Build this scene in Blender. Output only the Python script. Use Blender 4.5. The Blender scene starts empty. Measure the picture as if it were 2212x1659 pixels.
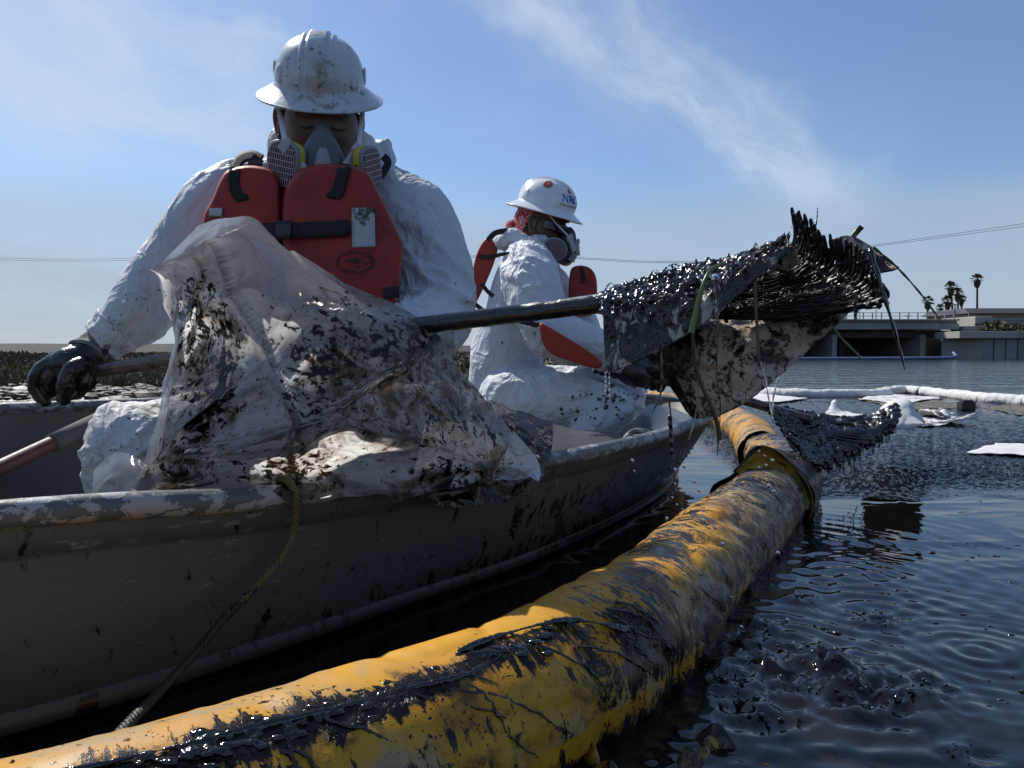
import bpy, math
import numpy as np
from mathutils import Vector, Matrix

# ------------------------------------------------------------------ camera, sky, sun, exposure
SC = bpy.context.scene
COL = SC.collection
F = 1700.0; U0 = 1106.0; V0 = 829.5; HZ = 758.0; CAMH = 0.55
PITCH = math.atan((V0 - HZ) / F)
cam_data = bpy.data.cameras.new('camera'); cam = bpy.data.objects.new('camera', cam_data); COL.objects.link(cam)
cam_data.sensor_width = 36.0; cam_data.lens = F / 2212.0 * 36.0
cam_data.clip_start = 0.02; cam_data.clip_end = 6000.0
cam.location = (0, 0, CAMH); cam.rotation_euler = (math.radians(90) - PITCH, 0, 0)
SC.camera = cam
SC.view_settings.view_transform = 'Standard'; SC.view_settings.look = 'None'
SC.view_settings.gamma = 1.0; SC.view_settings.use_curve_mapping = False
SC.view_settings.exposure = 0.42
SC.cycles.max_bounces = 10; SC.cycles.transparent_max_bounces = 12
SC.cycles.caustics_reflective = False; SC.cycles.caustics_refractive = False
SC.cycles.sample_clamp_indirect = 6.0
SUN_DIR = Vector((-0.50, 0.56, 0.80)).normalized()
SUN_EL = math.asin(SUN_DIR.z); SUN_AZ = math.atan2(SUN_DIR.x, SUN_DIR.y)
sd = bpy.data.lights.new('sun', 'SUN'); sun = bpy.data.objects.new('sun', sd); COL.objects.link(sun)
sd.energy = 3.6; sd.angle = math.radians(0.5); sd.color = (1.0, 0.955, 0.88)
sun.rotation_euler = SUN_DIR.to_track_quat('Z', 'Y').to_euler(); sun.location = (-30, 30, 50)

def nd(nt, kind, **kw):
    n = nt.nodes.new(kind)
    for k, v in kw.items():
        if k in ('ins',):
            for kk, vv in v.items(): n.inputs[kk].default_value = vv
        else: setattr(n, k, v)
    return n
def mth(nt, op, a, b=None, c=None, clamp=False):
    n = nt.nodes.new('ShaderNodeMath'); n.operation = op; n.use_clamp = clamp
    for i, v in enumerate((a, b, c)):
        if v is None: continue
        if isinstance(v, (int, float)): n.inputs[i].default_value = v
        else: nt.links.new(v, n.inputs[i])
    return n.outputs[0]
def mixc(nt, fac, a, b, blend='MIX'):
    n = nt.nodes.new('ShaderNodeMix'); n.data_type = 'RGBA'; n.blend_type = blend; n.clamp_factor = True
    for i, v in ((0, fac), (6, a), (7, b)):
        if isinstance(v, (int, float)): n.inputs[i].default_value = v
        elif isinstance(v, (tuple, list)): n.inputs[i].default_value = (*v[:3], 1)
        else: nt.links.new(v, n.inputs[i])
    return n.outputs[2]
def ramp(nt, fac, lo, hi):
    """smooth 0..1 between lo and hi"""
    n = nt.nodes.new('ShaderNodeMapRange'); n.interpolation_type = 'SMOOTHSTEP'
    nt.links.new(fac, n.inputs[0]); n.inputs[1].default_value = lo; n.inputs[2].default_value = hi
    n.inputs[3].default_value = 0; n.inputs[4].default_value = 1
    return n.outputs[0]
def noise(nt, vec, scale, detail=4, rough=0.55, dist=0.0, sc3=None):
    if sc3 is not None:
        m = nt.nodes.new('ShaderNodeMapping'); m.inputs['Scale'].default_value = sc3
        nt.links.new(vec, m.inputs[0]); vec = m.outputs[0]
    n = nt.nodes.new('ShaderNodeTexNoise'); n.inputs['Scale'].default_value = scale
    n.inputs['Detail'].default_value = detail; n.inputs['Roughness'].default_value = rough
    n.inputs['Distortion'].default_value = dist
    nt.links.new(vec, n.inputs['Vector']); return n.outputs[0]

world = bpy.data.worlds.new('World'); SC.world = world; world.use_nodes = True
def build_sky():
    nt = world.node_tree; nt.nodes.clear()
    out = nd(nt, 'ShaderNodeOutputWorld'); bg = nd(nt, 'ShaderNodeBackground')
    bg.inputs['Strength'].default_value = 0.112
    nt.links.new(bg.outputs[0], out.inputs[0])
    sky = nd(nt, 'ShaderNodeTexSky', sky_type='NISHITA', sun_disc=False)
    sky.sun_elevation = SUN_EL; sky.sun_rotation = SUN_AZ
    sky.air_density = 1.0; sky.dust_density = 0.6; sky.ozone_density = 2.0; sky.altitude = 0
    tc = nd(nt, 'ShaderNodeTexCoord'); sep = nd(nt, 'ShaderNodeSeparateXYZ')
    nt.links.new(tc.outputs['Generated'], sep.inputs[0])
    az = mth(nt, 'ARCTAN2', sep.outputs[0], sep.outputs[1]); el = mth(nt, 'ARCSINE', sep.outputs[2])
    cmb = nd(nt, 'ShaderNodeCombineXYZ'); nt.links.new(az, cmb.inputs[0]); nt.links.new(el, cmb.inputs[1])
    A = cmb.outputs[0]
    def pxa(u, v): return ((u - U0) / F, (HZ - v) / F)
    warp = mth(nt, 'MULTIPLY', mth(nt, 'SUBTRACT', noise(nt, A, 6.0, 4), 0.5), 0.13)
    def streak(p0, p1, w, fr, seedscale, gain, lowv=0.33):
        a0, e0 = pxa(*p0); a1, e1 = pxa(*p1)
        L = math.hypot(a1 - a0, e1 - e0); tx, ty = (a1 - a0) / L, (e1 - e0) / L
        da = mth(nt, 'SUBTRACT', az, a0); de = mth(nt, 'SUBTRACT', el, e0)
        s = mth(nt, 'ADD', mth(nt, 'MULTIPLY', da, tx), mth(nt, 'MULTIPLY', de, ty))
        q = mth(nt, 'ADD', mth(nt, 'MULTIPLY', da, -ty), mth(nt, 'MULTIPLY', de, tx))
        q = mth(nt, 'ADD', q, warp)
        g = mth(nt, 'EXPONENT', mth(nt, 'MULTIPLY', mth(nt, 'POWER', mth(nt, 'ABSOLUTE', mth(nt, 'DIVIDE', q, w)), 2.0), -1.0))
        ends = mth(nt, 'MULTIPLY', ramp(nt, s, -0.12, 0.05), mth(nt, 'SUBTRACT', 1.0, ramp(nt, s, L - 0.08, L + 0.08)))
        c2 = nd(nt, 'ShaderNodeCombineXYZ'); nt.links.new(mth(nt, 'MULTIPLY', s, fr), c2.inputs[0]); nt.links.new(q, c2.inputs[1])
        n = noise(nt, c2.outputs[0], seedscale, 7, 0.62, 0.6)
        return mth(nt, 'MULTIPLY', mth(nt, 'MULTIPLY', g, ends), mth(nt, 'MULTIPLY', ramp(nt, n, lowv, 0.78), gain))
    m1 = streak((1080, -20), (1780, 450), 0.055, 0.22, 14, 1.5, 0.20)
    m1b = streak((1330, -60), (1420, 150), 0.035, 0.4, 16, 0.75)
    m2 = streak((-200, 130), (640, 290), 0.10, 0.22, 11, 1.5, 0.16)
    m3 = streak((-100, -100), (330, 260), 0.09, 0.25, 9, 0.8, 0.24)
    m4 = streak((2080, -100), (2240, 240), 0.03, 0.3, 14, 0.45)
    m6 = streak((-60, 400), (260, 428), 0.006, 0.3, 20, 0.6)
    c3 = nd(nt, 'ShaderNodeCombineXYZ'); nt.links.new(mth(nt, 'MULTIPLY', az, 0.35), c3.inputs[0]); nt.links.new(mth(nt, 'MULTIPLY', el, 1.6), c3.inputs[1])
    nb = noise(nt, c3.outputs[0], 7.0, 6, 0.6, 0.4)
    elw = mth(nt, 'ADD', el, mth(nt, 'MULTIPLY', mth(nt, 'SUBTRACT', nb, 0.5), 0.10))
    bank = mth(nt, 'MULTIPLY', mth(nt, 'SUBTRACT', 1.0, ramp(nt, elw, 0.125, 0.215)), 0.80)
    bank = mth(nt, 'MULTIPLY', bank, mth(nt, 'ADD', 0.72, mth(nt, 'MULTIPLY', ramp(nt, nb, 0.35, 0.65), 0.38)))
    gen = mth(nt, 'MULTIPLY', ramp(nt, noise(nt, A, 3.0, 7, 0.65, 0.5, (0.6, 1.6, 1)), 0.48, 0.8), 0.35)
    tot = m1
    for m in (m1b, m2, m3, m4, m6, gen): tot = mth(nt, 'MAXIMUM', tot, m) if m is m6 else mth(nt, 'ADD', tot, m)
    tot = mth(nt, 'MULTIPLY', mth(nt, 'MINIMUM', tot, 1.0), 0.62)
    tint = mixc(nt, 1.0, sky.outputs[0], (0.56, 0.67, 0.80), 'MULTIPLY')
    tint = mixc(nt, 0.14, tint, (2.1, 2.6, 3.3))
    c = mixc(nt, tot, tint, (4.2, 4.8, 5.7))
    c = mixc(nt, bank, c, (2.8, 3.3, 4.1))
    nt.links.new(c, bg.inputs['Color'])
build_sky()

# ------------------------------------------------------------------ geometry helpers
RNG = np.random.default_rng(7)
_fw = np.array([0, math.cos(PITCH), -math.sin(PITCH)]); _up = np.array([0, math.sin(PITCH), math.cos(PITCH)])
def P(u, v, Y):
    """the point at distance Y ahead of the camera that the photo shows at (u, v)"""
    d = _fw + np.array([1.0, 0, 0]) * (u - U0) / F + _up * (V0 - v) / F
    return np.array([0, 0, CAMH]) + d * (Y / d[1])
def G(u, v, z=0.0):
    d = _fw + np.array([1.0, 0, 0]) * (u - U0) / F + _up * (V0 - v) / F
    return np.array([0, 0, CAMH]) + d * ((z - CAMH) / d[2])
_perm = np.random.default_rng(5).permutation(256); _perm = np.concatenate([_perm, _perm])
_grad = np.random.default_rng(6).normal(size=(256, 3)); _grad /= np.linalg.norm(_grad, axis=1)[:, None]
def pn(p, seed=0):
    p = np.asarray(p, float) + seed * 17.37
    i = np.floor(p).astype(int); f = p - i; i &= 255
    w = f * f * f * (f * (f * 6 - 15) + 10)
    r = 0
    for dx in (0, 1):
        for dy in (0, 1):
            for dz in (0, 1):
                h = _perm[_perm[_perm[(i[:, 0] + dx) & 255] + ((i[:, 1] + dy) & 255)] + ((i[:, 2] + dz) & 255)]
                g = _grad[h]
                d = g[:, 0] * (f[:, 0] - dx) + g[:, 1] * (f[:, 1] - dy) + g[:, 2] * (f[:, 2] - dz)
                ww = (w[:, 0] if dx else 1 - w[:, 0]) * (w[:, 1] if dy else 1 - w[:, 1]) * (w[:, 2] if dz else 1 - w[:, 2])
                r = r + d * ww
    return r * 1.6
def fbm(p, oct=4, seed=0, gain=0.5):
    r = 0; a = 1.0; p = np.asarray(p, float)
    for k in range(oct):
        r = r + a * pn(p, seed + k * 3); p = p * 2.03; a *= gain
    return r
def ridged(p, oct=3, seed=0):
    r = 0; a = 1.0; p = np.asarray(p, float)
    for k in range(oct):
        r = r + a * (1 - np.abs(pn(p, seed + k * 5)) * 2.2); p = p * 2.1; a *= 0.5
    return r
def cr(pts, n, closed=False):
    """Catmull-Rom through pts, n samples"""
    pts = np.asarray(pts, float); m = len(pts)
    if closed: t = np.linspace(0, m, n, endpoint=False)
    else: t = np.linspace(0, m - 1, n)
    i = np.floor(t).astype(int)
    if not closed: i = np.minimum(i, m - 2)
    f = (t - i)[:, None]
    def g(k): return pts[k % m] if closed else pts[np.clip(k, 0, m - 1)]
    p0, p1, p2, p3 = g(i - 1), g(i), g(i + 1), g(i + 2)
    return 0.5 * ((2 * p1) + (-p0 + p2) * f + (2 * p0 - 5 * p1 + 4 * p2 - p3) * f * f + (-p0 + 3 * p1 - 3 * p2 + p3) * f ** 3)
def sweep(pts, rx, ry=None, up=(0, 0, 1), n=12, caps=True, closed=False):
    pts = np.asarray(pts, float); m = len(pts)
    rx = np.broadcast_to(np.asarray(rx, float), (m,)); ry = rx if ry is None else np.broadcast_to(np.asarray(ry, float), (m,))
    T = np.gradient(pts, axis=0)
    if closed: T = np.roll(pts, -1, 0) - np.roll(pts, 1, 0)
    T /= np.linalg.norm(T, axis=1)[:, None] + 1e-12
    up = np.asarray(up, float); a = np.linspace(0, 2 * math.pi, n, endpoint=False)
    V = []
    N = None
    for k in range(m):
        if N is None:
            N = up - T[k] * up.dot(T[k])
            if np.linalg.norm(N) < 1e-3: N = np.cross(T[k], (1, 0, 0.3))
        else:
            N = N - T[k] * N.dot(T[k])
        N = N / (np.linalg.norm(N) + 1e-12); B = np.cross(T[k], N)
        V.append(pts[k] + np.outer(np.cos(a) * rx[k], B) + np.outer(np.sin(a) * ry[k], N))
    V = np.concatenate(V); Fc = []
    rng = range(m if closed else m - 1)
    for k in rng:
        k2 = (k + 1) % m
        for j in range(n):
            j2 = (j + 1) % n
            Fc.append((k * n + j, k * n + j2, k2 * n + j2, k2 * n + j))
    if caps and not closed:
        Fc.append(tuple(range(n - 1, -1, -1))); Fc.append(tuple(range((m - 1) * n, m * n)))
    return V, Fc
def round_sweep(pts, r, n=12, **k):
    """a sweep whose ends are rounded"""
    pts = np.asarray(pts, float); r = np.broadcast_to(np.asarray(r, float), (len(pts),)).copy()
    d0 = pts[0] - pts[1]; d0 /= np.linalg.norm(d0); d1 = pts[-1] - pts[-2]; d1 /= np.linalg.norm(d1)
    pre = [pts[0] + d0 * r[0] * s for s in (0.95, 0.75, 0.4)]; post = [pts[-1] + d1 * r[-1] * s for s in (0.4, 0.75, 0.95)]
    rr = np.concatenate([[r[0] * 0.3, r[0] * 0.66, r[0] * 0.92], r, [r[-1] * 0.92, r[-1] * 0.66, r[-1] * 0.3]])
    return sweep(np.concatenate([pre, pts, post]), rr, n=n, **k)
def grid(V, nu, nv, closed_u=False):
    Fc = []
    for i in range(nu if closed_u else nu - 1):
        i2 = (i + 1) % nu
        for j in range(nv - 1):
            Fc.append((i * nv + j, i2 * nv + j, i2 * nv + j + 1, i * nv + j + 1))
    return np.asarray(V).reshape(-1, 3), Fc
def box(c, s, R=None):
    c = np.asarray(c, float); s = np.asarray(s, float) / 2
    v = np.array([(x, y, z) for x in (-1, 1) for y in (-1, 1) for z in (-1, 1)], float) * s
    if R is not None: v = v @ np.asarray(R).T
    return v + c, [(0, 1, 3, 2), (4, 6, 7, 5), (0, 4, 5, 1), (2, 3, 7, 6), (0, 2, 6, 4), (1, 5, 7, 3)]
def blob(c, r, n=10, m=7, amp=0.0, seed=0, R=None):
    c = np.asarray(c, float); r = np.broadcast_to(np.asarray(r, float), (3,))
    V = []
    for i in range(n):
        for j in range(m):
            th = 2 * math.pi * i / n; ph = math.pi * (j + 0.02) / (m - 1 + 0.04)
            V.append((math.cos(th) * math.sin(ph), math.sin(th) * math.sin(ph), math.cos(ph)))
    V = np.array(V)
    if amp: V = V * (1 + amp * pn(V * 1.7, seed)[:, None])
    V = V * r
    if R is not None: V = V @ np.asarray(R).T
    v, f = grid(V + c, n, m, closed_u=True)
    return v, f
def join(parts):
    V = []; Fc = []; o = 0
    for v, f in parts:
        V.append(np.asarray(v, float)); Fc += [tuple(i + o for i in q) for q in f]; o += len(v)
    return np.concatenate(V), Fc
def wloc(o):
    p = np.zeros(3)
    while o is not None: p += np.array(o.location); o = o.parent
    return p
def mk(name, geo, mat, parent=None, base=None, smooth=True, label=None, cat=None, group=None, kind=None, attr=None, solid=None, bevel=None, sub=0):
    """ONE mesh object out of world-space geometry"""
    V, Fc = geo if isinstance(geo, tuple) else join(geo)
    V = np.asarray(V, float)
    o = None
    if parent is not None: org = wloc(parent)
    elif base is not None: org = np.asarray(base, float)
    else:
        org = np.array([V[:, 0].mean(), V[:, 1].mean(), V[:, 2].min()])
    me = bpy.data.meshes.new(name); me.from_pydata((V - org).tolist(), [], [tuple(int(i) for i in f) for f in Fc]); me.update()
    if smooth: me.polygons.foreach_set('use_smooth', [True] * len(me.polygons))
    if isinstance(mat, (list, tuple)):
        for m in mat: me.materials.append(m)
    else: me.materials.append(mat)
    if attr:
        for k, a in attr.items():
            a = np.asarray(a, dtype=np.float32)
            if a.ndim == 2: at = me.attributes.new(k, 'FLOAT_VECTOR', 'POINT'); at.data.foreach_set('vector', a.ravel())
            else: at = me.attributes.new(k, 'FLOAT', 'POINT'); at.data.foreach_set('value', a)
    o = bpy.data.objects.new(name, me); COL.objects.link(o)
    if parent is not None: o.parent = parent
    else: o.location = org
    if solid:
        md = o.modifiers.new('solid', 'SOLIDIFY'); md.thickness = solid; md.offset = 0
    if bevel:
        md = o.modifiers.new('bevel', 'BEVEL'); md.width = bevel; md.segments = 2; md.limit_method = 'ANGLE'
    if sub:
        md = o.modifiers.new('sub', 'SUBSURF'); md.levels = sub; md.render_levels = sub
    tag(o, label, cat, group, kind)
    return o
def tag(o, label=None, cat=None, group=None, kind=None):
    if label: o['label'] = label
    if cat: o['category'] = cat
    if group: o['group'] = group
    if kind: o['kind'] = kind
    return o
def empty(name, loc, label, cat, group=None):
    o = bpy.data.objects.new(name, None); COL.objects.link(o); o.location = loc; o.empty_display_size = 0.1
    return tag(o, label, cat, group)
def remeshed(parts, voxel, smooth=8):
    """one continuous skin over overlapping closed forms -> (V, F, normals)"""
    V, Fc = join(parts)
    me = bpy.data.meshes.new('tmp'); me.from_pydata(V.tolist(), [], [tuple(int(i) for i in f) for f in Fc]); me.update()
    o = bpy.data.objects.new('tmp', me); COL.objects.link(o)
    r = o.modifiers.new('r', 'REMESH'); r.mode = 'VOXEL'; r.voxel_size = voxel; r.adaptivity = 0
    if smooth:
        s = o.modifiers.new('s', 'SMOOTH'); s.factor = 0.5; s.iterations = smooth
    dg = bpy.context.evaluated_depsgraph_get(); ev = o.evaluated_get(dg); m2 = bpy.data.meshes.new_from_object(ev)
    n = len(m2.vertices); co = np.empty(n * 3); m2.vertices.foreach_get('co', co)
    no = np.empty(n * 3); m2.vertices.foreach_get('normal', no)
    F2 = [tuple(p.vertices) for p in m2.polygons]
    bpy.data.objects.remove(o); bpy.data.meshes.remove(me); bpy.data.meshes.remove(m2)
    return co.reshape(-1, 3), F2, no.reshape(-1, 3)
def seg_coords(V, segs):
    """for each vertex the nearest limb segment: index, distance along, angle about"""
    best = np.full(len(V), 1e9); S = np.zeros(len(V)); A = np.zeros(len(V)); I = np.zeros(len(V), int)
    for k, (a, b) in enumerate(segs):
        a = np.asarray(a, float); b = np.asarray(b, float); d = b - a; L = np.linalg.norm(d); d /= L
        t = np.clip((V - a) @ d, 0, L); q = V - a - np.outer((V - a) @ d, d); dist = np.linalg.norm(V - a - np.outer(t, d), axis=1)
        e1 = np.cross(d, (0.31, 0.2, 0.93)); e1 /= np.linalg.norm(e1); e2 = np.cross(d, e1)
        m = dist < best
        best[m] = dist[m]; S[m] = ((V - a) @ d)[m]; A[m] = np.arctan2(q @ e2, q @ e1)[m]; I[m] = k
    return I, S, A, best
def wrinkle(V, N, segs, amp=0.011, f_ax=17.0, seed=0):
    I, S, A, D = seg_coords(V, segs)
    Q = np.stack([S * f_ax, np.cos(A) * 1.3, np.sin(A) * 1.3 + I * 9.1], 1)
    w = V * 4.0
    Q = Q + 0.9 * np.stack([pn(w, 31), pn(w, 32), pn(w, 33)], 1)
    tw = 1.1 * A
    Q2 = np.stack([(S * f_ax * .75 + tw), np.cos(A) * .5, np.sin(A) * .5 + I * 5.3], 1) + .8 * np.stack([pn(V * 5, 41), pn(V * 5, 42), pn(V * 5, 43)], 1)
    def crest(n, k): return np.clip(1 - np.abs(n) * k, 0, 1)
    r = crest(pn(Q2, seed), 3.4); r2 = crest(pn(Q * 1.25 + 3, seed + 4), 4.0)
    big = pn(V * 5.0, seed + 8)
    q3 = V * 9 + .9 * np.stack([pn(V * 5, 1), pn(V * 5, 2), pn(V * 5, 3)], 1)
    r3 = crest(pn(q3, seed + 2), 3.0)
    gate = np.clip(.55 + 1.1 * pn(V * 3.2, seed + 20), .12, 1.2)
    d = amp * gate * (0.95 * r + 0.50 * r2 + 0.12 * r3 - 0.45) + amp * .7 * big
    return V + N * d[:, None]
# ------------------------------------------------------------------ materials
def mat(name, base=(0.5, 0.5, 0.5), rough=0.5, metal=0.0, bump=None, var=None, spec=0.5, coat=0.0, dirt=None, streaks=None,
        crease=False, trans=0.0, sss=0.0, sheen=0.0, extra_bump=None, attr_oil=None):
    """base colour with mottling (var), grime or oil blotches (dirt list) and bump; object-space procedural"""
    m = bpy.data.materials.new(name); m.use_nodes = True; nt = m.node_tree
    b = nt.nodes['Principled BSDF']; tc = nt.nodes.new('ShaderNodeTexCoord'); O = tc.outputs['Object']
    b.inputs['Metallic'].default_value = metal; b.inputs['Specular IOR Level'].default_value = spec
    b.inputs['Coat Weight'].default_value = coat; b.inputs['Coat Roughness'].default_value = 0.08
    col = None; rgh = rough
    if var:
        c2, sc = var[0], var[1]; lo, hi = (var[2], var[3]) if len(var) > 2 else (0.35, 0.65)
        col = mixc(nt, ramp(nt, noise(nt, O, sc, 5, 0.6, 0.3), lo, hi), base, c2)
    else:
        v = nt.nodes.new('ShaderNodeRGB'); v.outputs[0].default_value = (*base, 1); col = v.outputs[0]
    rv = nt.nodes.new('ShaderNodeValue'); rv.outputs[0].default_value = rough; R = rv.outputs[0]
    h = None
    if bump:
        h = mth(nt, 'MULTIPLY', noise(nt, O, bump[0], bump[2] if len(bump) > 2 else 4, 0.6, 0.2), bump[1])
    if crease:
        def cz(sc, amp, dist, an=None):
            n = noise(nt, O, sc, 2, 0.5, dist, an)
            return mth(nt, 'MULTIPLY', mth(nt, 'POWER', mth(nt, 'SUBTRACT', 1.0, mth(nt, 'MULTIPLY', mth(nt, 'ABSOLUTE', mth(nt, 'SUBTRACT', n, 0.5)), 8.0, clamp=True)), 1.2), amp)
        h = mth(nt, 'ADD', mth(nt, 'ADD', cz(5, .0038, 1.6), cz(12, .0022, 1.4, (1, 1, .6))), cz(28, .0008, 1.0))
    for d in (dirt or []):
        # (scale, lo, hi, colour, roughness, bump, anisotropy scale, big-scale, big lo, big hi)
        sc, lo, hi, dc, dr, db = d[:6]; an = d[6] if len(d) > 6 else None
        n = noise(nt, O, sc, 7, 0.68, 0.5, an)
        if len(d) > 7 and d[7]:
            g = noise(nt, O, d[7], 3, 0.5, 0.3); n = mth(nt, 'ADD', n, mth(nt, 'MULTIPLY', mth(nt, 'SUBTRACT', g, 0.5), d[8]))
        if len(d) > 9 and d[9]:
            at = nt.nodes.new('ShaderNodeAttribute'); at.attribute_name = d[9]
            n = mth(nt, 'ADD', n, mth(nt, 'MULTIPLY', at.outputs['Fac'], d[10] if len(d) > 10 else 0.4))
        mk_ = ramp(nt, n, lo, hi)
        col = mixc(nt, mk_, col, dc)
        R = mth(nt, 'ADD', mth(nt, 'MULTIPLY', R, mth(nt, 'SUBTRACT', 1.0, mk_)), mth(nt, 'MULTIPLY', mk_, dr))
        if db:
            t = mth(nt, 'MULTIPLY', mk_, db); h = t if h is None else mth(nt, 'ADD', h, t)
    nt.links.new(col, b.inputs['Base Color']); nt.links.new(R, b.inputs['Roughness'])
    if h is not None:
        bp = nt.nodes.new('ShaderNodeBump'); bp.inputs['Strength'].default_value = 1.0; bp.inputs['Distance'].default_value = 1.0
        nt.links.new(h, bp.inputs['Height']); nt.links.new(bp.outputs[0], b.inputs['Normal'])
    b.inputs['Sheen Weight'].default_value = sheen
    if sss:
        b.inputs['Subsurface Weight'].default_value = sss; b.inputs['Subsurface Radius'].default_value = (0.02, 0.008, 0.005); b.inputs['Subsurface Scale'].default_value = 0.4
    if trans: b.inputs['Transmission Weight'].default_value = trans
    return m
OILC = (0.006, 0.005, 0.0045)
M = {}
M['oil'] = mat('black oil', (0.006, 0.005, 0.005), 0.10, bump=(90, 0.006, 5), spec=0.6, coat=0.3)
M['oil_web'] = mat('oily web', (0.007, 0.006, 0.006), 0.5, bump=(60, 0.004, 4), spec=0.25)
M['tine'] = mat('oiled tine', (0.007, 0.006, 0.006), 0.34, bump=(60, 0.003, 4), spec=0.3)
M['tyvek'] = mat('white coverall', (0.66, 0.68, 0.72), 0.62, crease=True, var=((0.58, 0.60, 0.64), 6.0), spec=0.3,
    dirt=[(7.0, 0.60, 0.82, (0.42, 0.39, 0.34), 0.6, 0), (45, 0.68, 0.74, (0.05, 0.045, 0.04), 0.4, 0, None, 4.0, 0.35), (12, 0.60, 0.72, (0.50, 0.49, 0.47), 0.6, 0, (1, 1, 2.0))])
M['tyvek_sleeve'] = mat('grimy coverall', (0.64, 0.65, 0.67), 0.6, crease=True, spec=0.3,
    dirt=[(6.0, 0.42, 0.72, (0.40, 0.37, 0.31), 0.6, 0), (30, 0.60, 0.78, (0.22, 0.20, 0.17), 0.5, 0, (1, 1, 2.5), 5.0, 0.4)])
M['cuff'] = mat('knit cuff', (0.17, 0.165, 0.16), 0.85, bump=(400, 0.001, 2), dirt=[(9, 0.5, 0.62, (0.42, 0.40, 0.35), 0.8, 0)])
M['helmet'] = mat('dirty white hard hat', (0.60, 0.63, 0.66), 0.25, bump=(14, 0.0008, 2), coat=0.2, var=((0.52, 0.55, 0.57), 9.0),
    dirt=[(22, 0.53, 0.70, (0.27, 0.24, 0.19), 0.5, 0, None, 7.0, 0.35), (70, 0.60, 0.66, (0.05, 0.045, 0.04), 0.4, 0, None, 8.0, 0.25)])
M['helmet_clean'] = mat('white hard hat', (0.78, 0.79, 0.81), 0.22, coat=0.3, dirt=[(70, 0.70, 0.74, (0.03, 0.03, 0.04), 0.4, 0, None, 9.0, 0.2)])
M['red_foam'] = mat('orange red vinyl foam', (0.40, 0.038, 0.016), 0.50, bump=(120, 0.0012, 4), var=((0.30, 0.022, 0.016), 5.0),
    dirt=[(9, 0.50, 0.78, (0.10, 0.016, 0.012), 0.5, 0), (40, 0.62, 0.78, (0.05, 0.02, 0.015), 0.4, 0)], spec=0.4)
M['strap'] = mat('black webbing', (0.013, 0.013, 0.014), 0.7, bump=(500, 0.0008, 2))
M['buckle'] = mat('black buckle plastic', (0.02, 0.02, 0.022), 0.35)
M['patch'] = mat('scuffed reflective patch', (0.46, 0.50, 0.50), 0.35, dirt=[(45, 0.58, 0.68, (0.08, 0.05, 0.03), 0.6, 0, None, 12, 0.4, 'edge', 0.25)])
M['stamp'] = mat('worn black stamp', (0.05, 0.012, 0.01), 0.6)
M['skin1'] = mat('tanned skin', (0.15, 0.075, 0.048), 0.5, bump=(160, 0.0006, 3), var=((0.11, 0.05, 0.032), 14), sss=0.08)
M['skin2'] = mat('brown skin', (0.12, 0.060, 0.040), 0.45, bump=(160, 0.0006, 3), var=((0.13, 0.06, 0.04), 14), sss=0.1)
M['hair'] = mat('black hair', (0.012, 0.010, 0.009), 0.5, bump=(300, 0.003, 2))
M['mask_grey'] = mat('grey silicone mask', (0.11, 0.12, 0.135), 0.5, bump=(200, 0.0004, 2))
M['mask_dark'] = mat('dark grey mask', (0.045, 0.05, 0.065), 0.5)
M['mask_light'] = mat('light grey mask shell', (0.30, 0.31, 0.33), 0.45)
M['bracket'] = mat('pale bracket plastic', (0.44, 0.47, 0.49), 0.4)
M['filter'] = mat('filter shell', (0.24, 0.245, 0.25), 0.5)
M['grille'] = mat('grille bars', (0.46, 0.36, 0.37), 0.4)
M['grille_dark'] = mat('grille holes', (0.03, 0.022, 0.02), 0.6)
M['yellow_label'] = mat('yellow label band', (0.55, 0.42, 0.035), 0.5)
M['mask_strap'] = mat('white elastic strap', (0.62, 0.61, 0.58), 0.7)
M['ink'] = mat('black ink', (0.01, 0.01, 0.01), 0.5)
M['ink_blue'] = mat('blue ink', (0.02, 0.09, 0.40), 0.4)
M['ink_grey'] = mat('grey ink', (0.16, 0.17, 0.13), 0.5)
M['sticker_red'] = mat('red sticker', (0.52, 0.055, 0.025), 0.4)
M['sticker_orange'] = mat('orange sticker', (0.65, 0.20, 0.06), 0.4)
M['glass_dark'] = mat('dark lens', (0.006, 0.006, 0.007), 0.06, spec=0.8)
def bandana_mat():
    m = mat('red paisley bandana', (0.42, 0.012, 0.02), 0.75, bump=(90, 0.002, 3)); nt = m.node_tree; b = nt.nodes['Principled BSDF']
    tc = nt.nodes.new('ShaderNodeTexCoord'); w = nt.nodes.new('ShaderNodeTexVoronoi'); w.feature = 'DISTANCE_TO_EDGE'; w.inputs['Scale'].default_value = 75
    mp = noise(nt, tc.outputs['Object'], 40, 3)
    nt.links.new(tc.outputs['Object'], w.inputs['Vector'])
    f = mth(nt, 'MULTIPLY', mth(nt, 'LESS_THAN', w.outputs['Distance'], 0.06), mth(nt, 'GREATER_THAN', mp, 0.47))
    c = mixc(nt, f, (0.42, 0.012, 0.02), (0.66, 0.5, 0.52)); nt.links.new(c, b.inputs['Base Color']); return m
M['bandana'] = bandana_mat()
M['glove'] = mat('wet black rubber glove', (0.012, 0.013, 0.015), 0.3, bump=(22, 0.006, 4), spec=0.5, coat=0.2)
M['boot'] = mat('dark rubber boot', (0.02, 0.02, 0.02), 0.5)
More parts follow.
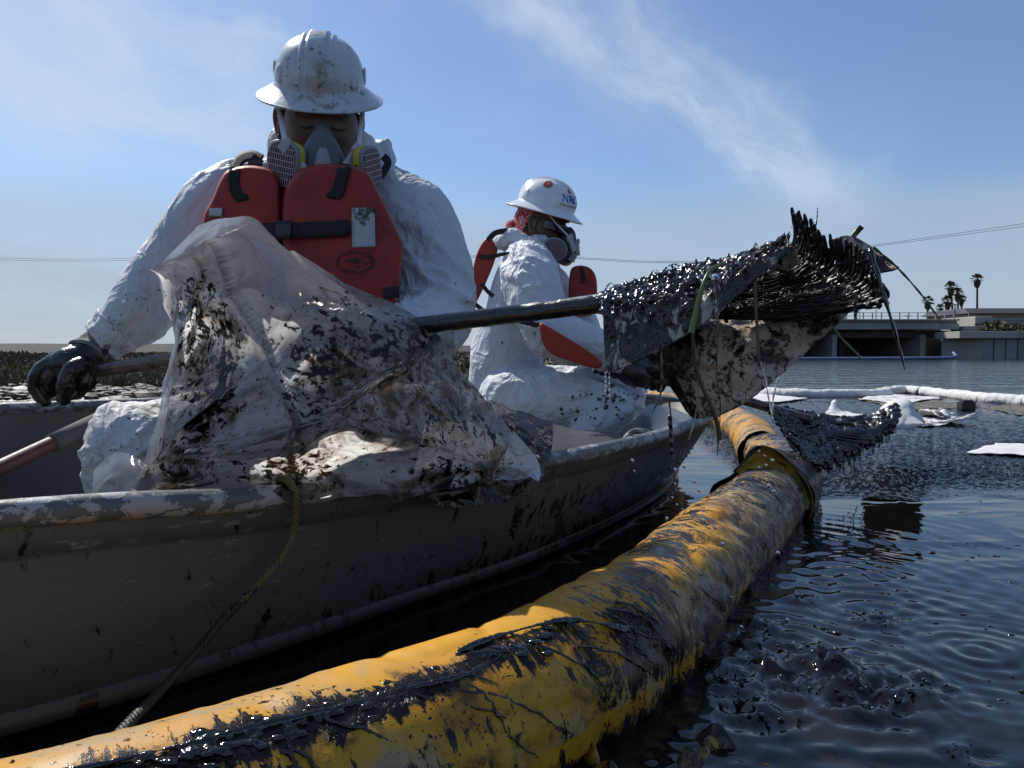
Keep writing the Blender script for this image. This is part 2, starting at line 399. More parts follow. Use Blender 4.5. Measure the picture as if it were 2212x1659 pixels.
M['hull'] = mat('olive grey painted aluminium', (0.108, 0.118, 0.110), 0.5, bump=(60, 0.0006, 4), spec=0.35, var=((0.086, 0.094, 0.090), 3.0),
    dirt=[(9, 0.66, 0.70, (0.012, 0.010, 0.009), 0.25, 0.0006, (1, 1, 0.45), 3.0, 0.2),
          (34, 0.62, 0.68, (0.008, 0.007, 0.006), 0.25, 0.0006, (1, 1, 0.5), 0, 0, 'oil', 0.5),
          (40, 0.66, 0.72, (0.20, 0.20, 0.19), 0.5, 0, (.5, .5, 2.5), 3.0, 0.4), (5, 0.60, 0.75, (0.10, 0.10, 0.092), 0.55, 0)])
M['hull_in'] = mat('olive grey inner hull', (0.135, 0.13, 0.105), 0.55, bump=(60, 0.0006, 4), spec=0.35, var=((0.10, 0.095, 0.08), 3.0))
M['gunwale'] = mat('chipped grey gunwale', (0.105, 0.115, 0.118), 0.42, bump=(50, 0.0012, 4),
    dirt=[(24, 0.52, 0.55, (0.34, 0.35, 0.36), 0.5, -0.0006, (1, 1, 1.8), 3.0, 0.3), (26, 0.60, 0.66, (0.10, 0.10, 0.10), 0.5, 0), (14, 0.66, 0.72, (0.16, 0.10, 0.055), 0.8, 0)])
M['band'] = mat('worn chine strip', (0.055, 0.056, 0.052), 0.45, bump=(50, 0.001, 4), dirt=[(30, 0.55, 0.62, (0.01, 0.009, 0.008), 0.3, 0.001, (1, 1, 0.4), 0, 0, 'oil', 0.4)])
M['rope'] = mat('yellow braided rope', (0.13, 0.105, 0.04), 0.85, bump=(300, 0.002, 3), dirt=[(60, 0.66, 0.74, (0.02, 0.018, 0.012), 0.4, 0, None, 0, 0, 'oil', 0.6)])
M['wood_red'] = mat('red brown wood handle', (0.095, 0.032, 0.021), 0.5, bump=(80, 0.001, 4), var=((0.07, 0.026, 0.018), 14.0), dirt=[(40, 0.7, 0.8, (0.03, 0.02, 0.015), 0.3, 0)])
M['grip_grey'] = mat('grey foam grip', (0.075, 0.08, 0.088), 0.8, bump=(260, 0.0012, 3))
M['pole_wood'] = mat('oiled brown pole', (0.12, 0.062, 0.042), 0.3, bump=(60, 0.002, 4), coat=0.3, dirt=[(18, 0.46, 0.60, (0.012, 0.009, 0.008), 0.18, 0.001)])
M['pole_oil'] = mat('oil covered pole', (0.009, 0.008, 0.008), 0.12, bump=(45, 0.007, 5), coat=0.5, spec=0.6)
M['boom_yellow'] = mat('oiled yellow boom skin', (0.62, 0.31, 0.022), 0.42, bump=(30, 0.0012, 4), var=((0.46, 0.21, 0.018), 8.0),
    dirt=[(5.0, 0.46, 0.66, (0.29, 0.20, 0.10), 0.34, 0, (1, 1, 0.7), 0, 0, 'pale', 0.55),
          (7.0, 0.55, 0.70, (0.11, 0.058, 0.014), 0.3, 0, (1, 1, 0.6), 0, 0, 'oil', 0.24),
          (24, 0.63, 0.68, (0.016, 0.011, 0.009), 0.2, 0.0012, (1.0, 1.0, 0.42), 6.0, 0.4, 'oil', 0.27),
          (80, 0.62, 0.68, (0.012, 0.009, 0.007), 0.2, 0.0006, (1, 1, 0.5), 5.0, 0.5, 'oil', 0.15)])
M['boom_dark'] = mat('boom inside yellow', (0.48, 0.27, 0.035), 0.5, bump=(30, 0.001, 4),
    dirt=[(10, 0.48, 0.62, (0.07, 0.04, 0.015), 0.4, 0), (45, 0.60, 0.66, (0.01, 0.008, 0.006), 0.3, 0)])
M['sorbent'] = mat('white sorbent fabric', (0.62, 0.62, 0.61), 0.85, bump=(40, 0.006, 5), dirt=[(12, 0.66, 0.80, (0.35, 0.31, 0.24), 0.8, 0), (50, 0.72, 0.78, (0.04, 0.035, 0.03), 0.5, 0, None, 0, 0, 'oil', 0.3)])
M['pad_white'] = mat('white sorbent pad', (0.60, 0.60, 0.60), 0.85, bump=(60, 0.002, 4), dirt=[(16, 0.64, 0.70, (0.05, 0.045, 0.04), 0.5, 0, None, 0, 0, 'oil', 0.5)])
M['pad_oiled'] = mat('oil soaked pad', (0.56, 0.45, 0.33), 0.6, bump=(70, 0.003, 4),
    dirt=[(7, 0.45, 0.70, (0.26, 0.19, 0.13), 0.4, 0), (24, 0.51, 0.57, (0.012, 0.009, 0.007), 0.2, 0.002, (1, 1, 0.8), 4.0, 0.4), (80, 0.56, 0.61, (0.012, 0.009, 0.007), 0.2, 0.001)])
M['pad_top'] = mat('pad under thick oil', (0.46, 0.42, 0.38), 0.3, bump=(60, 0.004, 4),
    dirt=[(30, 0.40, 0.47, (0.007, 0.006, 0.005), 0.10, 0.006, (1, 1, 0.45), 7.0, 0.35, 'oil', 0.5)], coat=0.25)
M['weed_green'] = mat('wet green blade', (0.12, 0.19, 0.02), 0.3, coat=0.3, dirt=[(50, 0.62, 0.7, (0.01, 0.01, 0.008), 0.2, 0)])
M['weed_olive'] = mat('dull olive blade', (0.08, 0.075, 0.018), 0.35, dirt=[(50, 0.55, 0.64, (0.01, 0.01, 0.008), 0.2, 0)])
M['mud'] = mat('wet mud', (0.055, 0.048, 0.038), 0.4, bump=(3.0, 0.05, 6), var=((0.13, 0.12, 0.10), 1.2), dirt=[(1.4, 0.56, 0.62, (0.03, 0.026, 0.02), 0.2, 0)])
M['pebble'] = mat('wet clods', (0.035, 0.030, 0.024), 0.6, bump=(20, 0.01, 4), var=((0.20, 0.19, 0.17), 0.9, 0.55, 0.62))
M['marsh'] = mat('marsh soil', (0.10, 0.085, 0.06), 0.9, bump=(2.0, 0.05, 5), var=((0.07, 0.075, 0.035), 0.35))
M['grass_g'] = mat('pickleweed green', (0.115, 0.11, 0.035), 0.8, var=((0.13, 0.105, 0.055), 0.5))
M['grass_b'] = mat('pickleweed brown', (0.12, 0.085, 0.055), 0.8, var=((0.075, 0.06, 0.042), 0.6))
M['levee'] = mat('levee earth', (0.022, 0.023, 0.025), 0.9, bump=(1.0, 0.05, 4), var=((0.032, 0.031, 0.028), 0.2))
M['concrete'] = mat('weathered concrete', (0.27, 0.29, 0.28), 0.85, bump=(1.5, 0.02, 5), var=((0.21, 0.225, 0.22), 0.8), dirt=[(1.2, 0.58, 0.75, (0.13, 0.13, 0.12), 0.9, 0, (1, 1, 0.3))])
M['concrete_lt'] = mat('pale concrete', (0.36, 0.35, 0.31), 0.85, bump=(1.5, 0.02, 5), dirt=[(1.0, 0.55, 0.72, (0.20, 0.19, 0.16), 0.9, 0, (1, 1, 0.3))])
M['concrete_dk'] = mat('shaded stained concrete', (0.075, 0.08, 0.08), 0.9, dirt=[(0.8, 0.5, 0.7, (0.04, 0.04, 0.04), 0.9, 0)])  # dark base paints in the shade under the deck; stains mottle it
M['rail'] = mat('galvanised rail', (0.33, 0.35, 0.36), 0.5, metal=0.3)
M['post_dark'] = mat('dark metal post', (0.06, 0.06, 0.065), 0.5)
M['roof_dark'] = mat('dark roof', (0.05, 0.055, 0.07), 0.8)
M['wall_tan'] = mat('tan stucco', (0.26, 0.21, 0.16), 0.9)
M['window'] = mat('window glass', (0.02, 0.025, 0.03), 0.1)
M['frond'] = mat('palm frond', (0.035, 0.055, 0.022), 0.7, var=((0.05, 0.06, 0.025), 1.0))
M['skirt'] = mat('dead palm skirt', (0.055, 0.045, 0.032), 0.9, bump=(6, 0.1, 3))
M['trunk'] = mat('palm trunk', (0.07, 0.058, 0.045), 0.9, bump=(4, 0.05, 3))
M['shrub'] = mat('dark shrub leaves', (0.045, 0.055, 0.025), 0.8, var=((0.09, 0.07, 0.035), 1.5))
M['orange'] = mat('orange float', (0.70, 0.27, 0.02), 0.45)
M['blue_boom'] = mat('blue grey boom', (0.10, 0.16, 0.28), 0.5)
M['wire'] = mat('wire', (0.03, 0.03, 0.03), 0.6)
M['foam'] = mat('tan foam scum', (0.17, 0.14, 0.09), 0.8, bump=(60, 0.01, 4), dirt=[(18, 0.48, 0.56, (0.02, 0.018, 0.015), 0.3, 0)])
M['clump'] = mat('tar clump', (0.006, 0.005, 0.005), 0.10, bump=(32, 0.0045, 3), coat=0.5, spec=0.6)
M['white_van'] = mat('white paint', (0.7, 0.7, 0.7), 0.4)
def drop_mat():
    m = bpy.data.materials.new('water droplet'); m.use_nodes = True; b = m.node_tree.nodes['Principled BSDF']
    b.inputs['Base Color'].default_value = (0.85, 0.83, 0.78, 1); b.inputs['Transmission Weight'].default_value = 1; b.inputs['Roughness'].default_value = 0.02; b.inputs['IOR'].default_value = 1.33
    return m
M['drop'] = drop_mat()

def sheet_mat(name, clear=0.30, tint=(0.80, 0.81, 0.82), dens=0.0, oily=False, spec_rough=0.09):
    """thin plastic: part see-through, part milky translucent, glossy, spattered with crude (attribute 'dirt')"""
    m = bpy.data.materials.new(name); m.use_nodes = True; nt = m.node_tree; nt.nodes.clear()
    out = nt.nodes.new('ShaderNodeOutputMaterial'); tc = nt.nodes.new('ShaderNodeTexCoord'); O = tc.outputs['Object']
    at = nt.nodes.new('ShaderNodeAttribute'); at.attribute_name = 'dirt'; D = at.outputs['Fac']
    n1 = noise(nt, O, 52, 8, 0.64, 0.5); n2 = noise(nt, O, 120, 4, 0.55, 0.2); n3 = noise(nt, O, 12, 8, 0.65, 0.7)
    thin = ramp(nt, mth(nt, 'ADD', n1, mth(nt, 'MULTIPLY', D, 0.15)), 0.62 - dens, 0.70 - dens)
    a1 = ramp(nt, mth(nt, 'ADD', n1, mth(nt, 'MULTIPLY', D, 0.155)), 0.650 - dens, 0.70 - dens)
    a2 = ramp(nt, mth(nt, 'ADD', n2, mth(nt, 'MULTIPLY', D, 0.11)), 0.69 - dens, 0.715 - dens)
    a3 = ramp(nt, mth(nt, 'ADD', n3, mth(nt, 'MULTIPLY', D, 0.12)), 0.68 - dens, 0.72 - dens)
    oil = mth(nt, 'MAXIMUM', mth(nt, 'MAXIMUM', a1, a2), a3)
    br = mth(nt, 'MULTIPLY', ramp(nt, mth(nt, 'ADD', noise(nt, O, 9, 5, 0.6, 0.6), mth(nt, 'MULTIPLY', D, 0.16)), 0.58 - dens, 0.78 - dens), 0.95)
    atb = nt.nodes.new('ShaderNodeAttribute'); atb.attribute_name = 'brown'
    brn = mth(nt, 'MAXIMUM', br, mth(nt, 'MULTIPLY', atb.outputs['Fac'], ramp(nt, noise(nt, O, 28, 6, 0.7, 0.8), 0.36, 0.6)))
    base = mixc(nt, brn, tint, (0.20, 0.115, 0.045))
    base = mixc(nt, mth(nt, 'MULTIPLY', thin, 0.75), base, (0.27, 0.14, 0.05))
    col = mixc(nt, oil, base, (0.014, 0.010, 0.007))
    tr = nt.nodes.new('ShaderNodeBsdfTransparent'); tl = nt.nodes.new('ShaderNodeBsdfTranslucent'); df = nt.nodes.new('ShaderNodeBsdfDiffuse'); gl = nt.nodes.new('ShaderNodeBsdfGlossy')
    nt.links.new(col, tl.inputs[0]); nt.links.new(col, df.inputs[0])
    trc = mixc(nt, brn, (0.93, 0.93, 0.93), (0.55, 0.38, 0.2)); nt.links.new(trc, tr.inputs[0])
    gl.inputs['Roughness'].default_value = spec_rough
    h = mth(nt, 'ADD', mth(nt, 'MULTIPLY', oil, 0.0015), mth(nt, 'MULTIPLY', noise(nt, O, 9, 2, 0.5, 1.2), 0.0022))
    bp = nt.nodes.new('ShaderNodeBump'); bp.inputs['Distance'].default_value = 1.0; nt.links.new(h, bp.inputs['Height'])
    for s in (tl, df, gl): nt.links.new(bp.outputs[0], s.inputs['Normal'])
    s1 = nt.nodes.new('ShaderNodeMixShader'); s1.inputs[0].default_value = 0.15
    nt.links.new(tl.outputs[0], s1.inputs[1]); nt.links.new(df.outputs[0], s1.inputs[2])
    s2 = nt.nodes.new('ShaderNodeMixShader')
    lw = nt.nodes.new('ShaderNodeLayerWeight'); lw.inputs[0].default_value = 0.35
    clr = mth(nt, 'MULTIPLY', mth(nt, 'SUBTRACT', 1.0, oil), mth(nt, 'MULTIPLY', mth(nt, 'SUBTRACT', 1.0, lw.outputs['Facing']), clear))
    nt.links.new(clr, s2.inputs[0]); nt.links.new(s1.outputs[0], s2.inputs[1]); nt.links.new(tr.outputs[0], s2.inputs[2])
    s3 = nt.nodes.new('ShaderNodeMixShader'); fr = nt.nodes.new('ShaderNodeFresnel'); fr.inputs[0].default_value = 1.5; nt.links.new(bp.outputs[0], fr.inputs['Normal'])
    nt.links.new(mth(nt, 'ADD', 0.015, mth(nt, 'MULTIPLY', fr.outputs[0], 0.65)), s3.inputs[0]); nt.links.new(s2.outputs[0], s3.inputs[1]); nt.links.new(gl.outputs[0], s3.inputs[2])
    nt.links.new(s3.outputs[0], out.inputs[0])
    return m
M['sheet'] = sheet_mat('oil spattered clear plastic', 0.34, (0.96, 0.96, 0.96))
M['sheet_dark'] = sheet_mat('oil smeared plastic', 0.30, (0.50, 0.48, 0.44), 0.10)
M['sheet_clean'] = sheet_mat('milky clear plastic', 0.60, (0.74, 0.76, 0.79), -0.06)

def water_mat():
    m = bpy.data.materials.new('oily water'); m.use_nodes = True; nt = m.node_tree; b = nt.nodes['Principled BSDF']
    tc = nt.nodes.new('ShaderNodeTexCoord'); O = tc.outputs['Object']
    sl = nt.nodes.new('ShaderNodeAttribute'); sl.attribute_name = 'slick'; S = sl.outputs['Fac']
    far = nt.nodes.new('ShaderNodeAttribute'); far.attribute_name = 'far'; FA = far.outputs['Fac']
    tn = nt.nodes.new('ShaderNodeAttribute'); tn.attribute_name = 'tan'; T = tn.outputs['Fac']
    c = mixc(nt, ramp(nt, noise(nt, O, 5, 5, 0.6, 0.8), 0.45, 0.7), (0.003, 0.003, 0.0035), (0.005, 0.005, 0.005))
    c = mixc(nt, mth(nt, 'MULTIPLY', mth(nt, 'MULTIPLY', T, 0.14), ramp(nt, noise(nt, O, 7, 5, 0.6, 1.0), 0.35, 0.6)), c, (0.09, 0.06, 0.025))
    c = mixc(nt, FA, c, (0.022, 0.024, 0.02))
    spk = ramp(nt, noise(nt, O, 60, 4, 0.7, 0.4, (1, 0.5, 1)), 0.58, 0.64)
    c = mixc(nt, mth(nt, 'MULTIPLY', spk, S), c, (0.004, 0.0035, 0.003))
    nt.links.new(c, b.inputs['Base Color'])
    b.inputs['IOR'].default_value = 1.42
    nt.links.new(mth(nt, 'ADD', 0.03, mth(nt, 'ADD', mth(nt, 'MULTIPLY', S, 0.05), mth(nt, 'MULTIPLY', FA, 0.05))), b.inputs['Roughness'])
    h1 = mth(nt, 'MULTIPLY', noise(nt, O, 8, 2, 0.5, 0.3, (0.6, 1.0, 1)), 0.0016)
    h2 = mth(nt, 'MULTIPLY', mth(nt, 'MULTIPLY', noise(nt, O, 30, 4, 0.6, 0.6), 0.02), S)
    h3 = mth(nt, 'MULTIPLY', mth(nt, 'MULTIPLY', noise(nt, O, 1.6, 4, 0.6, 0.2, (0.35, 1.0, 1)), 0.085), FA)
    bp = nt.nodes.new('ShaderNodeBump'); bp.inputs['Distance'].default_value = 1.0
    nt.links.new(mth(nt, 'ADD', mth(nt, 'ADD', h1, h2), h3), bp.inputs['Height']); nt.links.new(bp.outputs[0], b.inputs['Normal'])
    return m
M['water'] = water_mat()

def boom_mat():
    """yellow vinyl: pale wear, thin brown film, and black crude that has run round the tube"""
    m = bpy.data.materials.new('oiled yellow boom skin'); m.use_nodes = True; nt = m.node_tree; b = nt.nodes['Principled BSDF']
    O = nt.nodes.new('ShaderNodeTexCoord').outputs['Object']
    def at(n):
        a = nt.nodes.new('ShaderNodeAttribute'); a.attribute_name = n; return a
    Bv = at('bvec').outputs['Vector']; oil = at('oil').outputs['Fac']; pale = at('pale').outputs['Fac']
    def A(x, y): return mth(nt, 'ADD', x, y)
    def Mx(x, y): return mth(nt, 'MULTIPLY', x, y)
    c = mixc(nt, ramp(nt, noise(nt, O, 8, 5, 0.6, 0.3), .35, .65), (0.60, 0.30, 0.014), (0.50, 0.22, 0.012))
    c = mixc(nt, Mx(ramp(nt, A(noise(nt, O, 6, 6, 0.6, 0.6), Mx(pale, 0.22)), .50, .68), 0.85), c, (0.33, 0.26, 0.15))
    film = ramp(nt, A(A(noise(nt, O, 9, 7, 0.68, 0.8), Mx(mth(nt, 'SUBTRACT', noise(nt, O, 50, 4, 0.7), 0.5), 0.35)), Mx(oil, 0.20)), .55, .72)
    c = mixc(nt, Mx(film, 0.9), c, (0.13, 0.065, 0.018))
    big = Mx(mth(nt, 'SUBTRACT', noise(nt, O, 4.5, 4, 0.6, 0.4), 0.5), 0.55)
    st = ramp(nt, A(A(noise(nt, Bv, 70, 6, 0.66, 0.3), big), Mx(oil, 0.20)), .60, .645)       # streaks round the tube
    sp = ramp(nt, A(A(noise(nt, O, 120, 4, 0.6, 0.2), big), Mx(oil, 0.13)), .635, .67)          # fine spatter
    hv = ramp(nt, A(noise(nt, O, 20, 7, 0.7, 0.6), Mx(oil, 0.26)), .72, .76)                   # heavy crude
    k = mth(nt, 'MAXIMUM', mth(nt, 'MAXIMUM', st, sp), hv)
    c = mixc(nt, k, c, (0.013, 0.009, 0.007)); nt.links.new(c, b.inputs['Base Color'])
    nt.links.new(A(0.50, Mx(k, -0.28)), b.inputs['Roughness']); b.inputs['Specular IOR Level'].default_value = 0.35
    wv = Mx(noise(nt, O, 500, 2), 0.0003)
    h = A(A(Mx(hv, 0.0022), Mx(Mx(hv, noise(nt, O, 55, 4, 0.6)), 0.006)), A(Mx(k, 0.0005), wv))
    bp = nt.nodes.new('ShaderNodeBump'); bp.inputs['Distance'].default_value = 1.0; nt.links.new(h, bp.inputs['Height']); nt.links.new(bp.outputs[0], b.inputs['Normal'])
    return m
M['boom_skin'] = boom_mat()
# ------------------------------------------------------------------ water
RIPPLES = [(1815, 1500, 0.9, 0.05), (1700, 1400, 0.9, 0.045), (1620, 1520, 0.7, 0.04), (1480, 1575, 0.5, 0.03), (1900, 1330, 0.6, 0.05), (2110, 1410, 0.6, 0.035),
           (1850, 1250, 0.6, 0.05), (1700, 1180, 0.7, 0.06), (1400, 1640, 0.5, 0.025), (1545, 1000, 0.3, 0.05)]
SPLASH = [(1880, 1505, 0.085, 0.026), (1690, 1460, 0.10, 0.022), (1600, 1395, 0.08, 0.014), (1735, 1300, 0.035, 0.020), (1640, 1355, 0.06, 0.016), (1800, 1440, 0.05, 0.026), (1900, 1345, 0.05, 0.012),
          (1560, 1470, 0.06, 0.012), (1990, 1480, 0.06, 0.014), (1650, 1530, 0.09, 0.012), (2085, 1640, 0.04, 0.010), (1740, 1420, 0.06, 0.016)]
def build_water():
    def axis(lo, hi, step, gl, gr, end_l, end_r):
        a = list(np.arange(lo, hi, step)); s = step
        while a[-1] < end_r: s *= gr; a.append(a[-1] + s)
        s = step
        while a[0] > end_l: s *= gl; a.insert(0, a[0] - s)
        return np.array(a)
    xs = axis(-0.1, 2.3, 0.008, 1.12, 1.016, -900, 5.5); ys = axis(0.75, 3.4, 0.009, 1.3, 1.011, -200, 9.0)
    def ext(a, g, end):
        a = list(a); s = a[-1] - a[-2]
        while a[-1] < end: s *= g; a.append(a[-1] + s)
        return np.array(a)
    xs = ext(xs, 1.12, 900); ys = ext(ys, 1.07, 1500)
    X, Y = np.meshgrid(xs, ys, indexing='ij'); x = X.ravel(); y = Y.ravel()
    r = np.hypot(x, y)
    near = np.clip(1.2 - r / 7.0, 0, 1)
    p = np.stack([x, y, 0 * x], 1)
    wx = x + 0.12 * pn(p * 2.2, 3); wy = y + 0.12 * pn(p * 2.2, 4)
    h = 0.0006 * np.sin(wy * 17 - wx * 6) + 0.0040 * ridged(np.stack([wx * 1.3 + .5 * pn(p * 1.5, 50), wy * 2.9 + .5 * pn(p * 1.5, 51), 0 * x], 1), 2, 52) + 0.0020 * pn(np.stack([wx * 2.2, wy * 4.6, 0 * x], 1), 5)
    h += 0.0006 * pn(np.stack([wx * 5.0, wy * 10, 0 * x], 1), 6)
    h *= near * (0.35 + 0.8 * np.clip(pn(p * 1.1, 9) + 0.5, 0, 1))
    h += 0.010 * pn(np.stack([x * 0.5, y * 0.9, 0 * x], 1), 7) * np.clip((r - 6) / 20, 0, 1) * np.clip(1.3 - r / 60, 0, 1)
    for (u, v, a, lam) in RIPPLES:
        c = G(u, v); d = np.hypot(x - c[0], y - c[1])
        lam = lam * 1.2; h += 0.0026 * a * np.sin((d + .012 * pn(p * 5, 40)) / lam * 2 * math.pi) * np.exp(-d / (lam * 3.6)) * np.clip(1.6 - r / 5, 0, 1)
    for k, (u, v, w, A) in enumerate(SPLASH):
        c = G(u, v); d = np.hypot(x - c[0], y - c[1]); e = np.exp(-(d / w) ** 2)
        m = e > 0.01
        q = np.stack([x[m] * 27, y[m] * 27, 0 * x[m] + k], 1)
        n = np.clip(ridged(q + 0.6 * np.stack([pn(q, 1), pn(q, 2), 0 * x[m]], 1), 2, k), 0, 2)
        h[m] += e[m] * A * 1.25 * (n * 0.45 - 0.22) + e[m] * A * 1.1 * np.clip(pn(q * 0.5, 8), 0, 1)
    # texture of the far slick: x to the right, 3.2-8 m
    vv = HZ + F * CAMH / np.maximum(y, 0.3); uu = U0 + F * x / np.maximum(y, 0.3)
    bx = 0.95 + 0.06 * (y - 2.8)
    edge = 0.45 * pn(np.stack([x * 0.9, y * 1.4, 0 * x], 1), 12) + 0.25 * pn(np.stack([x * 4, y * 5, 0 * x], 1), 13)
    slick = np.clip((y + edge - 2.75) * 1.7, 0, 1) * np.clip((x - bx) * 6, 0, 1) * np.clip((8.9 - 0.25 * (x - 3) - y) * 3, 0, 1)
    q = np.stack([x * 26, y * 22, 0 * x], 1)
    sm = (slick > 0.02) & (y < 9.5)
    h[sm] += slick[sm] * 0.012 * (ridged(q[sm], 2, 21) - 0.6) * np.clip(1.6 - y[sm] / 8, 0.3, 1)
    # small lumps of tar on the near water
    lum = np.clip(pn(np.stack([x * 15, y * 22, 0 * x], 1), 33) - 0.66, 0, 1) * near * np.clip((x - 0.2) * 3, 0, 1)
    h += lum * 0.010
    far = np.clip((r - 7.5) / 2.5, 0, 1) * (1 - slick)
    inner = np.clip((1.02 - (x - 0.0) / 1.0), 0, 1)
    tan = np.exp(-((x - 0.30) / 0.28) ** 2 - ((y - 0.98) / 0.16) ** 2) * 1.1 + np.exp(-((x - 0.55) / 0.3) ** 2 - ((y - 1.16) / 0.06) ** 2) * 0.5
    V = np.stack([x, y, h], 1); nx, ny = len(xs), len(ys)
    i = np.arange(nx - 1)[:, None] * ny + np.arange(ny - 1)[None]; i = i.ravel()
    Fc = np.stack([i, i + ny, i + ny + 1, i + 1], 1)
    me = bpy.data.meshes.new('water'); me.vertices.add(len(V)); me.vertices.foreach_set('co', V.ravel())
    me.loops.add(Fc.size); me.loops.foreach_set('vertex_index', Fc.ravel().astype(np.int32))
    me.polygons.add(len(Fc)); me.polygons.foreach_set('loop_start', np.arange(0, Fc.size, 4, dtype=np.int32)); me.polygons.foreach_set('use_smooth', [True] * len(Fc))
    me.update(calc_edges=True); me.validate()
    for k, a in (('slick', slick), ('far', far), ('tan', tan)):
        at = me.attributes.new(k, 'FLOAT', 'POINT'); at.data.foreach_set('value', a.astype(np.float32))
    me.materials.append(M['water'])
    o = bpy.data.objects.new('water', me); COL.objects.link(o); tag(o, kind='structure')
build_water()

# ------------------------------------------------------------------ mud bank, marsh, levee
def bank_edge(x):      # the shoreline's distance ahead, by x
    return 9.9 + 0.25 * x + 0.25 * np.sin(x * 1.7) + np.where(x > 0.4, (np.clip(x - 0.4, 0, 50)) ** 1.6 * 2.2, 0)
def build_bank():
    xs = np.concatenate([np.linspace(-70, -16, 40), np.linspace(-15.6, 7, 190)]); ts = np.concatenate([np.linspace(-0.6, 3, 60), np.geomspace(3.2, 260, 70)])
    X, T = np.meshgrid(xs, ts, indexing='ij'); x = X.ravel(); t = T.ravel(); y = bank_edge(x) + t
    p = np.stack([x, y, 0 * x], 1)
    h = np.interp(t, [-0.6, 0, 0.5, 2.2, 3.2, 5, 20, 60, 100, 260], [-0.1, -0.01, 0.035, 0.06, 0.14, 0.22, 0.34, 0.40, 0.35, 0.3])
    h = h + np.clip(t, 0, 1) * (0.035 * fbm(p * 2.5, 4, 2) + 0.02 * ridged(p * 5, 2, 4)) * np.interp(t, [0, 3, 8], [1, 1, 0.6])
    g = np.clip((t - 2.0) * 1.2, 0, 1)
    V, Fc = grid(np.stack([x, y, h], 1), len(xs), len(ts))
    o = mk('mud_bank', (V, Fc), [M['mud'], M['marsh']], kind='structure', base=(0, 0, 0))
    tm = t.reshape(len(xs), len(ts))
    mi = [1 if tm[f[0] // len(ts), f[0] % len(ts)] > 2.4 else 0 for f in Fc]; o.data.polygons.foreach_set('material_index', mi)
    # clods and shells on the mud
    parts = []
    for k in range(900):
        x0 = RNG.uniform(-8.5, 1.2) ; t0 = RNG.uniform(0.0, 2.3) ** 1.1; y0 = float(bank_edge(np.array(x0))) + t0
        s = RNG.uniform(0.02, 0.075) * (1.5 if RNG.random() < 0.12 else 1)
        parts.append(blob((x0, y0, 0.03 + 0.03 * t0), (s * 1.5, s, s * 0.62), 7, 5, 0.5, k))
    mk('mud_clods', join(parts), M['pebble'], kind='stuff', label='dark wet clods and pale shells strewn along the mud shore', smooth=False, base=(-3, 11, 0))
    # low marsh plants
    def tufts(n, xr, tr, mat_, name, label, hh, seed):
        r = np.random.default_rng(seed); V = []; Fc = []
        for k in range(n):
            x0 = r.uniform(*xr); t0 = tr[0] + (tr[1] - tr[0]) * r.random() ** 1.7; y0 = float(bank_edge(np.array(x0))) + t0
            z0 = float(np.interp(t0, [2.2, 3.2, 5, 20, 60], [0.06, 0.14, 0.22, 0.34, 0.40])); sc = 1 + t0 * 0.03
            cl = 0.6 + 0.8 * float(pn(np.array([[x0 * 0.7, y0 * 0.5, seed]]))[0])
            for j in range(9):
                a = r.uniform(0, 6.28); w = 0.022 * sc; H = hh * sc * r.uniform(0.5, 1.1) * max(cl, 0.3); b = np.array([x0 + r.normal() * 0.12 * sc, y0 + r.normal() * 0.12 * sc, z0 - 0.02])
                d = np.array([math.cos(a), math.sin(a), 0]); tip = b + d * H * 0.6 + np.array([0, 0, H]); q = np.array([-d[1], d[0], 0]) * w
                i = len(V); V += [b - q, b + q, (b + tip) / 2 + q * 1.4 + (0, 0, H * 0.1), tip, (b + tip) / 2 - q * 1.4 + (0, 0, H * 0.1)]; Fc.append((i, i + 1, i + 2, i + 3, i + 4))
        mk(name, (np.array(V), Fc), mat_, kind='stuff', label=label, smooth=False, base=(-6, 16, 0))
    tufts(2200, (-9.5, 1.3), (2.0, 5.5), M['grass_g'], 'marsh_plants', 'low yellow green pickleweed growing above the mud shore', 0.17, 3)
    tufts(2600, (-20, 1.8), (4.5, 34), M['grass_b'], 'dry_marsh_plants', 'brown dry marsh plants spread behind the green strip', 0.14, 4)
    xs = np.linspace(-220, 60, 90); V = []
    for i, x0 in enumerate(xs):
        hh = 1.62 + 0.06 * math.sin(i * 0.7) + 0.10 * float(pn(np.array([[x0 * 0.05, 0, 0]]))[0]) - (0.25 if x0 > -40 else 0)
        V += [(x0, 108, 0.1), (x0, 118, hh), (x0, 128, hh), (x0, 140, 0.1)]
    mk('levee', grid(V, len(xs), 4), M['levee'], kind='structure', smooth=False)
build_bank()
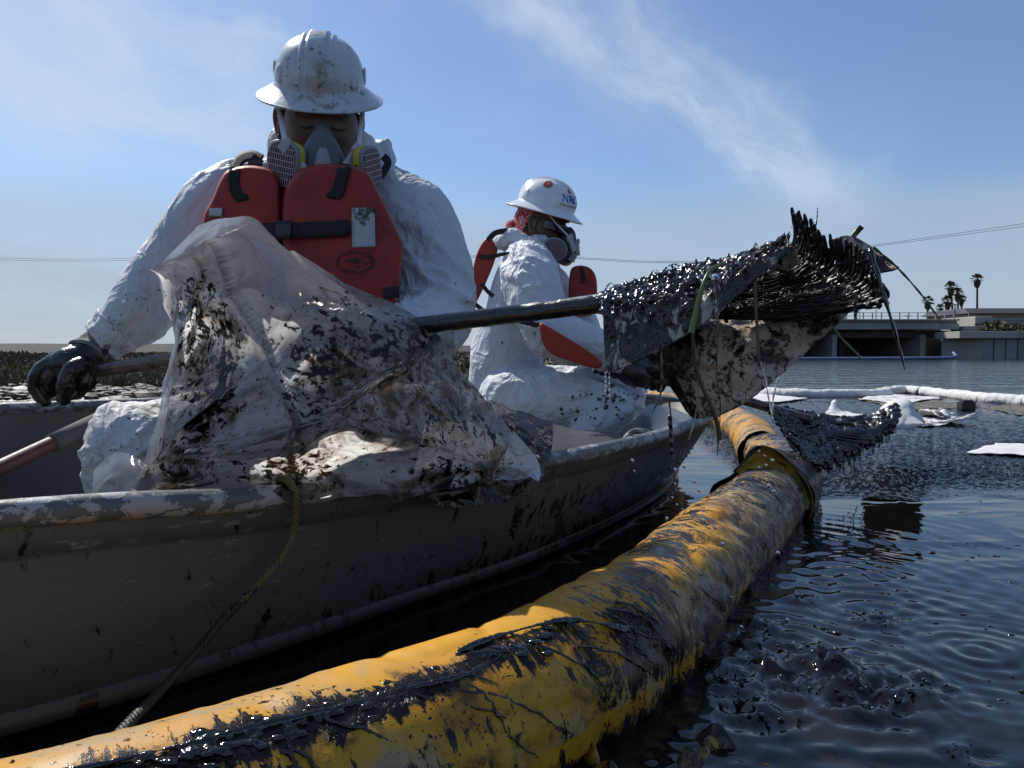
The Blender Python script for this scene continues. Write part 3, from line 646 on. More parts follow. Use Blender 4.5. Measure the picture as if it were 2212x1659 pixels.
for k, (u, w, h_) in enumerate(((395, 4.2, 1.0), (413, 2.4, 1.2))):
    b = P(u, 741, 118); z0 = 1.40
    if k == 0: pr = [(0, 0), (w, 0), (w, .9), (w * .92, 1.5), (w * .62, 1.55), (w * .45, .95), (0, .95)]
    else: pr = [(0, 0), (w, 0), (w, 1.2), (w * .9, 1.9), (w * .1, 1.9), (0, 1.2)]
    Vv = [(b[0] + x, 117.5, z0 + 0.3 + z) for x, z in pr] + [(b[0] + x, 119.2, z0 + 0.3 + z) for x, z in pr]; n = len(pr)
    Fv = [tuple(range(n)), tuple(range(2 * n - 1, n - 1, -1))] + [(i, i + n, (i + 1) % n + n, (i + 1) % n) for i in range(n)]
    vh = empty('parked_vehicle', (b[0], 118, z0), ['tiny white pickup parked on the far levee behind the sleeve', 'tiny white van parked on the far levee right of the pickup'][k], 'vehicle', 'vehicles on the levee')
    mk('body', (np.array(Vv), Fv), M['white_van'], vh, smooth=False)
    for xx in (0.2, 0.78):
        for yy in (117.5, 119.2):
            cx = b[0] + w * xx; rr = [(cx + 0.36 * math.cos(a), yy, z0 + 0.36 + 0.36 * math.sin(a)) for a in np.linspace(0, 6.28, 12, endpoint=False)]
            r2 = [(x, y + 0.15, z) for x, y, z in rr]
            mk('wheel', (np.array(rr + r2), [tuple(range(12)), tuple(range(23, 11, -1))] + [(i, (i + 1) % 12, (i + 1) % 12 + 12, i + 12) for i in range(12)]), M['buckle'], vh, smooth=False)

# ------------------------------------------------------------------ bridge, abutment, building, palms
def build_bridge():
    Y = 55.0; x0 = P(1560, 700, Y)[0]; x1 = P(2068, 700, Y)[0]
    zt = P(0, 692, Y)[2]; zm = P(0, 713, Y)[2]; zg = P(0, 722, Y)[2]
    br = empty('road_bridge', ((x0 + x1) / 2, Y, 0), 'low concrete road bridge crossing the channel in the right distance', 'bridge')
    L = x1 - x0; xc = (x0 + x1) / 2; W = 14.0
    mk('deck', box((xc, Y + W / 2, (zt + zm) / 2 + 0.12), (L, W, (zt - zm) - 0.24)), M['concrete'], br, smooth=False, bevel=0.03)
    mk('fascia', box((xc, Y - 0.12, (zt + zm) / 2 - 0.10), (L, 0.24, (zt - zm) * 0.62)), M['concrete'], br, smooth=False, bevel=0.03)
    mk('kerb', box((xc, Y - 0.16, zt + 0.03), (L, 0.34, 0.10)), M['concrete_lt'], br, smooth=False, bevel=0.02)
    for k in range(4):
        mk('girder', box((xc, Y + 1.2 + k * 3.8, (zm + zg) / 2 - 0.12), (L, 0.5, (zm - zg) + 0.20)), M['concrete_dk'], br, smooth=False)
    def pier(u, w, front=0.3, mt='concrete', nm='pier', depth=12.5):
        b = P(u, 740, Y + front); mk(nm, box((b[0], Y + front + depth / 2, zg / 2 - 0.25), (w, depth, zg + 0.5 - 0.04)), M[mt], br, smooth=False, bevel=0.03)
    for u in (1568, 1686, 1803, 1994):
        pier(u, 0.36 if u != 1994 else 0.40)
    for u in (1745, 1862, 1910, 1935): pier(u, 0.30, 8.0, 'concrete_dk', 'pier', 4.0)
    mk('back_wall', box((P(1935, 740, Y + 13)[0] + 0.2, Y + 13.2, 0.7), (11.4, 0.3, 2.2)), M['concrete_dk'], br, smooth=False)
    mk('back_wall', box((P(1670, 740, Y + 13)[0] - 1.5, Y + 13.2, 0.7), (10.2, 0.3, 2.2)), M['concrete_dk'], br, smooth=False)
    for zz in (zt + 0.30, zt + 0.52):
        mk('rail', sweep([(x0, Y - 0.12, zz), (x1, Y - 0.12, zz)], 0.022, n=6), M['rail'], br)
    for k in range(26):
        xx = x0 + (k + .5) / 26 * L
        mk('rail_post', box((xx, Y - 0.12, zt + 0.30), (0.07, 0.07, 0.5)), M['rail'], br, smooth=False)
    mk('far_parapet', box((xc - 1.0, Y + W - 0.3, zt + 0.40), (L - 2.0, 0.25, 0.72)), M['concrete_lt'], br, smooth=False)
    for u, vt in ((1857, 655), (1892, 650), (1829, 668), (1960, 690)):
        b = P(u, 690, Y + 12); t = P(u, vt, Y + 12)
        o = mk('lamp_post', [sweep([(b[0], Y + 12, zt + 0.1), (b[0], Y + 12, t[2] + 0.3)], [0.05, 0.03], n=6), box((b[0] - 0.18, Y + 12, t[2] + 0.3), (0.4, 0.1, 0.06))], M['rail'],
               label=['thin lamp post on the bridge above the third pier', 'thin lamp post on the bridge nearest the palms of the pair', 'short lamp post at the left visible end of the bridge rail', 'stubby post low on the bridge parapet left of the palms'][[1857, 1892, 1829, 1960].index(u)], cat='lamp post', group='posts on the bridge')
    # abutment and sea wall to the right
    ab = empty('sea_wall', (P(2150, 760, 52)[0], 52, 0), 'grey concrete sea wall and abutment at the right end of the bridge', 'wall')
    Ya = 52.5; xa = P(2080, 740, Ya)[0]; xb = P(2122, 740, Ya)[0]; xe = P(2460, 740, Ya)[0]
    zc = P(0, 716, Ya)[2]; zc2 = P(0, 731, Ya)[2]
    mk('cap', box(((xa + xe) / 2 - 0.2, Ya + 1.2, (zc + zc2) / 2), (xe - xa + 0.5, 3.2, zc - zc2)), M['concrete_lt'], ab, smooth=False, bevel=0.03)
    mk('corner_block', [(np.array([(xa - 0.1, Ya + 2.4, -0.5), (xb, Ya, -0.5), (xb, Ya + 2.4, -0.5), (xa - 0.1, Ya + 2.4, zc2 - .01), (xb, Ya, zc2 - .01), (xb, Ya + 2.4, zc2 - .01)]), [(0, 1, 4, 3), (1, 2, 5, 4), (2, 0, 3, 5)])], M['concrete_lt'], ab, smooth=False)
    n = 13
    for k in range(n):
        w = (xe - xb) / n; xx = xb + w * (k + .5)
        mk('sheet_pile', box((xx, Ya + 0.25, zc2 / 2 - 0.26), (w - 0.07, 0.4, zc2 + 0.5)), M['concrete'], ab, smooth=False, bevel=0.04)
    mk('pile_backing', box(((xb + xe) / 2, Ya + 0.7, zc2 / 2 - 0.26), (xe - xb, 0.3, zc2 + 0.5)), M['concrete_dk'], ab, smooth=False)
    Yu = 57.5; zu = P(0, 686, Yu)[2]
    xu0 = P(2068, 700, Yu)[0]; xu1 = P(2104, 700, Yu)[0]; xu2 = P(2460, 700, Yu)[0]
    mk('end_block', box(((xu0 + xu1) / 2, Yu, zu / 2), (xu1 - xu0, 4.4, zu)), M['concrete_lt'], ab, smooth=False, bevel=0.04)
    mk('ledge', box(((xu0 - 0.45 + xu0) / 2 - 0.3, Yu - 2.0, zc + 0.25), (1.3, 1.6, 0.35)), M['concrete'], ab, smooth=False, bevel=0.02)
    for k in range(5):
        hk = (zu - zc) / 5
        mk('wall_board', box(((xu1 + xu2) / 2, Yu + 0.4 + 0.03 * k, zc + hk * (k + .5)), (xu2 - xu1, 0.3, hk - 0.035)), M['concrete'], ab, smooth=False, bevel=0.01)
    mk('backing', box(((xu1 + xu2) / 2, Yu + 0.9, (zu + zc) / 2), (xu2 - xu1, 0.5, zu - zc - 0.06)), M['concrete_dk'], ab, smooth=False)
    mk('shore', box(((xu0 + xu2) / 2 + 20, Yu + 45, zu / 2 - 0.3), (xu2 - xu0 + 44, 84, zu)), M['marsh'], kind='structure', smooth=False, base=((xu0 + xu2) / 2, Yu, 0))
    # shrubs on the ledge
    r = np.random.default_rng(11)
    for nm, (u0, u1, vt), lb in (('shrub', (2115, 2165, 697), 'dark low shrub on the sea wall ledge nearer the bridge'), ('shrub', (2172, 2212, 703), 'dark low shrub on the sea wall ledge at the right edge')):
        V = []; Fc = []
        for k in range(700):
            uu = r.uniform(u0 - 6, u1 + 4); c0 = P(uu, 716, 55.0); hh = (716 - vt) / F * 55 * (0.55 + 0.45 * math.sin((uu - u0) / (u1 - u0) * 3.1)) * r.uniform(0.1, 1.1)
            c = np.array([c0[0], 55 + r.normal() * 0.5, c0[2] + hh]); a = r.normal(size=3) * 0.10; b = r.normal(size=3) * 0.10
            i = len(V); V += [c, c + a, c + a + b, c + b * .8]; Fc.append((i, i + 1, i + 2, i + 3))
        mk(nm, (np.array(V), Fc), M['shrub'], smooth=False, label=lb, cat='shrub', group='shrubs on the sea wall')
    # building roofs beyond
    Yb = 78; bx0 = P(2106, 680, Yb)[0]; bx1 = P(2420, 680, Yb)[0]; z1 = P(0, 676, Yb)[2]; z2 = P(0, 664, Yb)[2]
    bd = empty('low_building', ((bx0 + bx1) / 2, Yb + 4, 0), 'low building with dark roof and tan wall beyond the sea wall', 'building')
    mk('wall', box(((bx0 + bx1) / 2, Yb + 5, (zu + z1) / 2), (bx1 - bx0, 8, z1 - zu + 0.3)), M['wall_tan'], bd, smooth=False)
    Vr = [(bx0 - .4, Yb + .5, z1), (bx1, Yb + .5, z1), (bx1, Yb + 9.5, z1), (bx0 - .4, Yb + 9.5, z1), (bx0 - .1, Yb + 1.5, z2), (bx1, Yb + 1.5, z2), (bx1, Yb + 8.5, z2), (bx0 - .1, Yb + 8.5, z2)]
    mk('roof', (np.array(Vr), [(0, 1, 5, 4), (1, 2, 6, 5), (2, 3, 7, 6), (3, 0, 4, 7), (4, 5, 6, 7), (3, 2, 1, 0)]), M['roof_dark'], bd, smooth=False)
    for k in range(4):
        xx = bx0 + 1.2 + k * 2.6; mk('window', box((xx, Yb + 0.96, (zu + z1) / 2 + 0.15), (1.0, 0.1, 0.22)), M['window'], bd, smooth=False)
    ts = P(2062, 690, 66); tt = P(2062, 658, 66)
    mk('utility_post', [sweep([(ts[0], 66, zu - .1), (ts[0], 66, tt[2])], 0.07, n=6), box((ts[0], 66, tt[2]), (0.5, 0.1, 0.06))], M['post_dark'], label='short dark utility post between the palms and the low building', cat='post')
    ts = P(2093, 690, 70); tt = P(2093, 676, 70)
    mk('utility_post', [sweep([(ts[0], 70, zu - .1), (ts[0], 70, tt[2])], 0.05, n=6), box((ts[0], 70, tt[2]), (0.1, 0.3, 0.1))], M['post_dark'], label='small stub post just left of the tallest palm trunk', cat='post')
    return zu
ZU = build_bridge()

def palm(u, vc, vb, size, seed, label):
    Yp = 118.0 + (seed % 3) * 3; c = P(u, vc, Yp); px = Yp / F
    t = empty('palm_tree', (c[0], Yp, ZU - 0.2), label, 'palm tree', 'palms beyond the bridge')
    r = np.random.default_rng(seed + 40); H = c[2]
    lean = r.normal() * 0.25
    b = np.array([c[0] + 1.0 * px * 3 + lean, Yp, ZU - 0.2]); top = np.array([c[0], Yp, H - 0.3])
    mk('trunk', sweep(cr([b, (b + top) / 2 + (0.06, 0, 0), top], 10), np.linspace(0.19, 0.13, 10), n=8), M['trunk'], t)
    sk = size * px
    mk('dead_frond_skirt', [blob((c[0], Yp, H - sk * 0.62), (sk * 0.42, sk * 0.42, sk * 0.66), 12, 9, 0.35, seed), blob((c[0] + .05, Yp, H - sk * 0.95), (sk * 0.26, sk * 0.26, sk * 0.4), 10, 7, 0.3, seed + 1)], M['skirt'], t)
    V = []; Fc = []
    for k in range(40):
        a = r.uniform(0, 6.28); e = r.uniform(-0.55, 1.35); L = sk * r.uniform(0.75, 1.12)
        d = np.array([math.cos(a) * math.cos(e), math.sin(a) * math.cos(e), math.sin(e)]); st = np.array([c[0], Yp, H]); mid = st + d * L * 0.5
        # stalk then a fan of leaflets
        s = np.cross(d, (0, 0, 1)); s /= np.linalg.norm(s) + 1e-9; upv = np.cross(s, d)
        i = len(V); V += [st - s * .03, st + s * .03, mid + s * .03, mid - s * .03]; Fc.append((i, i + 1, i + 2, i + 3))
        for q in np.linspace(-1.15, 1.15, 9):
            dd = d * math.cos(q) + s * math.sin(q); l2 = L * 0.52 * (1 - 0.18 * abs(q)); w = np.cross(dd, upv) * 0.055
            tip = mid + dd * l2 + np.array([0, 0, -0.10 * l2 * (1 + abs(q))]); i = len(V)
            V += [mid, mid + dd * l2 * .5 + w, tip, mid + dd * l2 * .5 - w]; Fc.append((i, i + 1, i + 2, i + 3))
    mk('crown', (np.array(V), Fc), M['frond'], t, smooth=False)
for a in ((2004, 651, 688, 15, 1, 'leftmost palm beyond the bridge, medium height with a round crown'),
          (2031, 665, 688, 11, 2, 'shortest palm beyond the bridge, standing alone left of the cluster'),
          (2047, 651, 688, 15, 3, 'left low palm of the tight cluster with a fat skirt'),
          (2054, 620, 688, 16, 4, 'highest palm of the tight cluster beyond the bridge'),
          (2069, 633, 688, 15, 5, 'palm of the tight cluster just right of its highest one'),
          (2077, 646, 688, 12, 6, 'rightmost small palm of the tight cluster'),
          (2111, 603, 681, 15, 7, 'tallest palm standing alone over the low building')):
    palm(*a)

# floats and lines far off
o = empty('orange_float', P(2200, 765, 50), 'small orange float by the sea wall at the right edge', 'float')
a = G(2188, 767.5); b = G(2260, 768.5)
mk('buoy', round_sweep(cr([a + (0, 0, .05), (a + b) / 2 + (0, 0, .05), b + (0, 0, .05)], 9), 0.16, n=10), M['orange'], o)
pts = cr([(P(1600, 765, 50)[0], 50.5, 0.05), (P(1800, 765, 50)[0], 50.2, 0.06), (P(2000, 760, 50)[0], 49.5, 0.10), (P(2058, 757, 50)[0], 49.8, 0.16), (P(2066, 748, 50)[0], 50.3, 0.42)], 60)
mk('blue_float_line', round_sweep(pts, 0.10, n=8), M['blue_boom'], label='long thin blue grey float line in front of the bridge piers, end turned up', cat='float line')
for k, (pp, lb) in enumerate((([(-40, 556, 70), (160, 560, 70), (400, 556, 70), (1120, 553, 72), (1400, 564, 72), (1600, 561, 72), (1890, 529, 74), (2300, 470, 76)], 'upper of the thin power lines crossing the sky'),
                 ([(-40, 560, 70), (160, 564, 70), (400, 561, 70), (1120, 556, 72), (1400, 567, 72), (1600, 563, 72), (1890, 532, 74), (2300, 477, 76)], 'lower of the thin power lines crossing the sky'))):
    mk('power_line', sweep(cr([P(*q) for q in pp], 80), 0.018, n=4), M['wire'], label=lb, cat='wire', group='power lines')
# ------------------------------------------------------------------ the boat
NEAR = np.array([(-3.3, -0.98, .36), (-2.4, -0.30, .36), (-1.4, 0.47, .345), (-.683, 1.05, .33), (-.423, 1.30, .305), (-.16, 1.60, .292), (.105, 1.90, .287), (.406, 2.35, .287), (.637, 2.75, .296), (.80, 3.10, .30), (.915, 3.42, .305), (.95, 3.62, .31), (.90, 3.80, .31)])
FARG = np.array([(-4.3, 0.35, .37), (-3.4, 1.18, .37), (-2.5, 1.95, .365), (-1.68, 2.58, .36), (-1.2, 2.93, .36), (-.7, 3.28, .355), (-.2, 3.62, .35), (.12, 3.83, .34), (.35, 3.95, .33), (.55, 4.0, .32), (.72, 3.98, .315), (.84, 3.90, .31), (.90, 3.80, .31)])
NS = 96
gn = cr(NEAR, NS); gf = cr(FARG, NS)
def build_boat():
    bo = empty('work_boat', (-0.6, 2.2, 0.0), 'olive grey aluminium work boat with chipped gunwale carrying both workers', 'boat')
    s = np.linspace(0, 1, NS)
    c = (gn + gf) / 2; bowc = np.array([0.25, 2.95])
    tocen = bowc[None] - gn[:, :2]; tocen /= np.linalg.norm(tocen, axis=1)[:, None]
    T = np.gradient(gn[:, :2], axis=0); T /= np.linalg.norm(T, axis=1)[:, None]; nrm = np.stack([-T[:, 1], T[:, 0]], 1)
    ins = np.interp(s, [0, .25, .55, .85, 1], [.05, .05, .12, .20, .30])
    nc = gn[:, :2] + nrm * ins[:, None] * np.interp(s, [0, .9, 1], [1, 1, .0])[:, None] + tocen * ins[:, None] * np.interp(s, [0, .9, 1], [0, 0, 1])[:, None]
    Tf = np.gradient(gf[:, :2], axis=0); Tf /= np.linalg.norm(Tf, axis=1)[:, None]; nf = np.stack([Tf[:, 1], -Tf[:, 0]], 1)
    tocf = bowc[None] - gf[:, :2]; tocf /= np.linalg.norm(tocf, axis=1)[:, None]
    fc = gf[:, :2] + nf * ins[:, None] * np.interp(s, [0, .9, 1], [1, 1, .0])[:, None] + tocf * ins[:, None] * np.interp(s, [0, .9, 1], [0, 0, 1])[:, None]
    zch = np.interp(s, [0, .7, 1], [0.018, 0.020, 0.05]); zb = np.interp(s, [0, .8, 1], [-0.09, -0.09, -0.02])
    def hull(off):
        V = []
        for k in range(NS):
            g = gn[k]; f_ = gf[k]
            rows = []
            def L(a, b, t): return a + (b - a) * t
            n2 = nrm[k]; gx = g[:2] + n2 * off; cx = nc[k] + n2 * off
            # topsides: under the rail, a pressed knuckle, then down to the chine
            for t, o_ in ((0.02, 0), (0.10, .001), (0.19, .0015), (0.205, -.006), (0.23, -.006), (0.5, -.002), (0.75, 0), (0.97, 0)):
                q = L(gx, cx, t) - n2 * o_; rows.append((q[0], q[1], L(g[2], zch[k], t)))
            q = cx + n2 * 0.012; rows.append((q[0], q[1], zch[k] - 0.004))
            m1 = L(cx, fc[k], 0.04); rows.append((m1[0], m1[1], zch[k] - 0.06 + off))
            for t in (0.12, .3, .5, .7, .88): m1 = L(nc[k], fc[k], t); rows.append((m1[0], m1[1], zb[k] + off))
            m1 = L(cx, fc[k], 0.97); rows.append((m1[0], m1[1], zch[k] - 0.06 + off))
            nn = nf[k]
            for t in (0.97, .7, .45, 0.23, 0.205, 0.19, 0.02):
                q = L(f_[:2], fc[k], t) + nn * off; rows.append((q[0], q[1], L(f_[2], zch[k], t)))
            V.append(rows)
        return np.array(V)
    Ho = hull(0.0); Hi = hull(0.007)
    nv = Ho.shape[1]
    V = Ho.reshape(-1, 3); oil = np.zeros(len(V))
    oil = np.clip(0.9 - (V[:, 2] / 0.14), 0, 1) * np.clip((V[:, 0] + 0.6) * 0.9, 0.05, 1)
    oil = np.maximum(oil, np.exp(-((V[:, 2] - 0.17) / 0.04) ** 2) * 0.30 * (V[:, 0] > 0.0))
    mk('hull', grid(Ho, NS, nv), M['hull'], bo, attr={'oil': oil})
    mk('inner_hull', grid(Hi, NS, nv), M['hull_in'], bo)
    for nm, g_, r0 in (('gunwale', gn, .0185), ('gunwale', gf, .0185)):
        q = g_.copy(); ok = slice(0, NS - 4 if g_ is gn else NS - 6)
        mk(nm, round_sweep(q[ok], r0 * np.interp(s[ok], [0, .3, 1], [1.15, 1.1, 0.95]), n=14), M['gunwale'], bo)
    # chine strip and spray rail
    st = []
    for k in range(NS):
        n2 = nrm[k]; c2 = nc[k]
        st += [(c2[0] - n2[0] * .004, c2[1] - n2[1] * .004, zch[k] + .022), (c2[0] - n2[0] * .011, c2[1] - n2[1] * .011, zch[k] + .010), (c2[0] - n2[0] * .013, c2[1] - n2[1] * .013, zch[k] - .006), (c2[0] + n2[0] * .004, c2[1] + n2[1] * .004, zch[k] - .014)]
    st = np.array(st)
    mk('chine_strip', grid(st, NS, 4), M['band'], bo, attr={'oil': np.clip((st[:, 0] + 0.1) * 1.4, 0, 1)})
    # rivets on the near side
    rv = blob((0, 0, 0), 0.0042, 8, 5)
    me = None
    for k in range(26):
        t = 0.30 + k / 26 * 0.62; i = int(t * (NS - 1)); q = gn[i][:2] + (nc[i] - gn[i][:2]) * 0.62; z = gn[i][2] + (zch[i] - gn[i][2]) * 0.62
        loc = np.array([q[0] - nrm[i][0] * .001, q[1] - nrm[i][1] * .001, z])
        if me is None: r0 = mk('rivet', (rv[0] + loc, rv[1]), M['hull'], bo); me = (r0, loc)
        else:
            r1 = me[0].copy(); COL.objects.link(r1); r1.parent = bo; r1.location = Vector(loc - me[1])
    # seats across the boat
    def thwart(i, w, z, inset=.13):
        a = gn[i][:2] + nrm[i] * (ins[i] * .4 + inset - .02); b = gf[i][:2] + nf[i] * (ins[i] * .4 + inset - .02); d = b - a; L = np.linalg.norm(d); d /= L; q = np.array([d[1], -d[0]]) * w / 2
        zt = z
        ring = [a - q, a + q, b + q, b - q]
        V = [(*r, zt) for r in ring] + [(*r, zt - 0.03) for r in ring]
        mk('seat', (np.array(V), [(0, 1, 2, 3), (7, 6, 5, 4), (0, 4, 5, 1), (1, 5, 6, 2), (2, 6, 7, 3), (3, 7, 4, 0)]), M['hull_in'], bo, smooth=False, bevel=.006)
        ring = [a - q * .7 + d * .1, a + q * .7 + d * .1, b + q * .7 - d * .1, b - q * .7 - d * .1]
        V = [(*r, zt - 0.031) for r in ring] + [(*r, -0.08) for r in ring]
        mk('seat_box', (np.array(V), [(0, 1, 2, 3), (7, 6, 5, 4), (0, 4, 5, 1), (1, 5, 6, 2), (2, 6, 7, 3), (3, 7, 4, 0)]), M['hull_in'], bo, smooth=False)
    thwart(int(NS * .235), 0.34, 0.21); thwart(int(NS * .48), 0.36, 0.24); thwart(int(NS * .64), 0.28, 0.20, .22)
    # cleat on the inner side near the bow
    q = P(1376, 945, 2.42)
    mk('cleat', [round_sweep(cr([q + (-.04, -.03, .0), q + (-.015, 0, .018), q + (.02, .02, .018), q + (.05, .05, .006)], 8), 0.009, n=8), box(q + (0, 0, -.01), (.03, .03, .035))], M['gunwale'], bo)
    for k in (14, 30, 46, 60):     # ribs inside the far side
        a = gf[k] + np.array([nf[k][0], nf[k][1], 0]) * .012; b = np.array([fc[k][0] + nf[k][0] * .012, fc[k][1] + nf[k][1] * .012, zch[k] - .03])
        mk('rib', sweep([a + (0, 0, -.02), (a + b) / 2, b], .012, .012, n=6), M['hull_in'], bo)
    return nrm, nc, zch
NRM, NCH, ZCH = build_boat()
def gun_at(u):
    """near gunwale point that shows at image column u"""
    uu = U0 + F * gn[:, 0] / np.maximum(gn[:, 1], 0.05); uu[gn[:, 1] < 0.3] = -9e3
    i = int(np.argmin(np.abs(uu - u))); return i, gn[i]

# rope over the gunwale
def build_rope():
    def Q(u, v, off):
        i, g = gun_at(u if u > 400 else 400)
        i2 = i; t = 0.5
        return P(u, v, g[1] - off)
    i, g = gun_at(612)
    pts = [g + (-.03, .10, -.10), g + (-.02, .05, .0), P(596, 1040, g[1] + .012), P(618, 1036, g[1] - .012), P(636, 1062, g[1] - .028), P(641, 1095, g[1] - .020), P(635, 1145, g[1] - .012),
           P(618, 1190, g[1] - .03), P(585, 1232, g[1] - .05), P(535, 1285, g[1] - .085), P(480, 1340, g[1] - .13), P(430, 1400, g[1] - .19), P(385, 1450, g[1] - .26), P(340, 1500, g[1] - .33), P(290, 1550, g[1] - .42), P(225, 1620, g[1] - .52)]
    c = cr(pts, 150); rp = None
    T = np.gradient(c, axis=0); T /= np.linalg.norm(T, axis=1)[:, None]
    o = empty('mooring_rope', (g[0], g[1], g[2]), 'yellow braided rope looped over the near gunwale and hanging down the side', 'rope')
    s = np.concatenate([[0], np.cumsum(np.linalg.norm(np.diff(c, axis=0), axis=1))])
    B = np.cross(T, (0.2, 1, 0.1)); B /= np.linalg.norm(B, axis=1)[:, None]; N = np.cross(B, T)
    for k in range(3):
        cs = np.linspace(0, 1, 330); cc = np.stack([np.interp(cs * s[-1], s, c[:, j]) for j in range(3)], 1)
        bb = np.stack([np.interp(cs * s[-1], s, B[:, j]) for j in range(3)], 1); nn = np.stack([np.interp(cs * s[-1], s, N[:, j]) for j in range(3)], 1)
        a = cs * s[-1] / 0.030 * 2 * math.pi + k * 2.094
        q = cc + bb * np.cos(a)[:, None] * .0034 + nn * np.sin(a)[:, None] * .0034
        geo = sweep(q, 0.0038, n=6); mk('strand', geo, M['rope'], o, attr={'oil': np.clip((0.19 - geo[0][:, 2]) * 9, 0, 1.3)})
build_rope()

# shaft lying in the boat at the left
o = empty('paddle_handle', P(100, 960, 1.65), 'red brown wooden handle with grey foam grip leaning in the boat at left', 'handle')
a, b, c_, d_ = P(-160, 1086, 1.32), P(112, 958, 1.62), P(222, 905, 1.76), P(238, 897, 1.78)
mk('shaft', round_sweep([a, b, c_, d_], .0155, n=16), M['wood_red'], o)
mk('foam_grip', sweep([b, (b + c_) / 2, c_], .0195, n=16), M['grip_grey'], o)

# ------------------------------------------------------------------ yellow containment boom
def boom_section(name, path, rad, mat_, parent, seed, oilf, n=220, m=64, fold=1.0, attr_pale=None, openend=False, flat=1.0):
    c = cr(path, n); T = np.gradient(c, axis=0); T /= np.linalg.norm(T, axis=1)[:, None]
    s = np.concatenate([[0], np.cumsum(np.linalg.norm(np.diff(c, axis=0), axis=1))])
    U = np.array([0, 0, 1.0]); V = []; SS = []; AA = []
    rr = np.broadcast_to(np.asarray(rad, float) if np.ndim(rad) == 0 else np.interp(np.linspace(0, 1, n), np.linspace(0, 1, len(rad)), rad), (n,))
    for k in range(n):
        side = np.cross(T[k], U); side /= np.linalg.norm(side)      # towards the camera's right
        a = np.linspace(0, 2 * math.pi, m)
        for t in a:
            V.append(c[k] + rr[k] * (side * math.cos(t) + U * math.sin(t) * flat)); SS.append(s[k]); AA.append(t)
    V = np.array(V); SS = np.array(SS); AA = np.array(AA)
    ctr = np.repeat(c, m, axis=0); D = V - ctr; R = np.linalg.norm(D, axis=1)[:, None]; D = D / R
    Q = np.stack([SS * 3.5 + 0.5 * np.sin(AA), np.cos(AA) * 0.9, np.sin(AA) * 0.9 + seed], 1)
    w = 0.006 * fbm(Q * .8, 2, seed) - 0.008 * np.clip(1 - np.abs(pn(Q * np.array([1.5, .8, .8]) + 4, seed + 3)) * 6, 0, 1) + 0.003 * np.clip(1 - np.abs(pn(Q * np.array([3.4, 1.2, 1.2]), seed + 5)) * 4, 0, 1)
    V = V + D * (w * fold * np.clip(.45 + (V[:, 0] + .1) * 1.5, .45, 1.0))[:, None]
    oil = oilf(V, SS, AA, s[-1])
    V = V + D * (0.0022 * np.clip(oil - .5, 0, 1) * (ridged(V * 22, 2, 9) - 0.4))[:, None]
    at = {'bvec': np.stack([SS, .032 * np.cos(AA), .032 * np.sin(AA)], 1), 'oil': oil, 'pale': np.clip(attr_pale(V, SS, AA, s[-1]) if attr_pale else 0 * SS, 0, 1)}
    return mk(name, grid(V, n, m), mat_, parent, attr=at)
def bumps(SS, AA, L):
    o = 0 * SS
    for s0, a0, ws, wa, g in L: o = o + g * np.exp(-((SS - s0) / ws) ** 2 - (((AA - a0 + math.pi) % (2 * math.pi) - math.pi) / wa) ** 2)
    return o
BZ = 0.052
bm = empty('containment_boom', (0.2, 1.5, 0.0), 'yellow oil containment boom streaked with black crude floating beside the boat', 'boom')
sec1 = [(-1.15, .22, BZ), (-.75, .50, BZ), (-.45, .70, BZ), (-.17, .92, BZ), (.03, 1.12, BZ), (.24, 1.42, BZ), (.42, 1.78, BZ), (.62, 2.15, BZ), (.80, 2.50, BZ), (.84, 2.58, BZ)]
def oil1(V, S, A, L):
    # A: 0 = camera side, pi/2 = top
    o = 0.10 + .45 * np.clip((V[:, 0] - .25) * 3, 0, 1) + 0.55 * np.clip((V[:, 0] - 0.1) * 2.0, 0, 1) * np.exp(-((A - 1.9) / .75) ** 2)
    o = o + 0.62 * np.clip(1 - np.abs(A - (5.5)) / 1.0, 0, 1) + 0.22 * np.exp(-((A) / .45) ** 2)
    o = o * .62
    o = o + bumps(S, A, [(1.02, 1.12, .18, .20, 1.25), (1.20, 1.05, .10, .18, 1.0), (1.38, 1.20, .11, .22, 1.0), (1.50, .9, .05, .5, .6), (1.62, .8, .07, .5, .7), (1.95, 1.4, .25, .5, .5)])
    o = o + 0.8 * np.clip(0.045 - V[:, 2], 0, .05) * 20
    o = o + 0.35 * np.exp(-((A - 0.35) / .35) ** 2) * np.clip((V[:, 0] + .2) * 3, 0, 1)
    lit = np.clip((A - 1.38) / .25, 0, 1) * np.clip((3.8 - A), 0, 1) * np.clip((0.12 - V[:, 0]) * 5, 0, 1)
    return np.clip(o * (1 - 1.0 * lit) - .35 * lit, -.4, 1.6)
def pale1(V, S, A, L): return np.clip((V[:, 0] - 0.28) * 2.2, 0, 1) * 0.9 + 0.45 * np.clip(1.0 - A, 0, 1) * (A < 2)
boom_section('float_sleeve', sec1, [.120, .120, .120, .122, .118, .124, .118, .122, .120, .118], M['boom_skin'], bm, 3, oil1, n=420, m=80, fold=1.0, attr_pale=pale1)
# seams (webbing) where the sleeve is cinched
def ring(path_pt, nxt, r, w, mat_, nm, zoff=0):
    a = np.array(path_pt, float); d = np.array(nxt, float) - a; d /= np.linalg.norm(d); side = np.cross(d, (0, 0, 1)); side /= np.linalg.norm(side)
    V = []
    for k, (dw, rr) in enumerate(((-w, r - .002), (-w * .8, r + .004), (w * .8, r + .004), (w, r - .002))):
        for t in np.linspace(0, 2 * math.pi, 49):
            q = a + d * dw + (side * math.cos(t) + np.array([0, 0, 1]) * math.sin(t)) * (rr + .003 * math.sin(5 * t))
            V.append(q)
    return mk(nm, grid(V, 4, 49), mat_, bm)
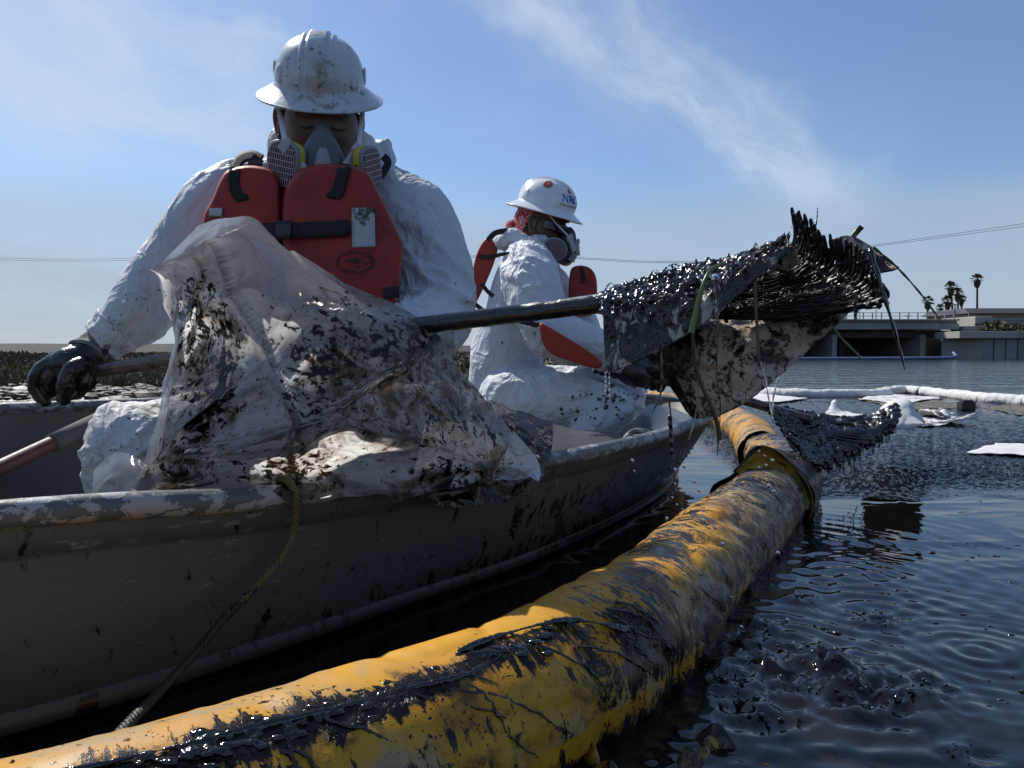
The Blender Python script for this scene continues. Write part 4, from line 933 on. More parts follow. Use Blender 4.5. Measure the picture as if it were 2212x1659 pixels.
# collar, a torn open skin standing over the joint
def collar():
    a = np.array([.86, 2.60, BZ]); b = np.array([1.04, 2.96, BZ]); d = b - a; L = np.linalg.norm(d); d /= L; side = np.cross(d, (0, 0, 1)); side /= np.linalg.norm(side)
    V = []; n, m = 40, 60
    for i in range(n):
        t = i / (n - 1)
        for j in range(m):
            A = -0.35 + j / (m - 1) * (math.pi + 0.75)
            r = 0.138 - 0.012 * t + 0.007 * pn(np.array([[t * 3, A * 2, 1.0]]))[0]
            flare = (1 - t) ** 1.8
            back = flare * (0.03 * math.exp(-((A - 1.72) / .5) ** 2) + .0)      # the raised peak of the open mouth
            out = r + flare * (0.050 * math.exp(-((A - 1.75) / .42) ** 2) + 0.060 * math.exp(-((A - 3.1) / .4) ** 2))
            V.append(a + d * (L * t - back * .5) + (side * math.cos(A) + np.array([0, 0, 1]) * math.sin(A)) * out)
    V = np.array(V); pn_ = fbm(V * 14, 3, 4); V = V + (V - (a + b) / 2) * (pn_ * 0.03)[:, None]
    g = grid(V, n, m); oil = 0.55 + 0.5 * np.clip((V[:, 0] - .85) * 4, 0, 1)
    mk('collar', g, M['boom_yellow'], bm, attr={'oil': oil, 'pale': 0 * oil + .2}, solid=0.004)
    # the torn inner face showing in the mouth
    top = cr([P(1586, 1018, 2.50), P(1614, 990, 2.58), P(1646, 966, 2.62), P(1692, 990, 2.60), P(1728, 1030, 2.56), P(1748, 1075, 2.54), P(1747, 1100, 2.52)], 60)
    bot = cr([P(1596, 1024, 2.52), P(1618, 1016, 2.56), P(1646, 1010, 2.58), P(1682, 1034, 2.56), P(1706, 1070, 2.52), P(1722, 1104, 2.47), P(1726, 1122, 2.44)], 60)
    Vf = np.array([[top[i] * (1 - t) + bot[i] * t + np.array([0, .035 * math.sin(t * math.pi), 0]) for t in np.linspace(0, 1, 14)] for i in range(60)]).reshape(-1, 3); Vf = Vf + .006 * np.stack([0 * Vf[:, 0], fbm(Vf * 14, 3, 3), 0 * Vf[:, 0]], 1)
    mk('torn_flap', grid(Vf, 60, 14), M['boom_dark'], bm, solid=.003); mk('torn_edge', round_sweep(top, .0035, n=7), M['oil_web'], bm)
    # the inner flap
    V = []
    A0 = np.linspace(-.5, 3.5, 40)
    for i in range(10):
        t = i / 9
        for A in A0:
            r = (0.132 + 0.05 * math.exp(-((A - 1.75) / .42) ** 2) * (1 - t)) * (1 - 0.25 * t)
            V.append(a + d * (0.00 + .15 * t) + (side * math.cos(A) + np.array([0, 0, 1]) * math.sin(A)) * r)
    V = np.array(V)
    mk('inner_flap', grid(V, 10, 40), M['boom_dark'], bm, solid=0.003)
collar()
def oil2(V, S, A, L): return 0.45 + 0.7 * np.clip(1.3 - np.abs(A - 1.0), 0, 1) * .6 + 0.7 * np.clip(0.03 - V[:, 2], 0, .05) * 20
boom_section('float_sleeve', [(.86, 2.62, BZ), (1.0, 2.88, BZ), (1.11, 3.2, BZ), (1.18, 3.55, BZ), (1.22, 3.8, BZ)], [.130, .128, .118, .112, .105], M['boom_skin'], bm, 12, oil2, n=110, m=56, attr_pale=lambda V, S, A, L: 0.35 + 0 * S)
def oil3(V, S, A, L): return 0.25 + 0.85 * np.clip(0.055 - V[:, 2], 0, .07) * 16 + 0.2 * np.clip(1.5 - A, 0, 1)
boom_section('float_sleeve', [(1.19, 3.72, BZ), (1.30, 4.15, BZ), (1.42, 4.7, BZ), (1.52, 5.4, BZ), (1.55, 6.1, BZ), (1.45, 7.0, BZ), (1.15, 7.7, BZ), (.7, 8.2, BZ)], 0.118, M['boom_skin'], bm, 20, oil3, n=220, m=48, fold=.7)
# folded skirt tails breaking the surface at the bottom of the picture
def tail(nm, ctr_px, seed, w, h):
    c = G(*ctr_px); V = []
    for i in range(26):
        for j in range(14):
            s = i / 25 - .5; t = j / 13
            V.append((c[0] + s * w + .01 * math.sin(t * 5), c[1] + .035 * math.sin(s * 7 + seed) + t * .05, -0.02 + h * math.sin(t * math.pi) * (1 - (2 * s) ** 2) * (1 + .4 * math.sin(s * 19))))
    V = np.array(V) + 0.008 * np.stack([fbm(np.array(V) * 20, 2, seed + k) for k in range(3)], 1)
    mk(nm, grid(V, 26, 14), M['boom_yellow'], bm, attr={'oil': 0.5 + 0 * V[:, 0], 'pale': 0 * V[:, 0]}, solid=.003)
tail('skirt_tail', (1545, 1655), 1, .16, .035); tail('skirt_tail', (1240, 1655), 2, .12, .05); tail('skirt_tail', (1330, 1560), 5, .10, .02)
# crude lying thick on top of the near section, with runs down the flank
def sec_pt(c, s_, L, A, r):
    k = int(np.clip(np.searchsorted(L, s_), 1, len(c) - 2)); T = c[k + 1] - c[k - 1]; T /= np.linalg.norm(T); side = np.cross(T, (0, 0, 1)); side /= np.linalg.norm(side)
    return c[k] + r * (side * math.cos(A) + np.array([0, 0, 1]) * math.sin(A))
c1 = cr(sec1, 400); L1 = np.concatenate([[0], np.cumsum(np.linalg.norm(np.diff(c1, axis=0), axis=1))])
runs = []; r_ = np.random.default_rng(21)
for k in range(20):
    s0 = r_.uniform(.86, 1.85); A0 = r_.uniform(.85, 1.3); ln = r_.uniform(.3, 1.1); sl = r_.uniform(.05, .16)
    q = [sec_pt(c1, s0 + sl * t + .008 * math.sin(6 * t + k), L1, A0 - ln * t, .1215 + .001 * math.sin(t * 9)) for t in np.linspace(0, 1, 16)]
    runs.append(round_sweep(q, np.linspace(.0020, .0009, 16), n=6))
q = [sec_pt(c1, s_, L1, A_, .122) for s_, A_ in ((.80, 1.36), (.90, 1.30), (1.0, 1.24), (1.12, 1.16), (1.22, 1.10), (1.30, 1.04), (1.36, 1.12), (1.33, 1.24), (1.31, 1.34), (1.38, 1.38), (1.46, 1.3), (1.52, 1.15), (1.56, .95), (1.6, .75))]
q = cr(q, 120); runs.append(round_sweep(q, .0030 + .0018 * np.sin(np.linspace(0, 40, 120)), n=8))
for k in range(160):
    s0 = r_.choice([.98, 1.08, 1.18, 1.38]) + r_.normal() * .05; A0 = 1.15 + r_.normal() * .09
    p_ = sec_pt(c1, s0, L1, A0, .120); z = r_.uniform(.0018, .0055); runs.append(blob(p_, (z * 1.8, z * 1.3, z * .6), 8, 5, .5, k))
Vr_, Fr_, Nr_ = remeshed(runs, .0016, 2); mk('crude_runs', (Vr_ + Nr_ * (.0008 * ridged(Vr_ * 110, 2, 3))[:, None], Fr_), M['clump'], bm, kind='stuff')

# ------------------------------------------------------------------ white sorbent boom and pads on the slick
def sorbent(path, r, label, seed, knots=()):
    c = cr(path, 160); V, Fc = sweep(c, r, n=20)
    s = np.repeat(np.concatenate([[0], np.cumsum(np.linalg.norm(np.diff(c, axis=0), axis=1))]), 20); ctr = np.repeat(c, 20, axis=0); D = V - ctr
    sc = 1 + .16 * fbm(V * 5, 3, seed) + .10 * ridged(V * 16, 2, seed) - .1
    for kx in knots: sc = sc * (1 - .5 * np.exp(-((s - kx) / .035) ** 2))
    V = ctr + D * sc[:, None]
    o = empty('sorbent_boom', c[len(c) // 2] * (1, 1, 0), label, 'boom', 'white sorbent booms')
    mk('sock', (V, Fc), M['sorbent'], o, attr={'oil': np.clip(.04 - V[:, 2], 0, .05) * 14})
    for kx in knots:
        i = int(np.argmin(np.abs(s.reshape(-1, 20)[:, 0] - kx))); i = min(max(i, 1), len(c) - 2); T = c[i + 1] - c[i - 1]; T /= np.linalg.norm(T)
        mk('tie', sweep([c[i] - T * .03, c[i] + T * .03], r * .74, n=14), M['oil_web'], o)
def gz(u, v, z=.035): q = G(u, v); return (q[0], q[1], z)
sorbent([gz(1560, 838), gz(1640, 852), gz(1720, 857), gz(1830, 858), gz(1920, 856)], .062, 'white sorbent boom, left length in front of the far water', 1)
sorbent([gz(1900, 856), gz(1950, 849), gz(2000, 853), gz(2060, 860), gz(2110, 866), gz(2150, 870), gz(2215, 875)], .066, 'white sorbent boom, middle length with a black tied joint', 2, knots=(2.0,) if False else (1.35,))
sorbent([gz(2203, 873), gz(2260, 880), gz(2340, 890), gz(2500, 905)], .066, 'white sorbent boom, short length leaving the right edge', 5)
def pad(corners, label, seed, lift=None, z=.012, oilamt=0.2, name='sorbent_pad', cat='pad', mat_='pad_white', grp='white sorbent pads'):
    q = [G(*c)[:2] for c in corners]; n = 22; V = []
    for i in range(n):
        for j in range(n):
            s, t = i / (n - 1), j / (n - 1); p_ = (1 - s) * (1 - t) * q[0] + s * (1 - t) * q[1] + s * t * q[2] + (1 - s) * t * q[3]
            V.append((p_[0], p_[1], z))
    V = np.array(V); nn = fbm(V * 6, 3, seed); V[:, 2] += .010 * nn * 1.0 + .004
    V[:, 0] += .012 * fbm(V * 9, 2, seed + 3); V[:, 1] += .02 * fbm(V * 9, 2, seed + 4)
    if lift: V[:, 2] += lift(np.linspace(0, 1, n)[:, None].repeat(n, 1).ravel(), np.linspace(0, 1, n)[None].repeat(n, 0).ravel(), nn)
    mk(name, grid(V, n, n), M[mat_], label=label, cat=cat, group=grp, solid=.004, attr={'oil': oilamt * (0.5 + fbm(V * 5, 2, seed + 9))})
pad([(2085, 983), (2230, 990), (2330, 966), (2150, 964)], 'flat white sorbent pad by itself at the right edge', 1, oilamt=.1)
pad([(1612, 868), (1680, 872), (1745, 863), (1640, 853)], 'white sorbent pad behind the left end of the second fork', 2, oilamt=.1)
pad([(1735, 853), (1790, 856), (1830, 850), (1760, 849)], 'thin sliver of white pad just under the sorbent boom', 3)
pad([(1855, 865), (1950, 876), (2040, 862), (1900, 852)], 'white pad below the middle of the sorbent boom', 4, oilamt=.3)
pad([(1925, 906), (1995, 925), (2112, 917), (2010, 900)], 'white pad with a curled corner left of the lone pad', 5, oilamt=.5, lift=lambda s, t, n: .05 * np.clip(s + t - 1.35, 0, 1) ** 1.0 * 2)
pad([(1780, 898), (1830, 904), (1870, 900), (1800, 888)], 'small white pad with raised tip behind the second fork', 6, lift=lambda s, t, n: .10 * np.exp(-((s - .1) / .15) ** 2 - ((t - .8) / .3) ** 2))
pad([(1985, 905), (2040, 912), (2060, 900), (2005, 892)], 'crumpled white pad scrap lying on the curled pad', 7, oilamt=.5, z=.03, lift=lambda s, t, n: .05 * np.clip(n, 0, 1) + .04 * np.exp(-((s - .8) / .15) ** 2 - ((t - .4) / .2) ** 2))
pad([(1850, 862), (1960, 888), (2120, 880), (1985, 860)], 'tan patch of foam scum floating beyond the pads', 8, z=.002, name='foam_patch', cat='foam', mat_='foam', grp=None)
pad([(2120, 880), (2200, 898), (2290, 890), (2190, 874)], 'thin scum patch at the right below the sorbent boom', 9, z=.001, name='foam_patch', cat='foam', mat_='foam', grp=None)
# humped pad behind the second fork
def humped():
    n = 30; V = []
    prof = [(1868, 915), (1895, 892), (1925, 868), (1958, 866), (1975, 885), (1992, 912)]; base = [(1860, 922), (1890, 925), (1920, 927), (1950, 926), (1975, 924), (1995, 920)]
    pt = cr([P(u, v, 3.55) for u, v in prof], n); pb = cr([P(u, v, 3.25) for u, v in base], n); pk = cr([P(u, v - 6, 3.9) for u, v in base], n)
    for i in range(n):
        for j in range(20):
            t = j / 19
            V.append(pb[i] * (1 - t) ** 2 + 2 * t * (1 - t) * (pt[i] * 1.0 + (pt[i] - (pb[i] + pk[i]) / 2)) + pk[i] * t ** 2)
    V = np.array(V); V[:, 2] = np.maximum(V[:, 2], .004); V += .010 * np.stack([ridged(V * 9, 2, 3), ridged(V * 9, 2, 4), fbm(V * 9, 2, 5)], 1)
    mk('sorbent_pad', grid(V, n, 20), M['pad_white'], label='humped white pad standing up behind the tip of the second fork', cat='pad', group='white sorbent pads', solid=.004, attr={'oil': np.clip(.5 - (V[:, 2]) * 4, 0, 1) * .55})
humped()
c = G(2087, 886)
mk('float_block', [box(c + (0, 0, .04), (.13, .10, .08)), box(c + (0, 0, .085), (.10, .08, .02))], M['buckle'], smooth=False, bevel=.012, label='small dark block floating right of the foam patch', cat='debris')
# tar clumps thrown up in the splash and drifting
r_ = np.random.default_rng(8); parts = []
for (u, v, w, A) in SPLASH:
    c = G(u, v)
    for k in range(int(w * 320)):
        a = r_.uniform(0, 6.28); rr = w * .8 * math.sqrt(r_.random()); s = r_.uniform(.0007, .0028) * (1 + A * 30) * (1.0 if r_.random() < .25 else .5)
        parts.append(blob((c[0] + math.cos(a) * rr, c[1] + math.sin(a) * rr, A * .9 * math.exp(-(rr / w) ** 2) + r_.uniform(-.002, .006)), (s * 1.4, s * 1.2, s), 8, 6, .5, k))
for k in range(330):
    u = r_.uniform(1500, 2230); v = r_.uniform(890, 1659); c = G(u, v)
    if c[0] < .98 + .1 * (c[1] - 2.6) and c[1] > 2.2: continue
    if c[0] < (.30 + (c[1] - 1.3) * .55): continue
    s = r_.uniform(.0007, .0026) * (1 + c[1] * .45); parts.append(blob((c[0], c[1], .0005), (s * 2.2, s * 1.5, s * .7), 8, 5, .6, k))
mk('tar_clumps', join(parts), M['clump'], kind='stuff', label='small glossy tar clumps on the dark water', base=(1.2, 1.6, 0))
# ------------------------------------------------------------------ people: shared pieces
def Rx(a): c, s = math.cos(a), math.sin(a); return np.array([[1, 0, 0], [0, c, -s], [0, s, c]])
def Ry(a): c, s = math.cos(a), math.sin(a); return np.array([[c, 0, s], [0, 1, 0], [-s, 0, c]])
def Rz(a): c, s = math.cos(a), math.sin(a); return np.array([[c, -s, 0], [s, c, 0], [0, 0, 1]])
def tf(geo, R, c, sc=1.0):
    V, Fc = geo if isinstance(geo, tuple) else join(geo)
    return (np.asarray(V) * sc) @ R.T + c, Fc
def gauss(x, s): return np.exp(-(x / s) ** 2)
def head_geo():
    nu, nv = 110, 84; th = np.linspace(0, 2 * math.pi, nu, endpoint=False); ph = np.linspace(0.02, math.pi - 0.02, nv)
    T, H = np.meshgrid(th, ph, indexing='ij'); x = np.sin(H) * np.cos(T); y = np.sin(H) * np.sin(T); z = np.cos(H)
    X = .074 * x; Yy = .094 * y; Z = .116 * z
    hi = np.clip(z - .30, 0, 1); X = X * (1 - .16 * hi); Yy = np.where(y < 0, Yy * (1 - .42 * hi), Yy)
    lo = np.clip(-z, 0, 1); X = X * (1 - .22 * lo ** 1.4); Yy = np.where(y > 0, Yy * (1 - .25 * lo), Yy * (1 - 0.05 * lo))
    X = X + np.sign(X) * .004 * gauss(Z + .02, .03) * (y < .2)
    f = np.clip(-y, 0, 1)                                    # front weight
    d = 0 * X
    for sx in (-1, 1):
        d -= .0125 * gauss(X - sx * .032, .017) * gauss(Z - .002, .013)
        d += .0075 * gauss(X - sx * .032, .011) * gauss(Z - .000, .008)
        d += .0035 * gauss(X - sx * .032, .022) * gauss(Z - .020, .006)
        d += .0040 * gauss(X - sx * .045, .016) * gauss(Z + .030, .016)
        d += .0050 * gauss(X - sx * .014, .007) * gauss(Z + .040, .008)
    d += .012 * gauss(X, .009) * np.clip((.012 - Z) / .05, 0, 1) * (Z > -.050) + .006 * gauss(X, .010) * gauss(Z + .042, .010)
    d += .005 * gauss(X, .020) * gauss(Z + .070, .009) - .003 * gauss(X, .022) * gauss(Z + .0715, .003) + .006 * gauss(X, .018) * gauss(Z + .100, .014)
    Yy = Yy - d * f ** .5
    V = np.stack([X, Yy, Z], -1).reshape(-1, 3)
    return grid(V, nu, nv, closed_u=True)
def ear_geo(sx):
    rim = cr([(sx * .073, -.004, -.030), (sx * .078, .004, -.034), (sx * .084, .014, -.018), (sx * .088, .018, .006), (sx * .085, .010, .022), (sx * .079, -.004, .020), (sx * .075, -.008, .008)], 26)
    parts = [round_sweep(rim, .0042, n=8), blob((sx * .078, .004, -.006), (.005, .013, .024), 12, 9), blob((sx * .079, -.004, -.030), (.005, .007, .008), 8, 7)]
    parts.append(round_sweep(cr([(sx * .080, .004, -.022), (sx * .083, .010, -.008), (sx * .083, .007, .008), (sx * .079, -.002, .010)], 12), .0028, n=6))
    return join(parts)
def helmet_pt(th, t):
    a, b, Hh = .112, .130, .116
    c, s = np.cos(th), np.sin(th)
    td = np.minimum(t, 1.0); ph = td * math.pi / 2; r = np.sin(ph) ** .86; z = Hh * np.cos(ph) ** .92
    x = a * r * c; y = b * r * s
    fade = np.clip((1.0 - td) / .18, 0, 1); fade = fade * fade * (3 - 2 * fade)
    def ss(v): v = np.clip(v, 0, 1); return v * v * (3 - 2 * v)
    ax = np.abs(x); bump = .0075 * ss((.0245 - ax) / .005) + .0040 * ss((.040 - ax) / .004) * ss((ax - .029) / .003) + .0035 * ss((.0275 - ax) / .003) * 0
    bump = bump * fade * np.where(np.abs(s) > .02, 1, 1)
    n = np.stack([x / a ** 2, y / b ** 2, z / Hh ** 2], -1); n = n / (np.linalg.norm(n, axis=-1)[..., None] + 1e-9)
    x = x + n[..., 0] * bump; y = y + n[..., 1] * bump; z = z + n[..., 2] * bump
    # arched bosses on the flanks
    for t0 in (-math.pi / 2 - .98, -math.pi / 2 + .98, math.pi / 2 - .9, math.pi / 2 + .9):
        dth = np.abs((th - t0 + math.pi) % (2 * math.pi) - math.pi) * .12
        v = ss((.020 - np.sqrt(dth ** 2 + (np.clip(z - .030, 0, 1)) ** 2)) / .006) * ss((z) / .01)
        x = x + c * .0045 * v; y = y + s * .0045 * v
    q = np.clip(t - 1, 0, 1); ex = .043 + .004 * np.abs(s)
    x = x + c * ex * q; y = y + s * ex * q; z = z - .030 * q ** .85 - .003 * (q > 0)
    return np.stack([x, y, z], -1)
def helmet(parent, R, c, m, sc=1.0, label=None, slots=True):
    nth = 180; th = np.linspace(0, 2 * math.pi, nth, endpoint=False)
    t = np.concatenate([np.linspace(0.004, .80, 34), np.linspace(.82, 1.0, 9), np.linspace(1.02, 2.0, 14)])
    T, Q = np.meshgrid(th, t, indexing='ij'); O = helmet_pt(T, Q)
    c_, s_ = np.cos(th), np.sin(th)
    lip = O[:, -1:, :]; out = np.stack([c_, s_, 0 * c_], -1)[:, None, :]
    l1 = lip + out * .0025 + [0, 0, -.0005]; l2 = lip + out * .0028 + [0, 0, -.004]; l3 = lip + out * .0004 + [0, 0, -.0055]
    inner = O[:, ::-1, :] * np.array([.965, .97, .965]) + [0, 0, -.0035]
    allp = np.concatenate([O, l1, l2, l3, inner], 1)
    g = grid(allp.reshape(-1, 3), nth, allp.shape[1], closed_u=True)
    h = mk('hard_hat', tf(g, R, c, sc), m, parent, label=label)
    parts = []
    for sx in (-1, 1):
        a = 0 if sx > 0 else math.pi
        pz = .020
        v = blob((sx * .1105, 0.0, .024), (.0045, .018, .024), 14, 10); parts.append(v)
    for v in parts * int(slots): mk('side_slot', tf(v, R, c, sc), m, h)
    return h
def helmet_patch(pts2, th0, t0, R, c, sc, off=.0012):
    """flat artwork (metres across / up) laid on the dome"""
    out = []
    for x, y in pts2:
        th = th0 + x / .125; t = t0 - y / .185
        p = helmet_pt(np.array(th), np.array(t)); p2 = helmet_pt(np.array(th + .01), np.array(t)); p3 = helmet_pt(np.array(th), np.array(t - .01))
        n = np.cross(p2 - p, p3 - p); n /= np.linalg.norm(n); out.append(p + n * off)
    return (np.array(out) * sc) @ R.T + c
def text_geo(body, size):
    cu = bpy.data.curves.new('t', 'FONT'); cu.body = body; cu.size = size; cu.align_x = 'CENTER'; cu.resolution_u = 3; cu.offset = size * .02
    o = bpy.data.objects.new('t', cu); COL.objects.link(o); dg = bpy.context.evaluated_depsgraph_get()
    me = bpy.data.meshes.new_from_object(o.evaluated_get(dg)); V = [tuple(v.co)[:2] for v in me.vertices]; Fc = [tuple(p.vertices) for p in me.polygons]
    bpy.data.objects.remove(o); bpy.data.curves.remove(cu); bpy.data.meshes.remove(me); return V, Fc
def frame(n, up=(0, 0, 1)):
    n = np.asarray(n, float); n /= np.linalg.norm(n); r = np.cross(up, n); r /= np.linalg.norm(r); u = np.cross(n, r)
    return np.stack([r, u, n], 1)          # columns: right, up, normal
def respirator(parent, R, c, left_n, right_n, roundish=False, sc=1.0):
    face = sweep(cr([(0, -.100, .016), (0, -.112, -.004), (0, -.118, -.034), (0, -.122, -.062), (0, -.112, -.088), (0, -.095, -.104)], 22),
                 np.interp(np.linspace(0, 1, 22), [0, .15, .4, .7, .9, 1], [.008, .020, .042, .056, .050, .030]), np.interp(np.linspace(0, 1, 22), [0, .2, .5, .8, 1], [.010, .022, .034, .036, .022]), up=(0, -1, 0), n=36)
    V = face[0]; V[:, 1] -= .007 * gauss(V[:, 0], .010) * (V[:, 1] < -.1)
    m = mk('respirator', tf((V, face[1]), R, c, sc), M['mask_dark'] if roundish else M['mask_grey'], parent)
    v = sweep(cr([(0, -.142, -.022), (0, -.152, -.040), (0, -.158, -.064), (0, -.150, -.092)], 14), np.interp(np.linspace(0, 1, 14), [0, .4, .8, 1], [.007, .015, .023, .024]), np.interp(np.linspace(0, 1, 14), [0, .5, 1], [.007, .013, .015]), up=(0, -1, 0), n=24)
    mk('valve_cover', tf(v, R, c, sc), M['mask_light'], m)
    mk('valve_rim', tf(round_sweep(cr([(-.021, -.150, -.093), (0, -.162, -.096), (.021, -.150, -.093)], 9), .006, n=8), R, c, sc), M['bracket'], m)
    for sx, nn in ((-1, left_n), (1, right_n)):
        nn = np.array(nn, float)
        p0 = np.array([sx * .034, -.160, -.066]); p1 = np.array([sx * .064, -.138, -.026]); p2 = np.array([sx * .080, -.100, .002])
        d = (p1 - p0) / np.linalg.norm(p1 - p0); n1 = np.array([sx * .5, -.85, .1]); n1 -= d * n1.dot(d); n1 /= np.linalg.norm(n1); q = np.cross(d, n1)
        Rb = np.stack([q, d, n1], 1)
        mk('bracket', tf([box((p0 + p1) / 2 + n1 * .004, (.020, .052, .010), Rb), box(p1 + d * .004 + n1 * .005, (.028, .020, .011), Rb)], R, c, sc), M['bracket'], m, bevel=.0025, smooth=False)
        mk('bracket_stud', tf(sweep([p0 + n1 * .008, p0 + n1 * .0105], .0048, n=10), R, c, sc), M['buckle'], m, smooth=False)
        sp = cr([p1 + d * .01, (sx * .077, -.070, .018), (sx * .083, -.030, .048), (sx * .084, .01, .07)], 14); w = .0085 if roundish else .0055
        mk('head_strap', tf(sweep(sp, .0018, w, up=(0, 1, .6), n=8), R, c, sc), M['mask_strap'], m)
        C0 = np.array([sx * .070 + .008, -.124, -.056]) if not roundish else np.array([sx * .086, -.100, -.078]); Fm = frame(nn, (0, -.12, 1))
        if roundish: ol = [(.041 * math.cos(a) * 1.15, .041 * math.sin(a)) for a in np.linspace(0, 2 * math.pi, 40, endpoint=False)]
        else: ol = cr([(-.040, .026), (-.020, .040), (.018, .040), (.038, .028), (.041, -.006), (.033, -.036), (.005, -.046), (-.026, -.040), (-.040, -.010)], 44, closed=True)[:, :2]
        ol = np.array([(x, y) for x, y in ol]); V = []; n_ = len(ol)
        prof = [(-.014, .90), (-.013, .97), (.006, 1.0), (.0085, .985), (.0100, .95)]
        for w_, s_ in prof: V += [(*(p_ * s_), w_) for p_ in ol]
        Fc = [(k * n_ + i, k * n_ + (i + 1) % n_, (k + 1) * n_ + (i + 1) % n_, (k + 1) * n_ + i) for k in range(len(prof) - 1) for i in range(n_)]
        Fc += [tuple(range((len(prof) - 1) * n_, len(prof) * n_)), tuple(range(n_ - 1, -1, -1))]
        def put(g): v_, f_ = g; v_ = np.asarray(v_) * np.array([1.04, 1.02, 1]) if not roundish else v_; return tf((np.asarray(v_) @ Fm.T + C0 + Fm[:, 2] * .012, f_), R, c, sc)
        ct = mk('filter_cartridge', put((np.array(V), Fc)), M['filter'], m)
        # band round the wall
        Vb = []; 
        for w_, s_ in ((-.0095, .995), (-.009, 1.012), (.0025, 1.018), (.003, 1.0)): Vb += [(*(p_ * s_), w_) for p_ in ol]
        mk('label_band', put((np.array(Vb), [(k * n_ + i, k * n_ + (i + 1) % n_, (k + 1) * n_ + (i + 1) % n_, (k + 1) * n_ + i) for k in range(3) for i in range(n_)])), M['yellow_label'] if not roundish or sx > 0 else M['filter'], m)
        Vg = [(*(p_ * .86), .0104) for p_ in ol]; mk('grille_recess', put((np.array(Vg), [tuple(range(n_))])), M['grille_dark'], m, smooth=False)
        bars = []
        cx, cy = ol[:, 0], ol[:, 1]
        def inside(x, y):
            k = 0
            for i in range(n_):
                x1, y1 = ol[i] * .86; x2, y2 = ol[(i + 1) % n_] * .86
                if (y1 > y) != (y2 > y) and x < (x2 - x1) * (y - y1) / (y2 - y1) + x1: k ^= 1
            return k
        if not roundish:
            for gx in np.arange(-.036, .037, .0058):
                ys = [y for y in np.arange(-.045, .042, .001) if inside(gx, y)]
                if ys: bars.append(box((gx, (ys[0] + ys[-1]) / 2, .0112), (.0013, ys[-1] - ys[0], .0012)))
            for gy in np.arange(-.040, .040, .0110):
                xs = [x for x in np.arange(-.045, .045, .001) if inside(x, gy)]
                if xs: bars.append(box(((xs[0] + xs[-1]) / 2, gy, .0116), (xs[-1] - xs[0], .0016, .0012)))
        else:
            for gx in np.arange(-.040, .041, .0062):
                for gy in np.arange(-.034, .035, .0062):
                    if inside(gx, gy): bars.append(box((gx, gy, .0112), (.0034, .0034, .0014)))
        v_, f_ = join(bars); mk('grille', put((v_, f_)), M['grille'], m, smooth=False)
        if not roundish:
            tv, tf_ = text_geo('3M', .010)
            # on the wall, facing the front
            k = int(np.argmin(ol[:, 0] * sx + np.abs(ol[:, 1]) * .3)); 
            e = np.array([*(ol[k] * 1.022), -.003]); nrm_ = np.array([ol[k][0], ol[k][1], 0]); nrm_ /= np.linalg.norm(nrm_); tz = np.array([0, 0, 1.0]); rr = np.cross(nrm_, tz) * sx
            vt = np.array([e + tz * (y - .003) * 1.0 + rr * x + nrm_ * .0006 for x, y in tv]); mk('print', put((vt, tf_)), M['ink'], m, smooth=False)
    return m
def finger(ch, r): return round_sweep(cr(ch, 10), np.linspace(r * 1.05, r * .82, 10), n=12)
def grip_hand(parent, center, axis, wrist, rp, m, side=1, size=1.0, name='glove'):
    """a gloved hand closed round a shaft: palm, four fingers wrapped round the shaft, thumb over the other way"""
    center = np.asarray(center, float); ax = np.asarray(axis, float); ax /= np.linalg.norm(ax); w = np.asarray(wrist, float) - center
    w -= ax * w.dot(ax) * .7; o = w - ax * w.dot(ax); o /= np.linalg.norm(o); t = np.cross(ax, o) * side
    R_ = rp + .014 * size; parts = []
    palm = center + o * (rp + .020 * size)
    parts.append(round_sweep([np.asarray(wrist, float), (np.asarray(wrist, float) + palm) / 2, palm + o * .012], [.031 * size, .033 * size, .034 * size], n=16))
    parts.append(blob(palm, (.030 * size, .030 * size, .030 * size), 14, 10)); 
    parts.append(sweep([palm - ax * .042 * size, palm, palm + ax * .042 * size], [.019 * size, .026 * size, .020 * size], n=14))
    for k, (off, ln, rr) in enumerate(((-.036, 3.6, .0115), (-.012, 4.1, .0125), (.012, 4.2, .0125), (.036, 3.9, .012))):
        ch = []
        for a in np.linspace(.25, ln, 7):
            R2 = R_ * (1.0 + .12 * (a < 1.2)); ch.append(center + ax * off * size * (1.08) + (o * math.cos(a) + t * math.sin(a)) * R2 + ax * .003 * math.sin(a + k))
        ch.insert(0, palm + ax * off * .8 * size); parts.append(finger(ch, rr * size))
    th = [palm - ax * .035 * size - t * .012, center - ax * .056 * size - t * R_ * .9 + o * .01, center - ax * .050 * size - t * R_ * .75 - o * R_ * .75, center - ax * .038 * size - o * R_ * 1.15]
    parts.append(finger(th, .0135 * size))
    V, Fc, N = remeshed(parts, .0042, 4)
    return mk(name, (V + N * (.0012 * ridged(V * 40, 2, 3))[:, None], Fc), m, parent)
